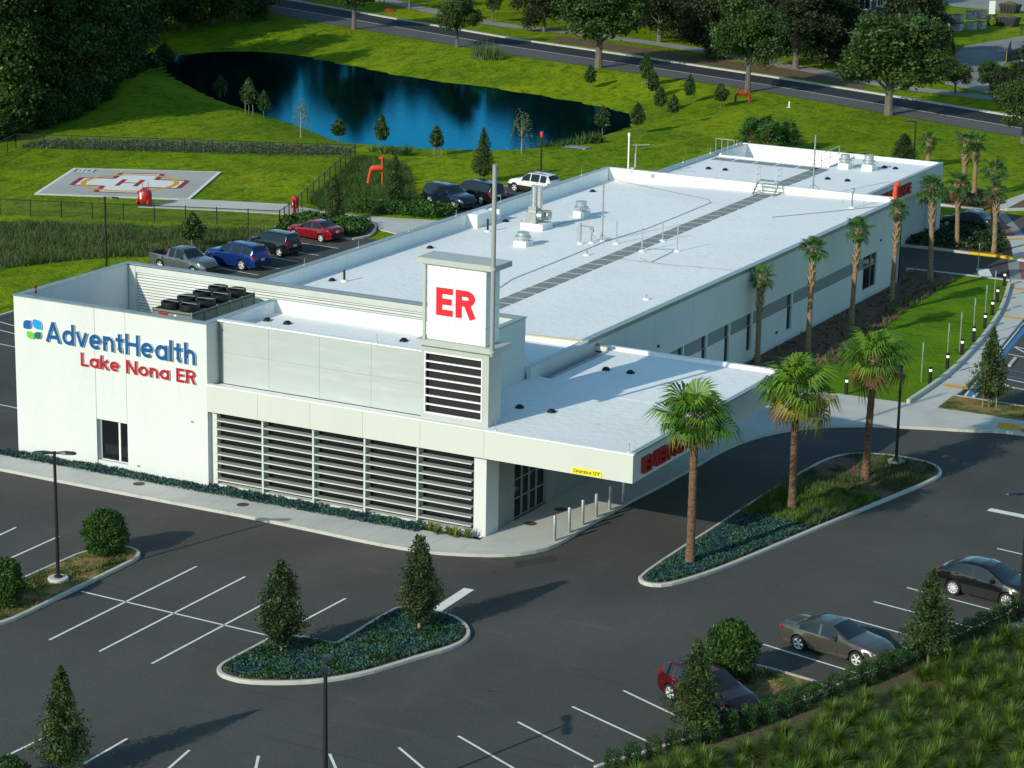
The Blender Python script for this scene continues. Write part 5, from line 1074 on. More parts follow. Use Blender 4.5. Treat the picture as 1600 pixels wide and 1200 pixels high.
p, h, r = at((524,347), 272, 17); plant('cone', p, h, r, 'dark conical tree above the red sedan by the path', 'conical trees by the rear lot', stakes=True)
p, h, r = at((302,392), 332, 20); plant('young', p, h, r, 'young staked tree in the meadow above the silver pickup', stakes=True)
p, h, r = at((1411,262), 209, 17); plant('holly', p, h, r, 'dark cone shaped evergreen behind the rear block by the lamp')
for i, x in enumerate((1272,1300,1326,1352,1376)):
    p, h, r = at((x, 252+i*3), 233+i*2.5, 15); plant('ball', p, h, r, 'low shrub in the row behind the rear roof, %s from the big shrubs' % ORD[i], 'low shrub row behind the rear roof')
# --- roadside oaks
for b, h, r, d, k in [((935,106),11.5,6.0,'biggest spreading oak at the roadside with forked trunk','oak'),((1168,144),10.8,4.4,'upright oak by the red pipe assembly','oak'),((1388,180),10.6,6.3,'broad oak in front of the grey house','oak'),((553,46),10.5,4.2,'oak at the top edge beside the pale kerb, trunk in full sun','oak'),((714,74),6.6,2.9,'small round headed oak near the top edge above the pond','oak'),
                      ((1598,224),6.6,3.0,'oak cut off by the right edge beside the road','oak'),((418,24),9,4,'oak in shade at the top edge over the road bend','oak')]:
    p = GT(*b); plant(k, p, h, r, d, 'oaks along the road')
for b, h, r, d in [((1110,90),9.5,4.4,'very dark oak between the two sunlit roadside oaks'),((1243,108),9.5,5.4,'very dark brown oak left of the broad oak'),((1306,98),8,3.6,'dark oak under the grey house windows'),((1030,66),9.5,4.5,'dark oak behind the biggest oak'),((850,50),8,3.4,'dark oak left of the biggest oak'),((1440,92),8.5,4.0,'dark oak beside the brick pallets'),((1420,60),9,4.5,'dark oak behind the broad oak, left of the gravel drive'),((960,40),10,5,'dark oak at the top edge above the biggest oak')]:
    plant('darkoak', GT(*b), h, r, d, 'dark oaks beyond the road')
for b, h, r, d in [((1492,146),3.8,1.9,'small spreading tree at the mouth of the gravel drive'),((1546,146),3.6,1.7,'small spreading tree right of the gravel drive mouth'),((770,35),5.4,1.4,'thin dark tree beside the walking path at the top'),((640,15),7,2.5,'tree by the walking path at the top edge with a red tag at its foot')]:
    plant('oak', GT(*b), h, r, d, 'small trees beyond the road')
for i, (b, hh_) in enumerate([((1575,178),4.6),((1600,182),5.2),((1592,150),3.4)]): plant('darkoak', GT(*b), hh_, 2.4, 'dark tree at the right edge across the road, %s from the kerb' % ORD[i], 'dark trees at the right edge')
# --- wood on the left
wb = [(12,206),(44,192),(78,182),(104,172),(-30,195),(30,165),(140,150),(0,150),(168,130),(95,135),(60,140),(186,112),(205,98),(150,108),(125,95),(82,102),(246,66),(200,74),(288,50),(332,38),(372,30),(312,18),(352,8),(268,28),(160,62),(100,62),(40,92),(-2,104),(-44,125),(-66,172),(220,42),(60,30),(140,22),(390,8)]
wp = sorted([GT(*b) for b in wb], key=lambda p: np.hypot(p[0]+76.9, p[1]-79.8))
for i, p in enumerate(wp): plant('wood', p, random.uniform(13,19), random.uniform(3.6,5.2), 'tall dense tree of the left wood, %s nearest the helipad fence corner' % (ORD[i] if i < len(ORD) else ['last but one', 'last'][min(1, i-len(ORD))]), 'trees of the left wood')
eb = [(24,214),(62,202),(96,190),(122,178),(150,160),(172,142),(196,124),(-10,222),(84,196),(136,170),(215,112)]
ep = sorted([GT(*b) for b in eb], key=lambda p: np.hypot(p[0]+76.9, p[1]-79.8))
for i, p in enumerate(ep): plant('ball', (p[0]-1.5, p[1]+1.0, p[2]-.1), random.uniform(2.0,3.6), random.uniform(1.7,2.6), 'dark bush under the edge of the left wood, %s from the helipad fence corner' % ORD[i], 'bushes under the wood edge')
for b, h, r, d in [((222,100),4.6,1.2,'small light green tree at the edge of the left wood'),((258,112),3.2,1.3,'bushy small tree at the left tip of the pond'),((238,116),2.4,1.2,'lowest bush at the left tip of the pond')]:
    plant('young', GT(*b), h, r, d, 'small trees at the wood edge')
# far wood beyond the road (fills the top and the pond reflection)
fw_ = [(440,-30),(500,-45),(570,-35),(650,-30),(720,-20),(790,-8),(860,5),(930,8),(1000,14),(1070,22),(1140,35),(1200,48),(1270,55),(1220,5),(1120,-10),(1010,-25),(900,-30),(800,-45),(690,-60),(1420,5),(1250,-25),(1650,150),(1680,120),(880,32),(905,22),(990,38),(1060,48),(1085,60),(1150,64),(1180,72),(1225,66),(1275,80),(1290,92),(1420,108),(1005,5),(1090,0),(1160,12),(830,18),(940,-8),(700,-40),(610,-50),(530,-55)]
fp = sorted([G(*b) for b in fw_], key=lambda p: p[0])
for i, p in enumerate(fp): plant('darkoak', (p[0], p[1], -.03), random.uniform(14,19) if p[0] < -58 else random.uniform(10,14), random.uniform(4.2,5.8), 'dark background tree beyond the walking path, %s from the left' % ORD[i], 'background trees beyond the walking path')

# ================================================================== PALMS
def frond_mesh(name, lp, lb, n, mats, seed, droop=.5, wseg=.05, split=.62):
    g = np.random.default_rng(seed); mb = MB(); mb.tube([(0,0,0),(lp*.55,0,.05),(lp,0,0)], [.03,.022,.016], 5, 1)
    for k in range(n):
        a = R(-128+256*k/(n-1)); L = lb*(1-.28*abs(a)/2.3)*g.uniform(.88,1.1); ca, sa = math.cos(a), math.sin(a); nx_, ny_ = -sa, ca; w_ = wseg
        fold = .10*(-1)**k; cup = .16*abs(math.sin(a))
        p0 = (lp+.02*ca, .02*sa, 0); p1 = (lp+L*split*ca, L*split*sa, fold*.4+cup*L-.05*L); p2 = (lp+L*ca*.93, L*sa*.93, p1[2]-droop*L*g.uniform(.5,1.3)*(1-split)*1.6)
        mb.add([p0, (p1[0]+nx_*w_,p1[1]+ny_*w_,p1[2]), (p1[0]-nx_*w_,p1[1]-ny_*w_,p1[2]), (p2[0],p2[1],p2[2])], [(0,2,1),(1,2,3)], 0)
    return mb.mesh(name, mats)
def frond_set(pre, lp, lb, n, ws, cols):
    return {c: [frond_mesh('frond', lp, lb, n, [M[c], M['boot']], 100+i*7+len(c)+(3 if c == 'pal4' else 0), {'pal4': 1.4, 'pal3': 1.1}.get(c, .85 if pre == 'fan' else .55), ws) for i in range(3)] for c in cols}
FAN = frond_set('fan', 1.05, 1.30, 30, .058, ['pal1','pal2','pal3','pal4']); SAB = frond_set('sab', .75, .78, 18, .065, ['sab1','pal1','pal3','pal4'])
def palm(name, base, crown_c, r_px, label, kind, rt_, group, z=.15, nf=34, lean_top=None, boots=False, skirt=.18):
    p = np.array((*G(base[0], base[1], z)[:2], z)); h = height(p, crown_c[1]); k = px_per_m(p)
    top = np.array(((crown_c[0]-proj((p[0],p[1],z+h))[0])/k, 0, h))      # horizontal lean seen in the photograph
    t = thing(name, label, 'palm tree', p, 0, group); top[:2] = np.array(rt[:2])*top[0]
    mb = MB(); nseg = 22; pts = []; rad = []
    for i in range(nseg+1):
        s = i/nseg; pts.append((top[0]*s**1.4, top[1]*s**1.4, -.1+(top[2]+.1)*s)); rad.append(rt_*(1.35-.35*min(1,s*6))*(1+.05*(-1)**i)*(1-.12*s))
    mb.tube(pts, rad, 10); mb.build('trunk', M['fanbark' if kind == 'fan' else 'palmbark'], t, True)
    if boots:
        mb = MB()
        for i in range(46):
            s = 1-.42*(i/46)**1.2; a = i*2.4; c = np.array((top[0]*s**1.4, top[1]*s**1.4, top[2]*s)); d = np.array((math.cos(a), math.sin(a), 0)); sd = np.array((-math.sin(a), math.cos(a), 0))
            w0 = rt_*.55; b0 = c+d*rt_*.8; mb.add([b0-sd*w0, b0+sd*w0, b0+d*rt_*.9+sd*w0*.5+np.array((0,0,.34)), b0+d*rt_*.9-sd*w0*.5+np.array((0,0,.34)), b0+d*rt_*.5+np.array((0,0,.02))], [(0,1,2,3),(0,4,1),(4,2,1),(0,3,4),(4,3,2)])
        mb.build('boots', M['boot'], t)
    S = FAN if kind == 'fan' else SAB; sc_ = (r_px/k)/(1.95 if kind == 'fan' else 1.62)
    for i in range(nf):
        f = i/(nf-1); el = R(82-(116 if kind == 'fan' else 135)*f**.85)+random.uniform(-.2,.2); az = i*2.39996+random.uniform(-.2,.2)
        if kind == 'fan': c = 'pal4' if f > 1-skirt*.25 else ('pal3' if f > 1-skirt and random.random() < .7 else ('pal2' if f < .3 or random.random() < .25 else 'pal1'))
        else: c = 'pal4' if f > .93 and random.random() < .6 else ('pal1' if random.random() < .35 else 'sab1')
        link('frond', S[c][i % 3], t, tuple(top+np.array((0,0,.05+.12*(1-f)))), (random.uniform(-.35,.35), -el, az), sc_*random.uniform(.72,1.14)*(.75 if f < .12 else 1))
    return t
g1 = 'fan palms in the driveway island'; g2 = 'sabal palms along the right wall'; g3 = 'palms behind the far drives'
palm('fan_palm', (1078,879), (1086,660), 62, 'fan palm at the near tip of the driveway island, full green head', 'fan', .20, g1, nf=30, skirt=.12)
palm('fan_palm', (1237,796), (1244,612), 66, 'middle fan palm of the driveway island with yellowing lower fronds', 'fan', .19, g1, nf=30, skirt=.3)
palm('fan_palm', (1352,746), (1366,568), 58, 'leaning fan palm beside the lamp post on the driveway island', 'fan', .20, g1, nf=26, skirt=.35)
palm('sabal_palm', (1183,567), (1189,437), 31, 'sabal palm nearest the front canopy along the right wall', 'sab', .17, g2, .17, 20, boots=True)
palm('sabal_palm', (1262,550), (1271,391), 30, 'second sabal palm from the canopy along the right wall', 'sab', .17, g2, .17, 22, boots=True)
palm('sabal_palm', (1330,505), (1342,362), 30, 'third sabal palm from the canopy along the right wall', 'sab', .17, g2, .17, 24, boots=True)
palm('sabal_palm', (1393,471), (1404,330), 26, 'sabal palm at the back corner of the long wall, crown against the roof edge', 'sab', .17, g2, .17, 22, boots=True)
palm('sabal_palm', (1453,438), (1457,297), 36, 'large sabal palm at the corner of mulch border and rear drive', 'sab', .19, g2, .17, 28, boots=True)
palm('sabal_palm', (1495,386), (1496,288), 30, 'sabal palm left in the plant island between rear drives', 'sab', .18, g3, .12, 22, boots=True)
palm('sabal_palm', (1553,395), (1557,300), 28, 'upright sabal palm right in the plant island between rear drives', 'sab', .19, g3, .12, 22, boots=True)
palm('sabal_palm', (1549,372), (1553,268), 32, 'taller sabal palm behind the upright one in the plant island', 'sab', .16, g3, .12, 20)
palm('sabal_palm', (1505,312), (1509,223), 26, 'sabal palm left of the pair at the far edge of the rear drive', 'sab', .22, g3, .14, 18, boots=True)
palm('sabal_palm', (1522,304), (1526,224), 24, 'sabal palm right of the pair at the far edge of the rear drive', 'sab', .20, g3, .14, 18, boots=True)
palm('sabal_palm', (1449,262), (1452,222), 24, 'short sabal palm peeping over the corner of the far roof', 'sab', .22, g3, 0, 18, boots=True)

for i, b in enumerate([(1174,234),(1192,230),(1210,236),(1230,236),(1200,242)]):
    p = GT(*b); t = thing('palmetto_shrub', 'big spiky palmetto shrub behind the rear block, %s from the pond' % ORD[i], 'shrub', p, random.uniform(0,6), 'palmetto shrubs behind the rear block')
    for k in range(30):
        f = k/29; link('frond', (SAB['sab1'] if k % 3 else SAB['pal1'])[k % 3], t, (0, 0, .5+.9*(1-f)), (random.uniform(-.4,.4), -R(80-75*f), k*2.4), random.uniform(1.0,1.35))
# ================================================================== VEHICLES
M['carglass'] = mat('car_glass', (0.010, 0.014, 0.016), rough=0.05, spec=0.6)
M['tyre'] = mat('tyre_rubber', (0.016, 0.016, 0.017), rough=0.85); M['rim'] = mat('alloy_rim', (0.74, 0.75, 0.74), rough=0.3, metal=0.25)
M['headlamp'] = mat('clear_headlamp', (0.62, 0.65, 0.66), rough=0.12, spec=0.8); M['taillamp'] = mat('red_tail_lamp', (0.22, 0.004, 0.006), rough=0.2)
M['trimblk'] = mat('black_plastic_trim', (0.016, 0.016, 0.017), rough=0.5); M['chrome'] = mat('chrome_trim', (0.70, 0.71, 0.71), rough=0.15, metal=0.9); M['plate'] = mat('number_plate', (0.62, 0.62, 0.58), rough=0.5)
def paint(name, c, metal=.35): return mat(name, c, rough=0.16, metal=metal, coat=.4)
# profiles: (x from tail 0 to nose 1, top height), as fractions of length / metres
PROF = {
 'sedan': dict(L=4.85, W=1.80, H=1.45, wb=2.80, fo=.97, r=.335, top=[(0,.72),(.02,.93),(.05,1.03),(.15,1.06),(.19,1.10),(.30,1.38),(.36,1.435),(.46,1.45),(.53,1.40),(.69,1.02),(.72,.985),(.84,.92),(.93,.83),(.975,.72),(1,.58)], belt=[(0,.70),(.05,.92),(.2,.96),(.5,.93),(.7,.90),(.9,.78),(1,.56)], ws=(.53,.70), rw=(.17,.33), side=[(.22,.415),(.435,.60)], zmid=.55),
 'compact': dict(L=4.50, W=1.76, H=1.44, wb=2.70, fo=.90, r=.32, top=[(0,.74),(.02,.95),(.05,1.05),(.12,1.09),(.16,1.13),(.28,1.38),(.36,1.43),(.46,1.44),(.54,1.37),(.74,.99),(.78,.95),(.88,.87),(.95,.76),(.98,.66),(1,.54)], belt=[(0,.72),(.05,.94),(.2,.97),(.5,.93),(.72,.89),(.9,.74),(1,.52)], ws=(.54,.75), rw=(.14,.31), side=[(.20,.40),(.42,.64)], zmid=.55),
 'suv': dict(L=4.95, W=1.95, H=1.76, wb=2.86, fo=.95, r=.38, top=[(0,.80),(.012,1.12),(.03,1.32),(.075,1.66),(.12,1.72),(.3,1.76),(.50,1.75),(.56,1.70),(.70,1.22),(.73,1.17),(.86,1.12),(.94,1.02),(.98,.88),(1,.66)], belt=[(0,.78),(.05,1.12),(.3,1.12),(.6,1.10),(.72,1.08),(.9,.98),(1,.64)], ws=(.56,.715), rw=(.03,.085), side=[(.09,.235),(.255,.44),(.46,.635)], zmid=.66),
 'small_suv': dict(L=4.5, W=1.80, H=1.70, wb=2.64, fo=.90, r=.35, top=[(0,.78),(.012,1.06),(.03,1.26),(.08,1.58),(.13,1.66),(.3,1.70),(.48,1.69),(.54,1.64),(.70,1.16),(.73,1.11),(.86,1.04),(.94,.94),(.98,.80),(1,.60)], belt=[(0,.76),(.05,1.06),(.3,1.05),(.6,1.03),(.72,1.01),(.9,.90),(1,.58)], ws=(.54,.715), rw=(.03,.09), side=[(.10,.235),(.255,.44),(.46,.635)], zmid=.62),
 'boxy': dict(L=4.10, W=1.78, H=1.64, wb=2.55, fo=.80, r=.33, top=[(0,.70),(.012,1.02),(.025,1.25),(.05,1.56),(.09,1.63),(.3,1.65),(.55,1.64),(.62,1.58),(.75,1.14),(.78,1.09),(.90,1.02),(.96,.92),(.985,.78),(1,.60)], belt=[(0,.68),(.05,1.06),(.4,1.06),(.75,1.03),(.92,.90),(1,.58)], ws=(.62,.77), rw=(.025,.065), side=[(.08,.21),(.235,.44),(.46,.69)], zmid=.60),
 'van': dict(L=5.1, W=1.96, H=1.75, wb=3.0, fo=.98, r=.34, top=[(0,.72),(.012,1.05),(.03,1.25),(.06,1.62),(.10,1.72),(.3,1.75),(.55,1.74),(.64,1.66),(.81,1.13),(.84,1.08),(.93,.98),(.975,.82),(1,.60)], belt=[(0,.70),(.04,1.03),(.4,1.04),(.8,1.02),(.93,.86),(1,.58)], ws=(.64,.825), rw=(.03,.075), side=[(.08,.27),(.29,.48),(.50,.73)], zmid=.62),
 'coupe_suv': dict(L=4.55, W=1.82, H=1.61, wb=2.61, fo=.96, r=.35, top=[(0,.82),(.015,1.02),(.04,1.14),(.08,1.18),(.10,1.22),(.23,1.53),(.32,1.60),(.46,1.61),(.55,1.55),(.73,1.12),(.76,1.08),(.87,1.0),(.95,.86),(.98,.74),(1,.60)], belt=[(0,.80),(.05,1.05),(.2,1.13),(.45,1.04),(.74,.99),(.92,.82),(1,.58)], ws=(.55,.74), rw=(.09,.26), side=[(.22,.40),(.42,.65)], zmid=.66),
 'hatch': dict(L=4.55, W=1.80, H=1.56, wb=2.68, fo=.92, r=.34, top=[(0,.74),(.012,1.0),(.03,1.12),(.09,1.42),(.14,1.50),(.32,1.56),(.46,1.56),(.54,1.50),(.72,1.08),(.75,1.04),(.87,.96),(.95,.83),(.98,.70),(1,.56)], belt=[(0,.72),(.05,1.03),(.2,1.04),(.5,.99),(.73,.95),(.92,.80),(1,.54)], ws=(.54,.73), rw=(.03,.12), side=[(.10,.22),(.24,.41),(.43,.64)], zmid=.60),
 'pickup': dict(L=5.4, W=1.88, H=1.76, wb=3.2, fo=.95, r=.37, top=[(0,.85),(.01,1.08),(.02,1.13),(.325,1.13),(.335,1.16),(.365,1.66),(.40,1.73),(.50,1.76),(.56,1.73),(.61,1.66),(.715,1.20),(.74,1.16),(.90,1.08),(.96,1.0),(.985,.84),(1,.66)], belt=[(0,.83),(.02,1.08),(.33,1.09),(.5,1.10),(.72,1.09),(.9,.98),(1,.64)], ws=(.60,.735), rw=(.337,.37), side=[(.385,.485),(.50,.64)], zmid=.66, bed=(.025,.32)),
}
WHEEL = {}
def wheel_meshes(r, spokes):
    if (r, spokes) in WHEEL: return WHEEL[(r, spokes)]
    rr = r*.70; mb = MB(); mb.lathe([(rr,-.10),(r*.96,-.11),(r,-.08),(r,.08),(r*.96,.11),(rr,.10),(rr,-.10)], n=26)
    v = [(x, z, y) for x, y, z in mb.v]; mb.v = [(x, y, z) for x, y, z in v]; ty = mb.mesh('tyre', M['tyre'], True)
    mb = MB(); prof = [(rr,.09),(rr*.93,.085),(rr*.90,.02)]; mb.lathe(prof, n=26)
    for k in range(spokes):
        a = 2*math.pi*k/spokes; ca, sa = math.cos(a), math.sin(a); w_ = rr*(.30 if spokes == 5 else .19)
        q = [(rr*.12, w_*.45), (rr*.92, w_*.62)]; vs = []
        for zt in (.075, .03):
            for rad, hw in q:
                for s in (-1, 1): vs.append((rad*ca-s*hw*sa, rad*sa+s*hw*ca, zt))
        mb.add(vs, [(0,1,3,2),(4,6,7,5),(0,2,6,4),(1,5,7,3),(2,3,7,6),(0,4,5,1)])
    mb.lathe([(0,.085),(rr*.2,.08),(rr*.22,.03)], n=12)
    mb.v = [(x, z, y) for x, y, z in mb.v]; rim = mb.mesh('rim', M['rim'], True, 30)
    mb = MB(); mb.lathe([(0,.015),(rr*.93,.015)], n=20); mb.v = [(x, z, y) for x, y, z in mb.v]; bk = mb.mesh('brake_disc', M['trimblk'])
    WHEEL[(r, spokes)] = (ty, rim, bk); return WHEEL[(r, spokes)]
def car(name, kind, pmat, label, loc, heading, cat='car', spokes=5, roof_rack=False, group=None, cladding=False):
    P = PROF[kind]; L, W, r = P['L'], P['W'], P['r']; t = thing(name, label, cat, (loc[0], loc[1], loc[2] if len(loc) > 2 else 0.0), heading, group)
    xf = L/2-P['fo']; xr = xf-P['wb']; Ra = r+.055
    st = set(np.linspace(0, 1, 34)); st |= {q[0] for q in P['top']}; st |= {a for s in P['side'] for a in s}; st |= set(P['ws']) | set(P['rw'])
    for xw in (xf, xr):
        for a in np.linspace(-1, 1, 15): st.add((xw+Ra*.999*math.sin(a*math.pi/2)+L/2)/L)
    st = sorted(q for q in st if 0 <= q <= 1); S = [st[0]]
    for q in st[1:]:
        if q-S[-1] > .0035: S.append(q)
    S[-1] = 1.0
    ip = lambda tab, x: float(np.interp(x, [q[0] for q in tab], [q[1] for q in tab]))
    wtab = [(0,.80),(.02,.88),(.06,.94),(.18,.985),(.35,1),(.70,1),(.85,.975),(.94,.90),(.975,.80),(1,.66)]
    rows = []
    for s in S:
        x = s*L-L/2; zt = ip(P['top'], s); zb_ = min(ip(P['belt'], s), zt-.03); hw = W/2*ip(wtab, s)
        bot = .22 if .08 < s < .92 else .22+.12*(abs(s-.5)-.42)/.08
        arch = 0
        for xw in (xf, xr):
            if abs(x-xw) < Ra: arch = max(arch, r+math.sqrt(Ra*Ra-(x-xw)**2))
        z0 = max(bot, arch); zm = max(P['zmid'], z0+.03); zs = max(zb_-.10, zm+.03); zb_ = max(zb_, zs+.03); zt = max(zt, zb_+.02)
        gh = zt-zb_; wb_ = hw*.955; wt = wb_-gh*.30-.02; flare = .018 if arch else 0
        bed = P.get('bed') and P['bed'][0] <= s <= P['bed'][1]
        if bed: row = [(hw*.95+flare,z0),(hw+flare,zm),(hw*.99,zs),(hw*.975,zb_),(hw*.965,zt),(hw*.90,zt-.01),(hw*.89,.78),(0,.78)]
        else: row = [(hw*.95+flare,z0),(hw+flare,zm),(hw*.985,zs),(wb_,zb_),(wt,zt-min(.07,gh*.3)),(wt*.90,zt-min(.03,gh*.12)),(wt*.55,zt-.004),(0,zt+.008)]
        rows.append((x, row))
    n = len(S); K = 8; vs = []
    for x, row in rows:
        for y, z in row: vs.append((x, -y, z))
        for y, z in row[-2::-1]: vs.append((x, y, z))
    C_ = 2*K-1; body = MB(); ws = MB(); rw = MB(); trim = MB(); sides = [[MB(), MB()] for _ in P['side']]; bedm = MB()
    def put(mb, f): mb.add([vs[i] for i in f], [tuple(range(len(f)))])
    bf = []
    for i in range(n-1):
        s = (S[i]+S[i+1])/2
        for k in range(C_-1):
            f = (i*C_+k, (i+1)*C_+k, (i+1)*C_+k+1, i*C_+k+1); kk = k if k < K-1 else C_-2-k; side = 0 if k < K-1 else 1
            if kk >= 5 and P['ws'][0] < s < P['ws'][1]: put(ws, f); continue
            if kk >= 5 and P['rw'][0] < s < P['rw'][1]: put(rw, f); continue
            done = False
            if kk == 3:
                for (a, b), pr in zip(P['side'], sides):
                    if a < s < b: put(pr[side], f); done = True
            if P.get('bed') and kk >= 5 and P['bed'][0] < s < P['bed'][1]: put(bedm, f); done = True
            if cladding and kk == 0: put(trim, f); done = True
            if not done: bf.append(f)
        bf.append((i*C_, i*C_+C_-1, (i+1)*C_+C_-1, (i+1)*C_))
    body.v = [tuple(v) for v in vs]; body.f = bf+[tuple(range(C_-1,-1,-1)), tuple((n-1)*C_+k for k in range(C_))]; body.m = [0]*len(body.f)
    bo = body.build('body', pmat, t, True, 32)
    def inner(mb, nm, m, par=bo):
        if mb.f:
            me = mb.mesh(nm, m); b = bmesh.new(); b.from_mesh(me); bmesh.ops.remove_doubles(b, verts=b.verts, dist=.0005); b.to_mesh(me); b.free(); me.polygons.foreach_set('use_smooth', [True]*len(me.polygons)); link(nm, me, t)
    inner(ws, 'windscreen', M['carglass']); inner(rw, 'rear_window', M['carglass']); inner(bedm, 'cargo_bed', M['trimblk']); inner(trim, 'lower_cladding', M['trimblk'])
    for pr in sides:
        for m_ in pr: inner(m_, 'side_window', M['carglass'])
    ty, rim, bk = wheel_meshes(r, spokes)
    for xw in (xf, xr):
        for sd in (-1, 1):
            wl = thing('wheel', None, None); wl.parent = t; wl.location = (xw, sd*(W/2-.115), r); wl.rotation_euler = (0,0,0 if sd > 0 else math.pi)
            link('tyre', ty, wl); link('rim', rim, wl, rot=(0, random.uniform(0,1), 0)); link('brake_disc', bk, wl)
    hwf = lambda s: W/2*ip(wtab, s)
    zl = ip(P['belt'], .955)
    for sd in (-1, 1):
        mb = MB(); y0 = hwf(.985)*.96; pts = [(L*.5-.10,.50*y0/.8,zl-.13),(L*.5-.06,.50*y0/.8,zl-.02),(L*.5-.52,hwf(.90)+.004,zl+.10),(L*.5-.50,hwf(.90)+.010,zl-.06),(L*.5-.02,.62*y0/.8,zl-.12)]
        q = lambda s_, k_: (s_*L-L/2, sd*(hwf(s_)*k_), 0)
        a = [(.995*L-L/2+.012, sd*hwf(.995)*.62, zl-.14), (.985*L-L/2+.012, sd*(hwf(.985)*.99+.004), zl-.13), (.93*L-L/2, sd*(hwf(.93)*1.0+.008), zl-.05), (.91*L-L/2, sd*(hwf(.91)*.99+.008), zl+.06), (.955*L-L/2+.02, sd*hwf(.955)*.93, zl+.03), (.985*L-L/2+.02, sd*hwf(.985)*.62, zl-.04)]
        b = [(x-.05, y*.93, z-.01) for x, y, z in a]; m6 = len(a)
        mb.add(a+b, [tuple(range(m6)), tuple(range(2*m6-1, m6-1, -1))]+[(i, m6+i, m6+(i+1) % m6, (i+1) % m6) for i in range(m6)]); mb.build('headlight', M['headlamp'], t)
        zt_ = ip(P['belt'], .06); tall = kind in ('suv','boxy','van','hatch')
        mb = MB(); a = [(.004*L-L/2-.012, sd*hwf(.004)*.68, zt_-.16), (.02*L-L/2-.01, sd*(hwf(.02)*1.0+.004), zt_-.17), (.065*L-L/2, sd*(hwf(.065)*.99+.008), zt_-.10), (.05*L-L/2, sd*(hwf(.05)*.96+.006), zt_+(.10 if tall else .0)), (.018*L-L/2-.01, sd*hwf(.018)*.93, zt_+(.08 if tall else .0)), (.008*L-L/2-.015, sd*hwf(.008)*.70, zt_-.03)]
        b = [(x+.05, y*.92, z) for x, y, z in a]; mb.add(a+b, [tuple(range(6)), tuple(range(11, 5, -1))]+[(i, 6+i, 6+(i+1) % 6, (i+1) % 6) for i in range(6)]); mb.build('taillight', M['taillamp'], t)
        sm = P['side'][-1][1]; zb2 = ip(P['belt'], sm); mb = MB(); xm = (sm-.015)*L-L/2; mb.obox((xm, sd*(W/2+.06), zb2+.08), (.07,0,0), (0,.09,0), (0,0,.07)); mb.obox((xm-.02, sd*(W/2-.03), zb2+.03), (.03,0,0), (0,.06,0), (0,0,.02)); mb.build('mirror', pmat, t, True, 60)
        for a_, b_ in P['side'][-2:]:
            xh = (a_+.025)*L-L/2; zh = ip(P['belt'], a_)-.07; mb = MB(); mb.obox((xh, sd*(hwf(a_)*.99+.012), zh), (.09,0,0), (0,.014,0), (0,0,.016)); mb.build('door_handle', M['chrome'] if kind != 'coupe_suv' else pmat, t)
        for (a_, b_) in P['side']:
            x_ = (b_+.009)*L-L/2; mb = MB(); mb.box(x_-.006, x_+.006, sd*W*.5-.004, sd*W*.5+.004, .30, P['zmid']+.12); mb.build('door_seam', M['trimblk'], t)
    zg = ip(P['top'], .985)
    mb = MB(); mb.obox((L/2-.035, 0, zg-.20), (.045,0,0), (0,W*.26,0), (0,0,.085)); mb.build('grille', M['trimblk'], t)
    mb = MB(); mb.obox((L/2-.03, 0, .36), (.05,0,0), (0,W*.30,0), (0,0,.06)); mb.build('lower_grille', M['trimblk'], t)
    mb = MB(); mb.obox((L/2-.01, 0, zg-.13), (.03,0,0), (0,W*.22,0), (0,0,.015)); mb.build('chrome_bar', M['chrome'], t)
    mb = MB(); mb.obox((-L/2-.006, 0, .80 if kind != 'sedan' else .78), (.012,0,0), (0,.16,0), (0,0,.08)); mb.build('number_plate', M['plate'], t)
    mb = MB(); mb.obox((-L/2+.03, 0, .42), (.05,0,0), (0,W*.40,0), (0,0,.09)); mb.build('rear_bumper', M['trimblk'], t)
    if roof_rack:
        for sd in (-1, 1):
            mb = MB(); mb.tube([(-L*.36, sd*W*.335, P['H']-.03),(-L*.34, sd*W*.335, P['H']+.04),(L*.03, sd*W*.335, P['H']+.05),(L*.05, sd*W*.335, P['H']-.02)], .022, 6); mb.build('roof_rail', M['trimblk'], t)
    return t
def place(rear_px, front_px, kind, near_side):
    a, b = G(*rear_px)[:2], G(*front_px)[:2]; d = b-a; hd = math.atan2(d[1], d[0]); d /= np.linalg.norm(d); nrm = np.array((-d[1], d[0]))*(1 if near_side == 'r' else -1)
    P = PROF[kind]; mid = (a+b)/2; c = mid+nrm*(P['W']/2-.02)-d*((P['L']/2-P['fo'])-P['wb']/2); return (c[0], c[1]), hd
c, h = place((1246,1017), (1337,1043), 'sedan', 'r'); car('sedan_car', 'sedan', paint('bronze_paint', (.105,.096,.080), .5), 'metallic bronze brown sedan parked nose to the shrub row', c, h)
c, h = place((1487,930), (1572,951), 'coupe_suv', 'r'); car('crossover_car', 'coupe_suv', paint('black_paint', (.004,.0045,.005), 0), 'black coupe shaped crossover with silver wheels at the right edge', c, h, cladding=True, spokes=10)
h_s = math.atan2(-1.4, 3.1); a = G(1046,1095)[:2]; d = np.array((math.cos(h_s), math.sin(h_s))); P_ = PROF['hatch']; xr_ = P_['L']/2-P_['fo']-P_['wb']; c = a-d*xr_+np.array((-d[1], d[0]))*(P_['W']/2-.02)
car('hatchback_car', 'hatch', paint('maroon_paint', (.075,.003,.007), .2), 'maroon hatchback half hidden behind the conical tree', c, h_s, spokes=5)
c, h = place((379,423), (329,413), 'suv', 'l'); hd_left = h
car('suv_car', 'suv', paint('blue_paint', (.012,.04,.22), .45), 'bright blue estate SUV nose to the meadow in the left row', c, h, roof_rack=True); suvc = np.array(c); dn = np.array((math.cos(h), math.sin(h)))
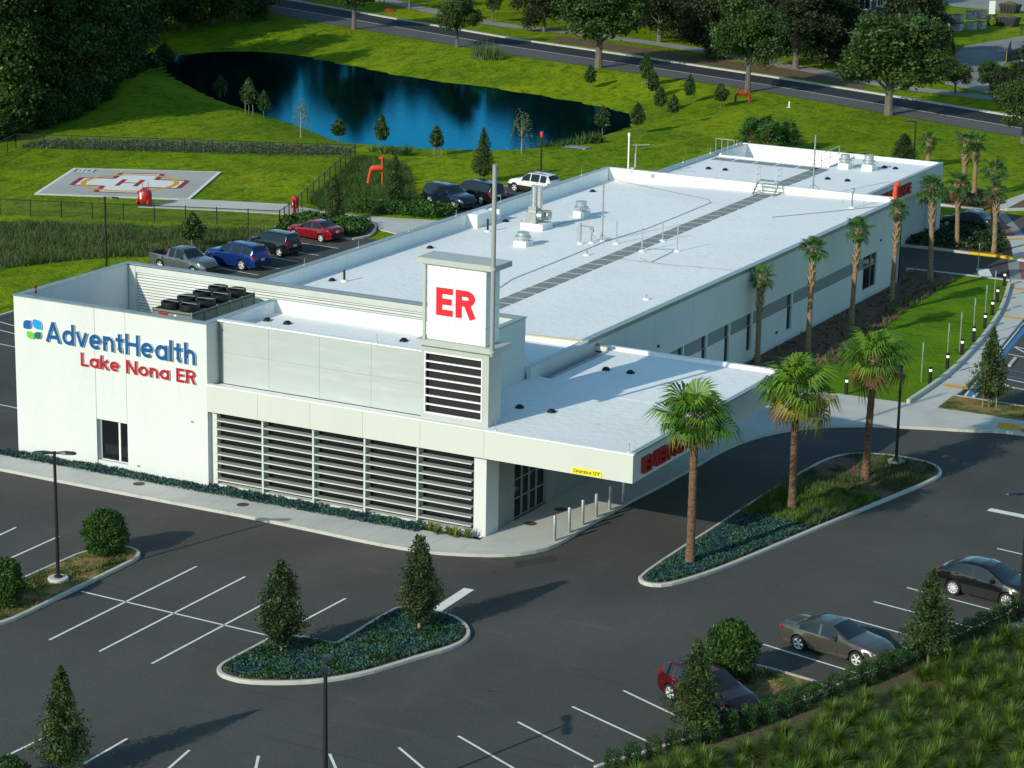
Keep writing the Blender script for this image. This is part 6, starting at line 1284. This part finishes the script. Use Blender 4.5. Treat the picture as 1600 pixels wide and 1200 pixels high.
def rear_wheel(px, kind, hd):
    a = G(*px)[:2]; d = np.array((math.cos(hd), math.sin(hd))); P_ = PROF[kind]; xr_ = P_['L']/2-P_['fo']-P_['wb']; return a-d*xr_+np.array((d[1], -d[0]))*(P_['W']/2-.02)
car('boxy_car', 'boxy', paint('ink_paint', (.008,.014,.022), .3), 'black boxy compact car between the blue SUV and the red sedan', rear_wheel((436,401.5),'boxy',hd_left), hd_left)
car('sedan_car', 'compact', paint('red_paint', (.24,.008,.014), .3), 'red sedan at the hedge end of the left row', rear_wheel((501,379),'compact',hd_left), hd_left)
hd_p = hd_left+math.pi; dp = np.array((math.cos(hd_p), math.sin(hd_p))); pc = G(288, 424)[:2]
car('pickup_truck', 'pickup', paint('silver_paint', (.13,.145,.155), .5), 'silver crew cab pickup backed into the left row', pc, hd_p, 'pickup truck')
c, h = place((672,320.5), (707,328.5), 'suv', 'r'); car('suv_car', 'suv', paint('navy_paint', (.008,.018,.035), .3), 'dark navy SUV facing the building in the rear lot', c, h, roof_rack=True)
car('minivan', 'van', paint('black_van_paint', (.010,.011,.014), .3), 'dark minivan with its tail to the building beside the navy SUV', rear_wheel((751,320),'van',h+math.pi), h+math.pi, 'van')
c, h = place((836,305), (808,299.5), 'small_suv', 'l'); car('suv_car', 'small_suv', paint('white_paint', (.70,.70,.68), 0), 'white SUV behind the left parapet of the long roof', c, hd_left, cladding=True, roof_rack=True)
p = G(1512, 361); car('sedan_car', 'compact', paint('dark_teal_paint', (.012,.03,.035), .3), 'dark sedan in the shade of the rear drive behind the plants', (p[0]-.3, p[1]+1.0), R(170))
# ================================================================== FURNITURE
def lamp(p, top_z, label, heads, group='black parking lot lamp posts', base=True):
    t = thing('lamp_post', label, 'lamp post', p, 0, group)
    mb = MB(); mb.tube([(0,0,0),(0,0,top_z)], [.085,.065], 10); mb.build('pole', M['blk'], t, True)
    if base:
        mb = MB(); mb.lathe([(.46,-.05),(.46,.10),(.43,.13),(.0,.13)], n=18); mb.build('concrete_base', M['concrete'], t); mb = MB(); mb.lathe([(.2,.13),(.18,.2),(.09,.24)], n=10); mb.build('base_cover', M['blk'], t)
    for a in heads:
        d = np.array((math.cos(a), math.sin(a), 0)); s = np.array((-d[1], d[0], 0)); hd = MB(); z = np.array((0,0,top_z))
        pts = [(.06,.05,.05),(.25,.09,.07),(.5,.17,.08),(.85,.17,.05),(.95,.10,.02)]; vs = []
        for u, w_, hh in pts: vs += [z+d*u-s*w_+np.array((0,0,-.03)), z+d*u+s*w_+np.array((0,0,-.03)), z+d*u+s*w_*.7+np.array((0,0,hh)), z+d*u-s*w_*.7+np.array((0,0,hh))]
        fs = [(i*4+k, i*4+(k+1) % 4, (i+1)*4+(k+1) % 4, (i+1)*4+k) for i in range(4) for k in range(4)]+[(3,2,1,0),(16,17,18,19)]
        hd.add(vs, fs); hd.build('lamp_head', M['blk'], t)
    mb = MB(); mb.lathe([(.09,0),(.09,.12),(0,.14)], (0,0,top_z-.05), 8); mb.build('cap', M['blk'], t)
    return t
p = np.array((*G(91, 906, .12)[:2], .12)); hh = height(p, 708)
lamp(p, hh, 'black twin headed lamp post on the left turf island', [R(28), R(208)])
p = np.array((*G(1400, 723, .12)[:2], .12)); lamp(p, height(p, 573), 'black lamp post beside the leaning fan palm', [R(205)])
p = np.array((*G(1592, 975, .12)[:2], .12)); lamp(p, hh, 'black lamp post at the right edge by the black crossover', [R(208), R(28)])
p = G(508.5, 1036, hh+.05); lamp((p[0], p[1], 0.0), hh, 'black lamp post in the lower middle, base below the frame', [R(118), R(298)])
p = GT(845, 281); t = lamp(p, height(p, 217), 'black lamp post with red beacon beyond the white SUV', [R(118)], base=False)
mb = MB(); mb.lathe([(0,.62),(.11,.6),(.13,.4),(.11,.25),(.06,.1)], (0,0,height(p,217)), 10); mb.build('beacon', mat('red_beacon_lens', (.75,.06,.03), rough=.2), t)
p = GT(1427, 262); lamp(p, height(p, 190), 'black lamp post behind the far roof', [R(208)], base=False)
p = GT(167, 440); lamp(p, height(p, 309), 'black lamp post in the meadow left of the parked cars', [R(28)], base=False)
# short bollards at the entrance
me_b = (lambda m: (m.lathe([(.085,0),(.085,.98),(.06,1.02),(0,1.035)], n=14), m.mesh('bollard', M['galv'], True))[1])(MB())
names = ['nearest the road corner','second from the road corner','third from the road corner','fourth from the road corner','fifth from the road corner, in canopy shade','deepest in the canopy shade']
for i, b in enumerate([(866,845),(889,832),(910,820),(931,808),(952,797),(973,785)]):
    tag(link('bollard', me_b, None, (*G(*b, .15)[:2], .145), None, (1,1,1.22)), 'steel bollard on the entrance sidewalk, '+names[i], 'bollard', 'steel bollards at the entrance')
# bollard lights
mb = MB(); mb.lathe([(.11,0),(.11,.72)], n=12); mb.lathe([(.115,.88),(.12,.90),(.12,1.0),(.0,1.02)], n=12); me_p = mb.mesh('post', M['blk'], True)
mb = MB(); mb.lathe([(.09,.72),(.09,.88)], n=12); me_l = mb.mesh('lens_band', mat('white_lens', (.85,.85,.82), rough=.4, emit=.5), True)
bl = [(1322,616),(1453,599),(1480,577),(1502.5,554),(1521,534),(1538.5,513),(1550,492),(1558,472),(1569,447)]
for i, b in enumerate(bl):
    t = thing('bollard_light', 'black bollard light with white band on the young lawn, %s from the front canopy' % ORD[i], 'bollard light', (*G(*b, .155)[:2], .15), 0, 'bollard lights along the lawn edge')
    link('post', me_p, t); link('lens_band', me_l, t)
# parking signs seen edge-on
for i, (b, top) in enumerate([((1439,597),535),((1480,556),505),((1499,549),487),((1520,529),465),((1539,493),445),((1553,469),423),((1527,435),380)]):
    p = np.array((*G(*b, .155)[:2], .15)); h = height(p, top)
    t = thing('sign_post', ('thin steel sign post seen edge on along the lawn, %s from the front canopy' % ORD[i]) if i < 6 else 'thin steel sign post beside the rear drive kerb', 'sign', p, R(17), 'edge-on sign posts along the lawn')
    mb = MB(); mb.box(-.028,.028,-.02,.02,0,h); mb.build('post', M['galv'], t)
    mb = MB(); mb.box(.03,.042,-.15,.15,h-.50,h-.03); mb.build('plate', mat('blue_white_sign_plate', (.35,.45,.6), rough=.5), t)
# helipad fence
mm = bpy.data.materials.new('chain_link_mesh'); mm.use_nodes = True; n_ = mm.node_tree.nodes; l_ = mm.node_tree.links; b_ = n_['Principled BSDF']; b_.inputs['Base Color'].default_value = (.012,.013,.013,1); b_.inputs['Roughness'].default_value = .6
tr_ = n_.new('ShaderNodeBsdfTransparent'); mx_ = n_.new('ShaderNodeMixShader'); mx_.inputs[0].default_value = .26; l_.new(tr_.outputs[0], mx_.inputs[1]); l_.new(b_.outputs[0], mx_.inputs[2]); l_.new(mx_.outputs[0], n_['Material Output'].inputs['Surface'])
post_me = (lambda m: (m.tube([(0,0,-.1),(0,0,1.28)], .045, 6), m.lathe([(.06,1.28),(0,1.33)], n=6), m.mesh('post', M['blk']))[2])(MB())
def fence(pts, label, sp=2.45, h=1.22):
    t = thing('chain_fence', label, 'fence', (pts[0][0], pts[0][1], 0), 0, 'black chain link fence round the helipad'); o = np.array((pts[0][0], pts[0][1], 0)); rail = MB(); net = MB()
    for a, b in zip(pts[:-1], pts[1:]):
        a = np.array(a[:2]); b = np.array(b[:2]); n = max(1, round(np.linalg.norm(b-a)/sp)); prev = None
        for i in range(n+1):
            q = a+(b-a)*i/n; z = float(TZ(*q)); q3 = np.array((q[0], q[1], z))-o; link('post', post_me, t, tuple(q3))
            if prev is not None:
                rl = MB(); rl.tube([prev+np.array((0,0,h)), q3+np.array((0,0,h))], .032, 5); rl.build('rail', M['blk'], t)
                net.add([prev+np.array((0,0,.05)), q3+np.array((0,0,.05)), q3+np.array((0,0,h)), prev+np.array((0,0,h))], [(0,1,2,3)])
            prev = q3
    net.build('mesh_panel', mm, t)
cA, cB, cG = G(25,230), G(555,248), G(437,354)
fence([G(-60,275)[:2], cA[:2]], 'short run of black chain link fence at the left edge by the wood')
fence([cA[:2], cB[:2]], 'long back run of black chain link fence between helipad and pond')
fence([cB[:2], G(462,334)[:2]], 'slanting run of black chain link fence right of the helipad')
fence([cG[:2], G(0,335)[:2], G(-60,331)[:2]], 'front run of black chain link fence above the meadow')
fence([cG[:2], G(466,333)[:2]], 'gate end of the black chain link fence by the red call box', 1.4)
# red wheeled extinguisher on the pad path
p = G(227, 321.5, .05)
t = thing('fire_cart', 'red wheeled fire extinguisher cart at the helipad corner', 'fire extinguisher', p)
mb = MB(); mb.lathe([(.0,.25),(.42,.27),(.52,.40),(.54,.75),(.50,1.12),(.40,1.25),(0,1.3)], n=16); mb.build('cover', M['redpipe'], t, True)
for x in (-.5, .5):
    mb = MB(); mb.tube([(x-.06,-.1,.32),(x+.06,-.1,.32)], .32, 14); mb.build('wheel', M['redpipe'], t)
mb = MB(); mb.box(-.09,.09,-.58,-.53,.62,1.12); mb.build('label_plate', M['line'], t)
mb = MB(); mb.tube([(-.28,.1,1.1),(-.28,.1,1.85),(.28,.1,1.85),(.28,.1,1.1)], .025, 6); mb.build('handle', M['redpipe'], t)
mb = MB(); mb.box(-.35,.35,-.25,.25,.0,.25); mb.build('frame', M['blk'], t)
p = G(460.5, 336, .05); t = thing('call_box', 'red call box on a post at the helipad gate', 'call box', p)
mb = MB(); mb.box(-.24,.24,-.18,.18,.55,1.35); mb.lathe([(.0,1.55),(.2,1.45),(.24,1.35)], n=10); mb.build('housing', M['redpipe'], t)
mb = MB(); mb.tube([(0,0,0),(0,0,.55)], .05, 6); mb.build('post', M['redpipe'], t); mb = MB(); mb.box(-.08,.08,-.20,-.181,.8,1.1); mb.build('label_plate', M['line'], t)
# windsocks
def windsock(p, h, label, limp=False):
    t = thing('windsock', label, 'windsock', p); s = h/3.0
    mb = MB(); mb.tube([(0,0,0),(0,0,h)], .055, 8); mb.build('pole', mat('orange_pole_paint', (.66,.10,.015), rough=.5), t)
    mb = MB(); mb.lathe([(.09,h-.15),(.16,h-.05),(.14,h+.14),(.0,h+.2)], n=10); mb.obox((-.16,0,h), (.13,0,0), (0,.05,0), (0,0,.06)); mb.build('lamp_head', M['orangecloth'], t)
    sk = MB()
    if limp: sk.tube([(-.10,-.05,h-.0),(-.14,-.1,h-.25),(-.18,-.15,h-.7),(-.12,-.1,h-1.05)], [.11,.16,.17,.14], 12, 0, False)
    else: sk.tube([(.02,0,h*.68),(-.9*s,-.25*s,h*.68),(-1.05*s,-.3*s,h*.64)], [.31*s,.30*s,.24*s], 14, 0, True); sk.tube([(-1.02*s,-.3*s,h*.70),(-1.25*s,-.36*s,h*.40),(-1.33*s,-.38*s,h*.20)], [.17*s,.13*s,.15*s], 12)
    sk.build('sock', M['orangecloth'], t, True)
    return t
p = GT(597, 295); d = math.atan2(rt[1], rt[0]); t = windsock(p, height(p, 247), 'drooping orange red windsock on the dark grass slope'); t.rotation_euler = (0,0,d)
p = np.array((*G(1413, 318, 5.5)[:2], 5.50)); p[0] = min(p[0], 9.3); p[1] = 66.5; 
t = windsock((12.5, 63.5, 5.99), 1.0, 'limp orange windsock at the back corner of the long roof', True); t.rotation_euler = (0,0,d)
# red backflow pipes
p = GT(1160, 160); t = thing('pipe_assembly', 'red pipe arch with two valve wheels beside the road', 'pipe', p, d); t.scale = (.85,.85,.85)
mb = MB(); mb.tube([(-.85,0,-.1),(-.85,0,.75),(-.6,0,1.0),(.6,0,1.0),(.85,0,.75),(.85,0,-.1)], .15, 10); mb.build('pipe_arch', M['redpipe'], t, True)
for x in (-.55, .55):
    mb = MB(); mb.tube([(x,0,1.0),(x,0,1.6)], .06, 6); mb.lathe([(.0,1.62),(.24,1.62),(.26,1.57),(.24,1.54)], (x,0,0), 12); mb.build('valve', M['redpipe'], t)
for x in (-.3, .3): mb = MB(); mb.tube([(x-.04,0,1.0),(x+.04,0,1.0)], .23, 12); mb.build('flange', M['redpipe'], t)
p = GT(1233, 168); t = thing('marker_post', 'small white marker post on the lawn beside the road', 'post', p); mb = MB(); mb.box(-.06,.06,-.06,.06,0,.62); mb.build('post', M['line'], t); mb = MB(); mb.box(-.2,.2,-.2,.2,-.02,.06); mb.build('foot', M['concrete'], t)
p = GT(760, 88); t = thing('marker_post', 'small white post among reeds on the far bank', 'post', p); mb = MB(); mb.box(-.12,.12,-.12,.12,0,1.0); mb.build('post', M['line'], t)
rp = [(p[0]+2.2*math.cos(a)+.8, p[1]+1.0*math.sin(a)-1) for a in np.linspace(0,6.28,14)[:-1]]
blades('reeds', rp, 70, .05, 1.5, [M['wil1'], M['wg2'], M['gr2']], 'clump of thin reeds at the white post on the far bank', [.5,.3,.2], zf=TZ, seed=31, lean=.25)
p = GT(612, 240); rp = [(p[0]+2.3*math.cos(a), p[1]+.7*math.sin(a)) for a in np.linspace(0,6.28,12)[:-1]]
blades('shore_plants', rp, 90, .06, .8, [M['gr1'], M['wg2'], M['box2']], 'clump of shore plants at the near edge of the pond', [.5,.3,.2], zf=TZ, seed=32, lean=.5)
p = GT(893, 226); rp = [(p[0]+3.4*math.cos(a), p[1]+1.6*math.sin(a)) for a in np.linspace(0,6.28,12)[:-1]]
blades('shore_plants', rp, 60, .07, .9, [M['yng2'], M['box1'], M['wg1']], 'shore plants round the outfall on the near bank', [.5,.3,.2], zf=TZ, seed=33, lean=.4)
t = thing('outfall', 'flat concrete outfall slab at the near bank of the pond', 'outfall', GT(902, 231)); mb = MB(); mb.box(-1.1,1.1,-.6,.6,-.3,.10); mb.build('slab', M['oldconcrete'], t); mb = MB(); mb.box(-.8,.8,-.62,-.60,-.2,.06); mb.build('opening', M['void'], t)
t = thing('tree_tag', 'flat red marker mat at the foot of a tree beyond the road', 'marker', GT(608, 17)); mb = MB(); mb.lathe([(1.0,0),(.8,.12),(.2,.28),(0,.3)], n=12); mb.build('mat', M['redpipe'], t)
# manholes on the sidewalk
for i, (b, z) in enumerate([((217,756),.15),((379.5,788.5),.15),((829,818),.15),((876,796),.15)]):
    mb = MB(); mb.lathe([(0,.008),(.30,.008),(.31,.0)], n=14)
    tag(mb.build('utility_cover', mat('rusty_iron', (.07,.055,.04), rough=.8), None, loc=(*G(*b, z)[:2], z+.001)), 'round iron cover in the front sidewalk, '+['below the window','below the louvres','in front of the entrance','inside the canopy shade'][i], 'manhole cover')
# wheel stops at the accessible stalls
for i, (a, b) in enumerate([((1521,622),(1533,612)),((1577,573),(1587,561))]):
    q0, q1 = G(*a)[:2], G(*b)[:2]; mb = MB(); strip_mesh(mb, [q0, q1], .18, .13, z0=0.0); tag(mb.build('wheel_stop', M['kerb']), ['concrete wheel stop nearest the turf patch','concrete wheel stop farther along the accessible stalls'][i], 'wheel stop')
# house at the top edge
hp0 = G(1380, 62); Yh = hp0[1]
t = thing('grey_house', 'grey house with white framed windows at the top edge behind the oaks', 'house', (0,0,0))
x0, x1 = on_y(1322, 20, Yh)[0], on_y(1412, 20, Yh)[0]
mb = MB(); mb.box(x0, x1, Yh, Yh+9, 0, 6.5); mb.build('wall', mat('grey_siding', (.11,.105,.11), rough=.8, var=.1, scale=1, stretch=(1,1,8)), t)
mb = MB(); mb.add([(x0-.5,Yh-.6,6.4),(x1+.5,Yh-.6,6.4),(x1+.5,Yh+4.5,9.6),(x0-.5,Yh+4.5,9.6),(x0-.5,Yh+9.6,6.4),(x1+.5,Yh+9.6,6.4)], [(0,1,2,3),(3,2,5,4),(0,3,4),(1,5,2)]); mb.build('roof', mat('roof_shingle', (.05,.048,.045), rough=.9, var=.2, scale=4), t)
for a, b in [((1344,-14),(1359,14)),((1373,-16),(1379,9)),((1391,-16),(1399,6))]:
    q0, q1 = on_y(*a, Yh), on_y(*b, Yh); za, zb2 = q1[2], q0[2]; wn = MB(); wn.box(q0[0], q1[0], Yh-.03, Yh-.005, za, zb2); wn = wn.build('window', M['glass'], t)
    for xa2, xb2, z1, z2 in [(q0[0]-.18,q0[0],za-.18,zb2+.18),(q1[0],q1[0]+.18,za-.18,zb2+.18),(q0[0],q1[0],za-.18,za),(q0[0],q1[0],zb2,zb2+.18),((q0[0]+q1[0])/2-.03,(q0[0]+q1[0])/2+.03,za,zb2)]:
        mb = MB(); mb.box(xa2, xb2, Yh-.07, Yh-.004, z1, z2); mb.build('frame', M['coping_white'], wn)
# building site: pallets, skip, signs, silt fence
M['shrinkwrap'] = layered('wrapped_brick_stack', (.40,.41,.42), [((.16,.10,.09), 1.6, .48, .62, .8, (1,1,2)), ((.55,.56,.56), 3, .5, .8, .6, None)], rough=.4)
M['rustbrick'] = layered('bare_brick_top', (.24,.10,.06), [((.12,.06,.04), 4, .45, .7, .8, None)], rough=.9)
pal = [(1482,49,0,1),(1496,49,0,1),(1482,49,1,1),(1496,49,1,1),(1517,47,0,1),(1531,46,0,0),(1517,44,1,0),(1530,43,1,0)]
for i, (px, py, lv, tp) in enumerate(pal):
    p = GT(px, py); t = thing('brick_pallet', 'wrapped brick pallet of the site stacks, '+['lower left of the left stack','lower right of the left stack','upper left of the left stack','upper right of the left stack','lower left of the right stack','lower right of the right stack','upper left of the right stack','upper right of the right stack'][i], 'pallet', (p[0], p[1], p[2]+lv*1.12), R(-8), 'brick pallets at the building site')
    mb = MB(); mb.box(-.58,.58,-.55,.55,.14,1.0); mb.build('wrapped_bricks', M['shrinkwrap'], t); mb = MB(); mb.box(-.56,.56,-.53,.53,1.0,1.06); mb.build('top_layer', M['rustbrick'], t)
    mb = MB()
    for y in (-.5, 0, .5): mb.box(-.6,.6,y-.05,y+.05,0,.14)
    mb.build('pallet_base', M['stake'], t)
for b, L_, lab in [((1567,40),4.2,'dark green low skip behind the yellow sign at the building site'),((1578,20),2.6,'dark skip heaped with straw at the top right corner')]:
    p = GT(*b); t = thing('waste_skip', lab, 'skip', p, R(-6)); mb = MB()
    mb.add([(-L_/2+.3,-.8,0),(L_/2-.3,-.8,0),(L_/2-.3,.8,0),(-L_/2+.3,.8,0),(-L_/2,-1,1.2),(L_/2,-1,1.2),(L_/2,1,1.2),(-L_/2,1,1.2)], [(3,2,1,0),(0,1,5,4),(1,2,6,5),(2,3,7,6),(3,0,4,7)]); mb.build('hull', mat('dark_green_steel', (.022,.03,.028), rough=.6, var=.2, scale=2), t)
    mb = MB()
    for k in range(5): x = -L_/2+.4+k*(L_-.8)/4; mb = MB(); mb.box(x-.05,x+.05,-1.06,-.94,.1,1.2); mb.build('rib', MATS['dark_green_steel'], t)
    mb = MB(); mb.add([(-L_/2+.1,-.9,1.1),(L_/2-.1,-.9,1.1),(L_/2-.1,.9,1.1),(-L_/2+.1,.9,1.1),(-.3,0,1.6),(.5,.1,1.5)], [(0,1,5,4),(1,2,5),(2,3,4,5),(3,0,4)]); mb.build('load', M['straw'], t)
p = GT(1549, 40); t = thing('site_sign', 'white upright board above a round yellow disc at the building site', 'sign', p, d)
mb = MB(); mb.tube([(0,0,0),(0,0,2.2)], .05, 6); mb.build('post', M['galv'], t); mb = MB(); mb.box(-.45,.35,-.08,-.04,1.5,3.2); mb.build('board', M['coping_white'], t)
mb = MB(); mb.tube([(.1,-.10,.55),(.1,-.16,.55)], .48, 18); mb.build('disc', mat('yellow_disc', (.75,.68,.01), rough=.5), t)
for i, (a, b) in enumerate([((1486,72),(1492,90)),((1572,96),(1579,78)),((1572,98),(1592,92))]):
    q0, q1 = GT(*a), GT(*b); t = thing('silt_fence', ['black silt fence left of the gravel drive','black silt fence right of the gravel drive, upper run','black silt fence right of the gravel drive, lower run'][i], 'fence', (0,0,0), 0, 'black silt fences')
    mb = MB(); mb.slab([(q0[0],q0[1]),(q1[0],q1[1]),(q1[0]+.03,q1[1]+.03),(q0[0]+.03,q0[1]+.03)], 0, 1.2); mb.build('fabric', M['blkrubber'], t)
    for q in (q0, (q0+q1)/2, q1): mb = MB(); mb.tube([(q[0],q[1],0),(q[0],q[1],1.4)], .04, 5); mb.build('stake', M['stake'], t)
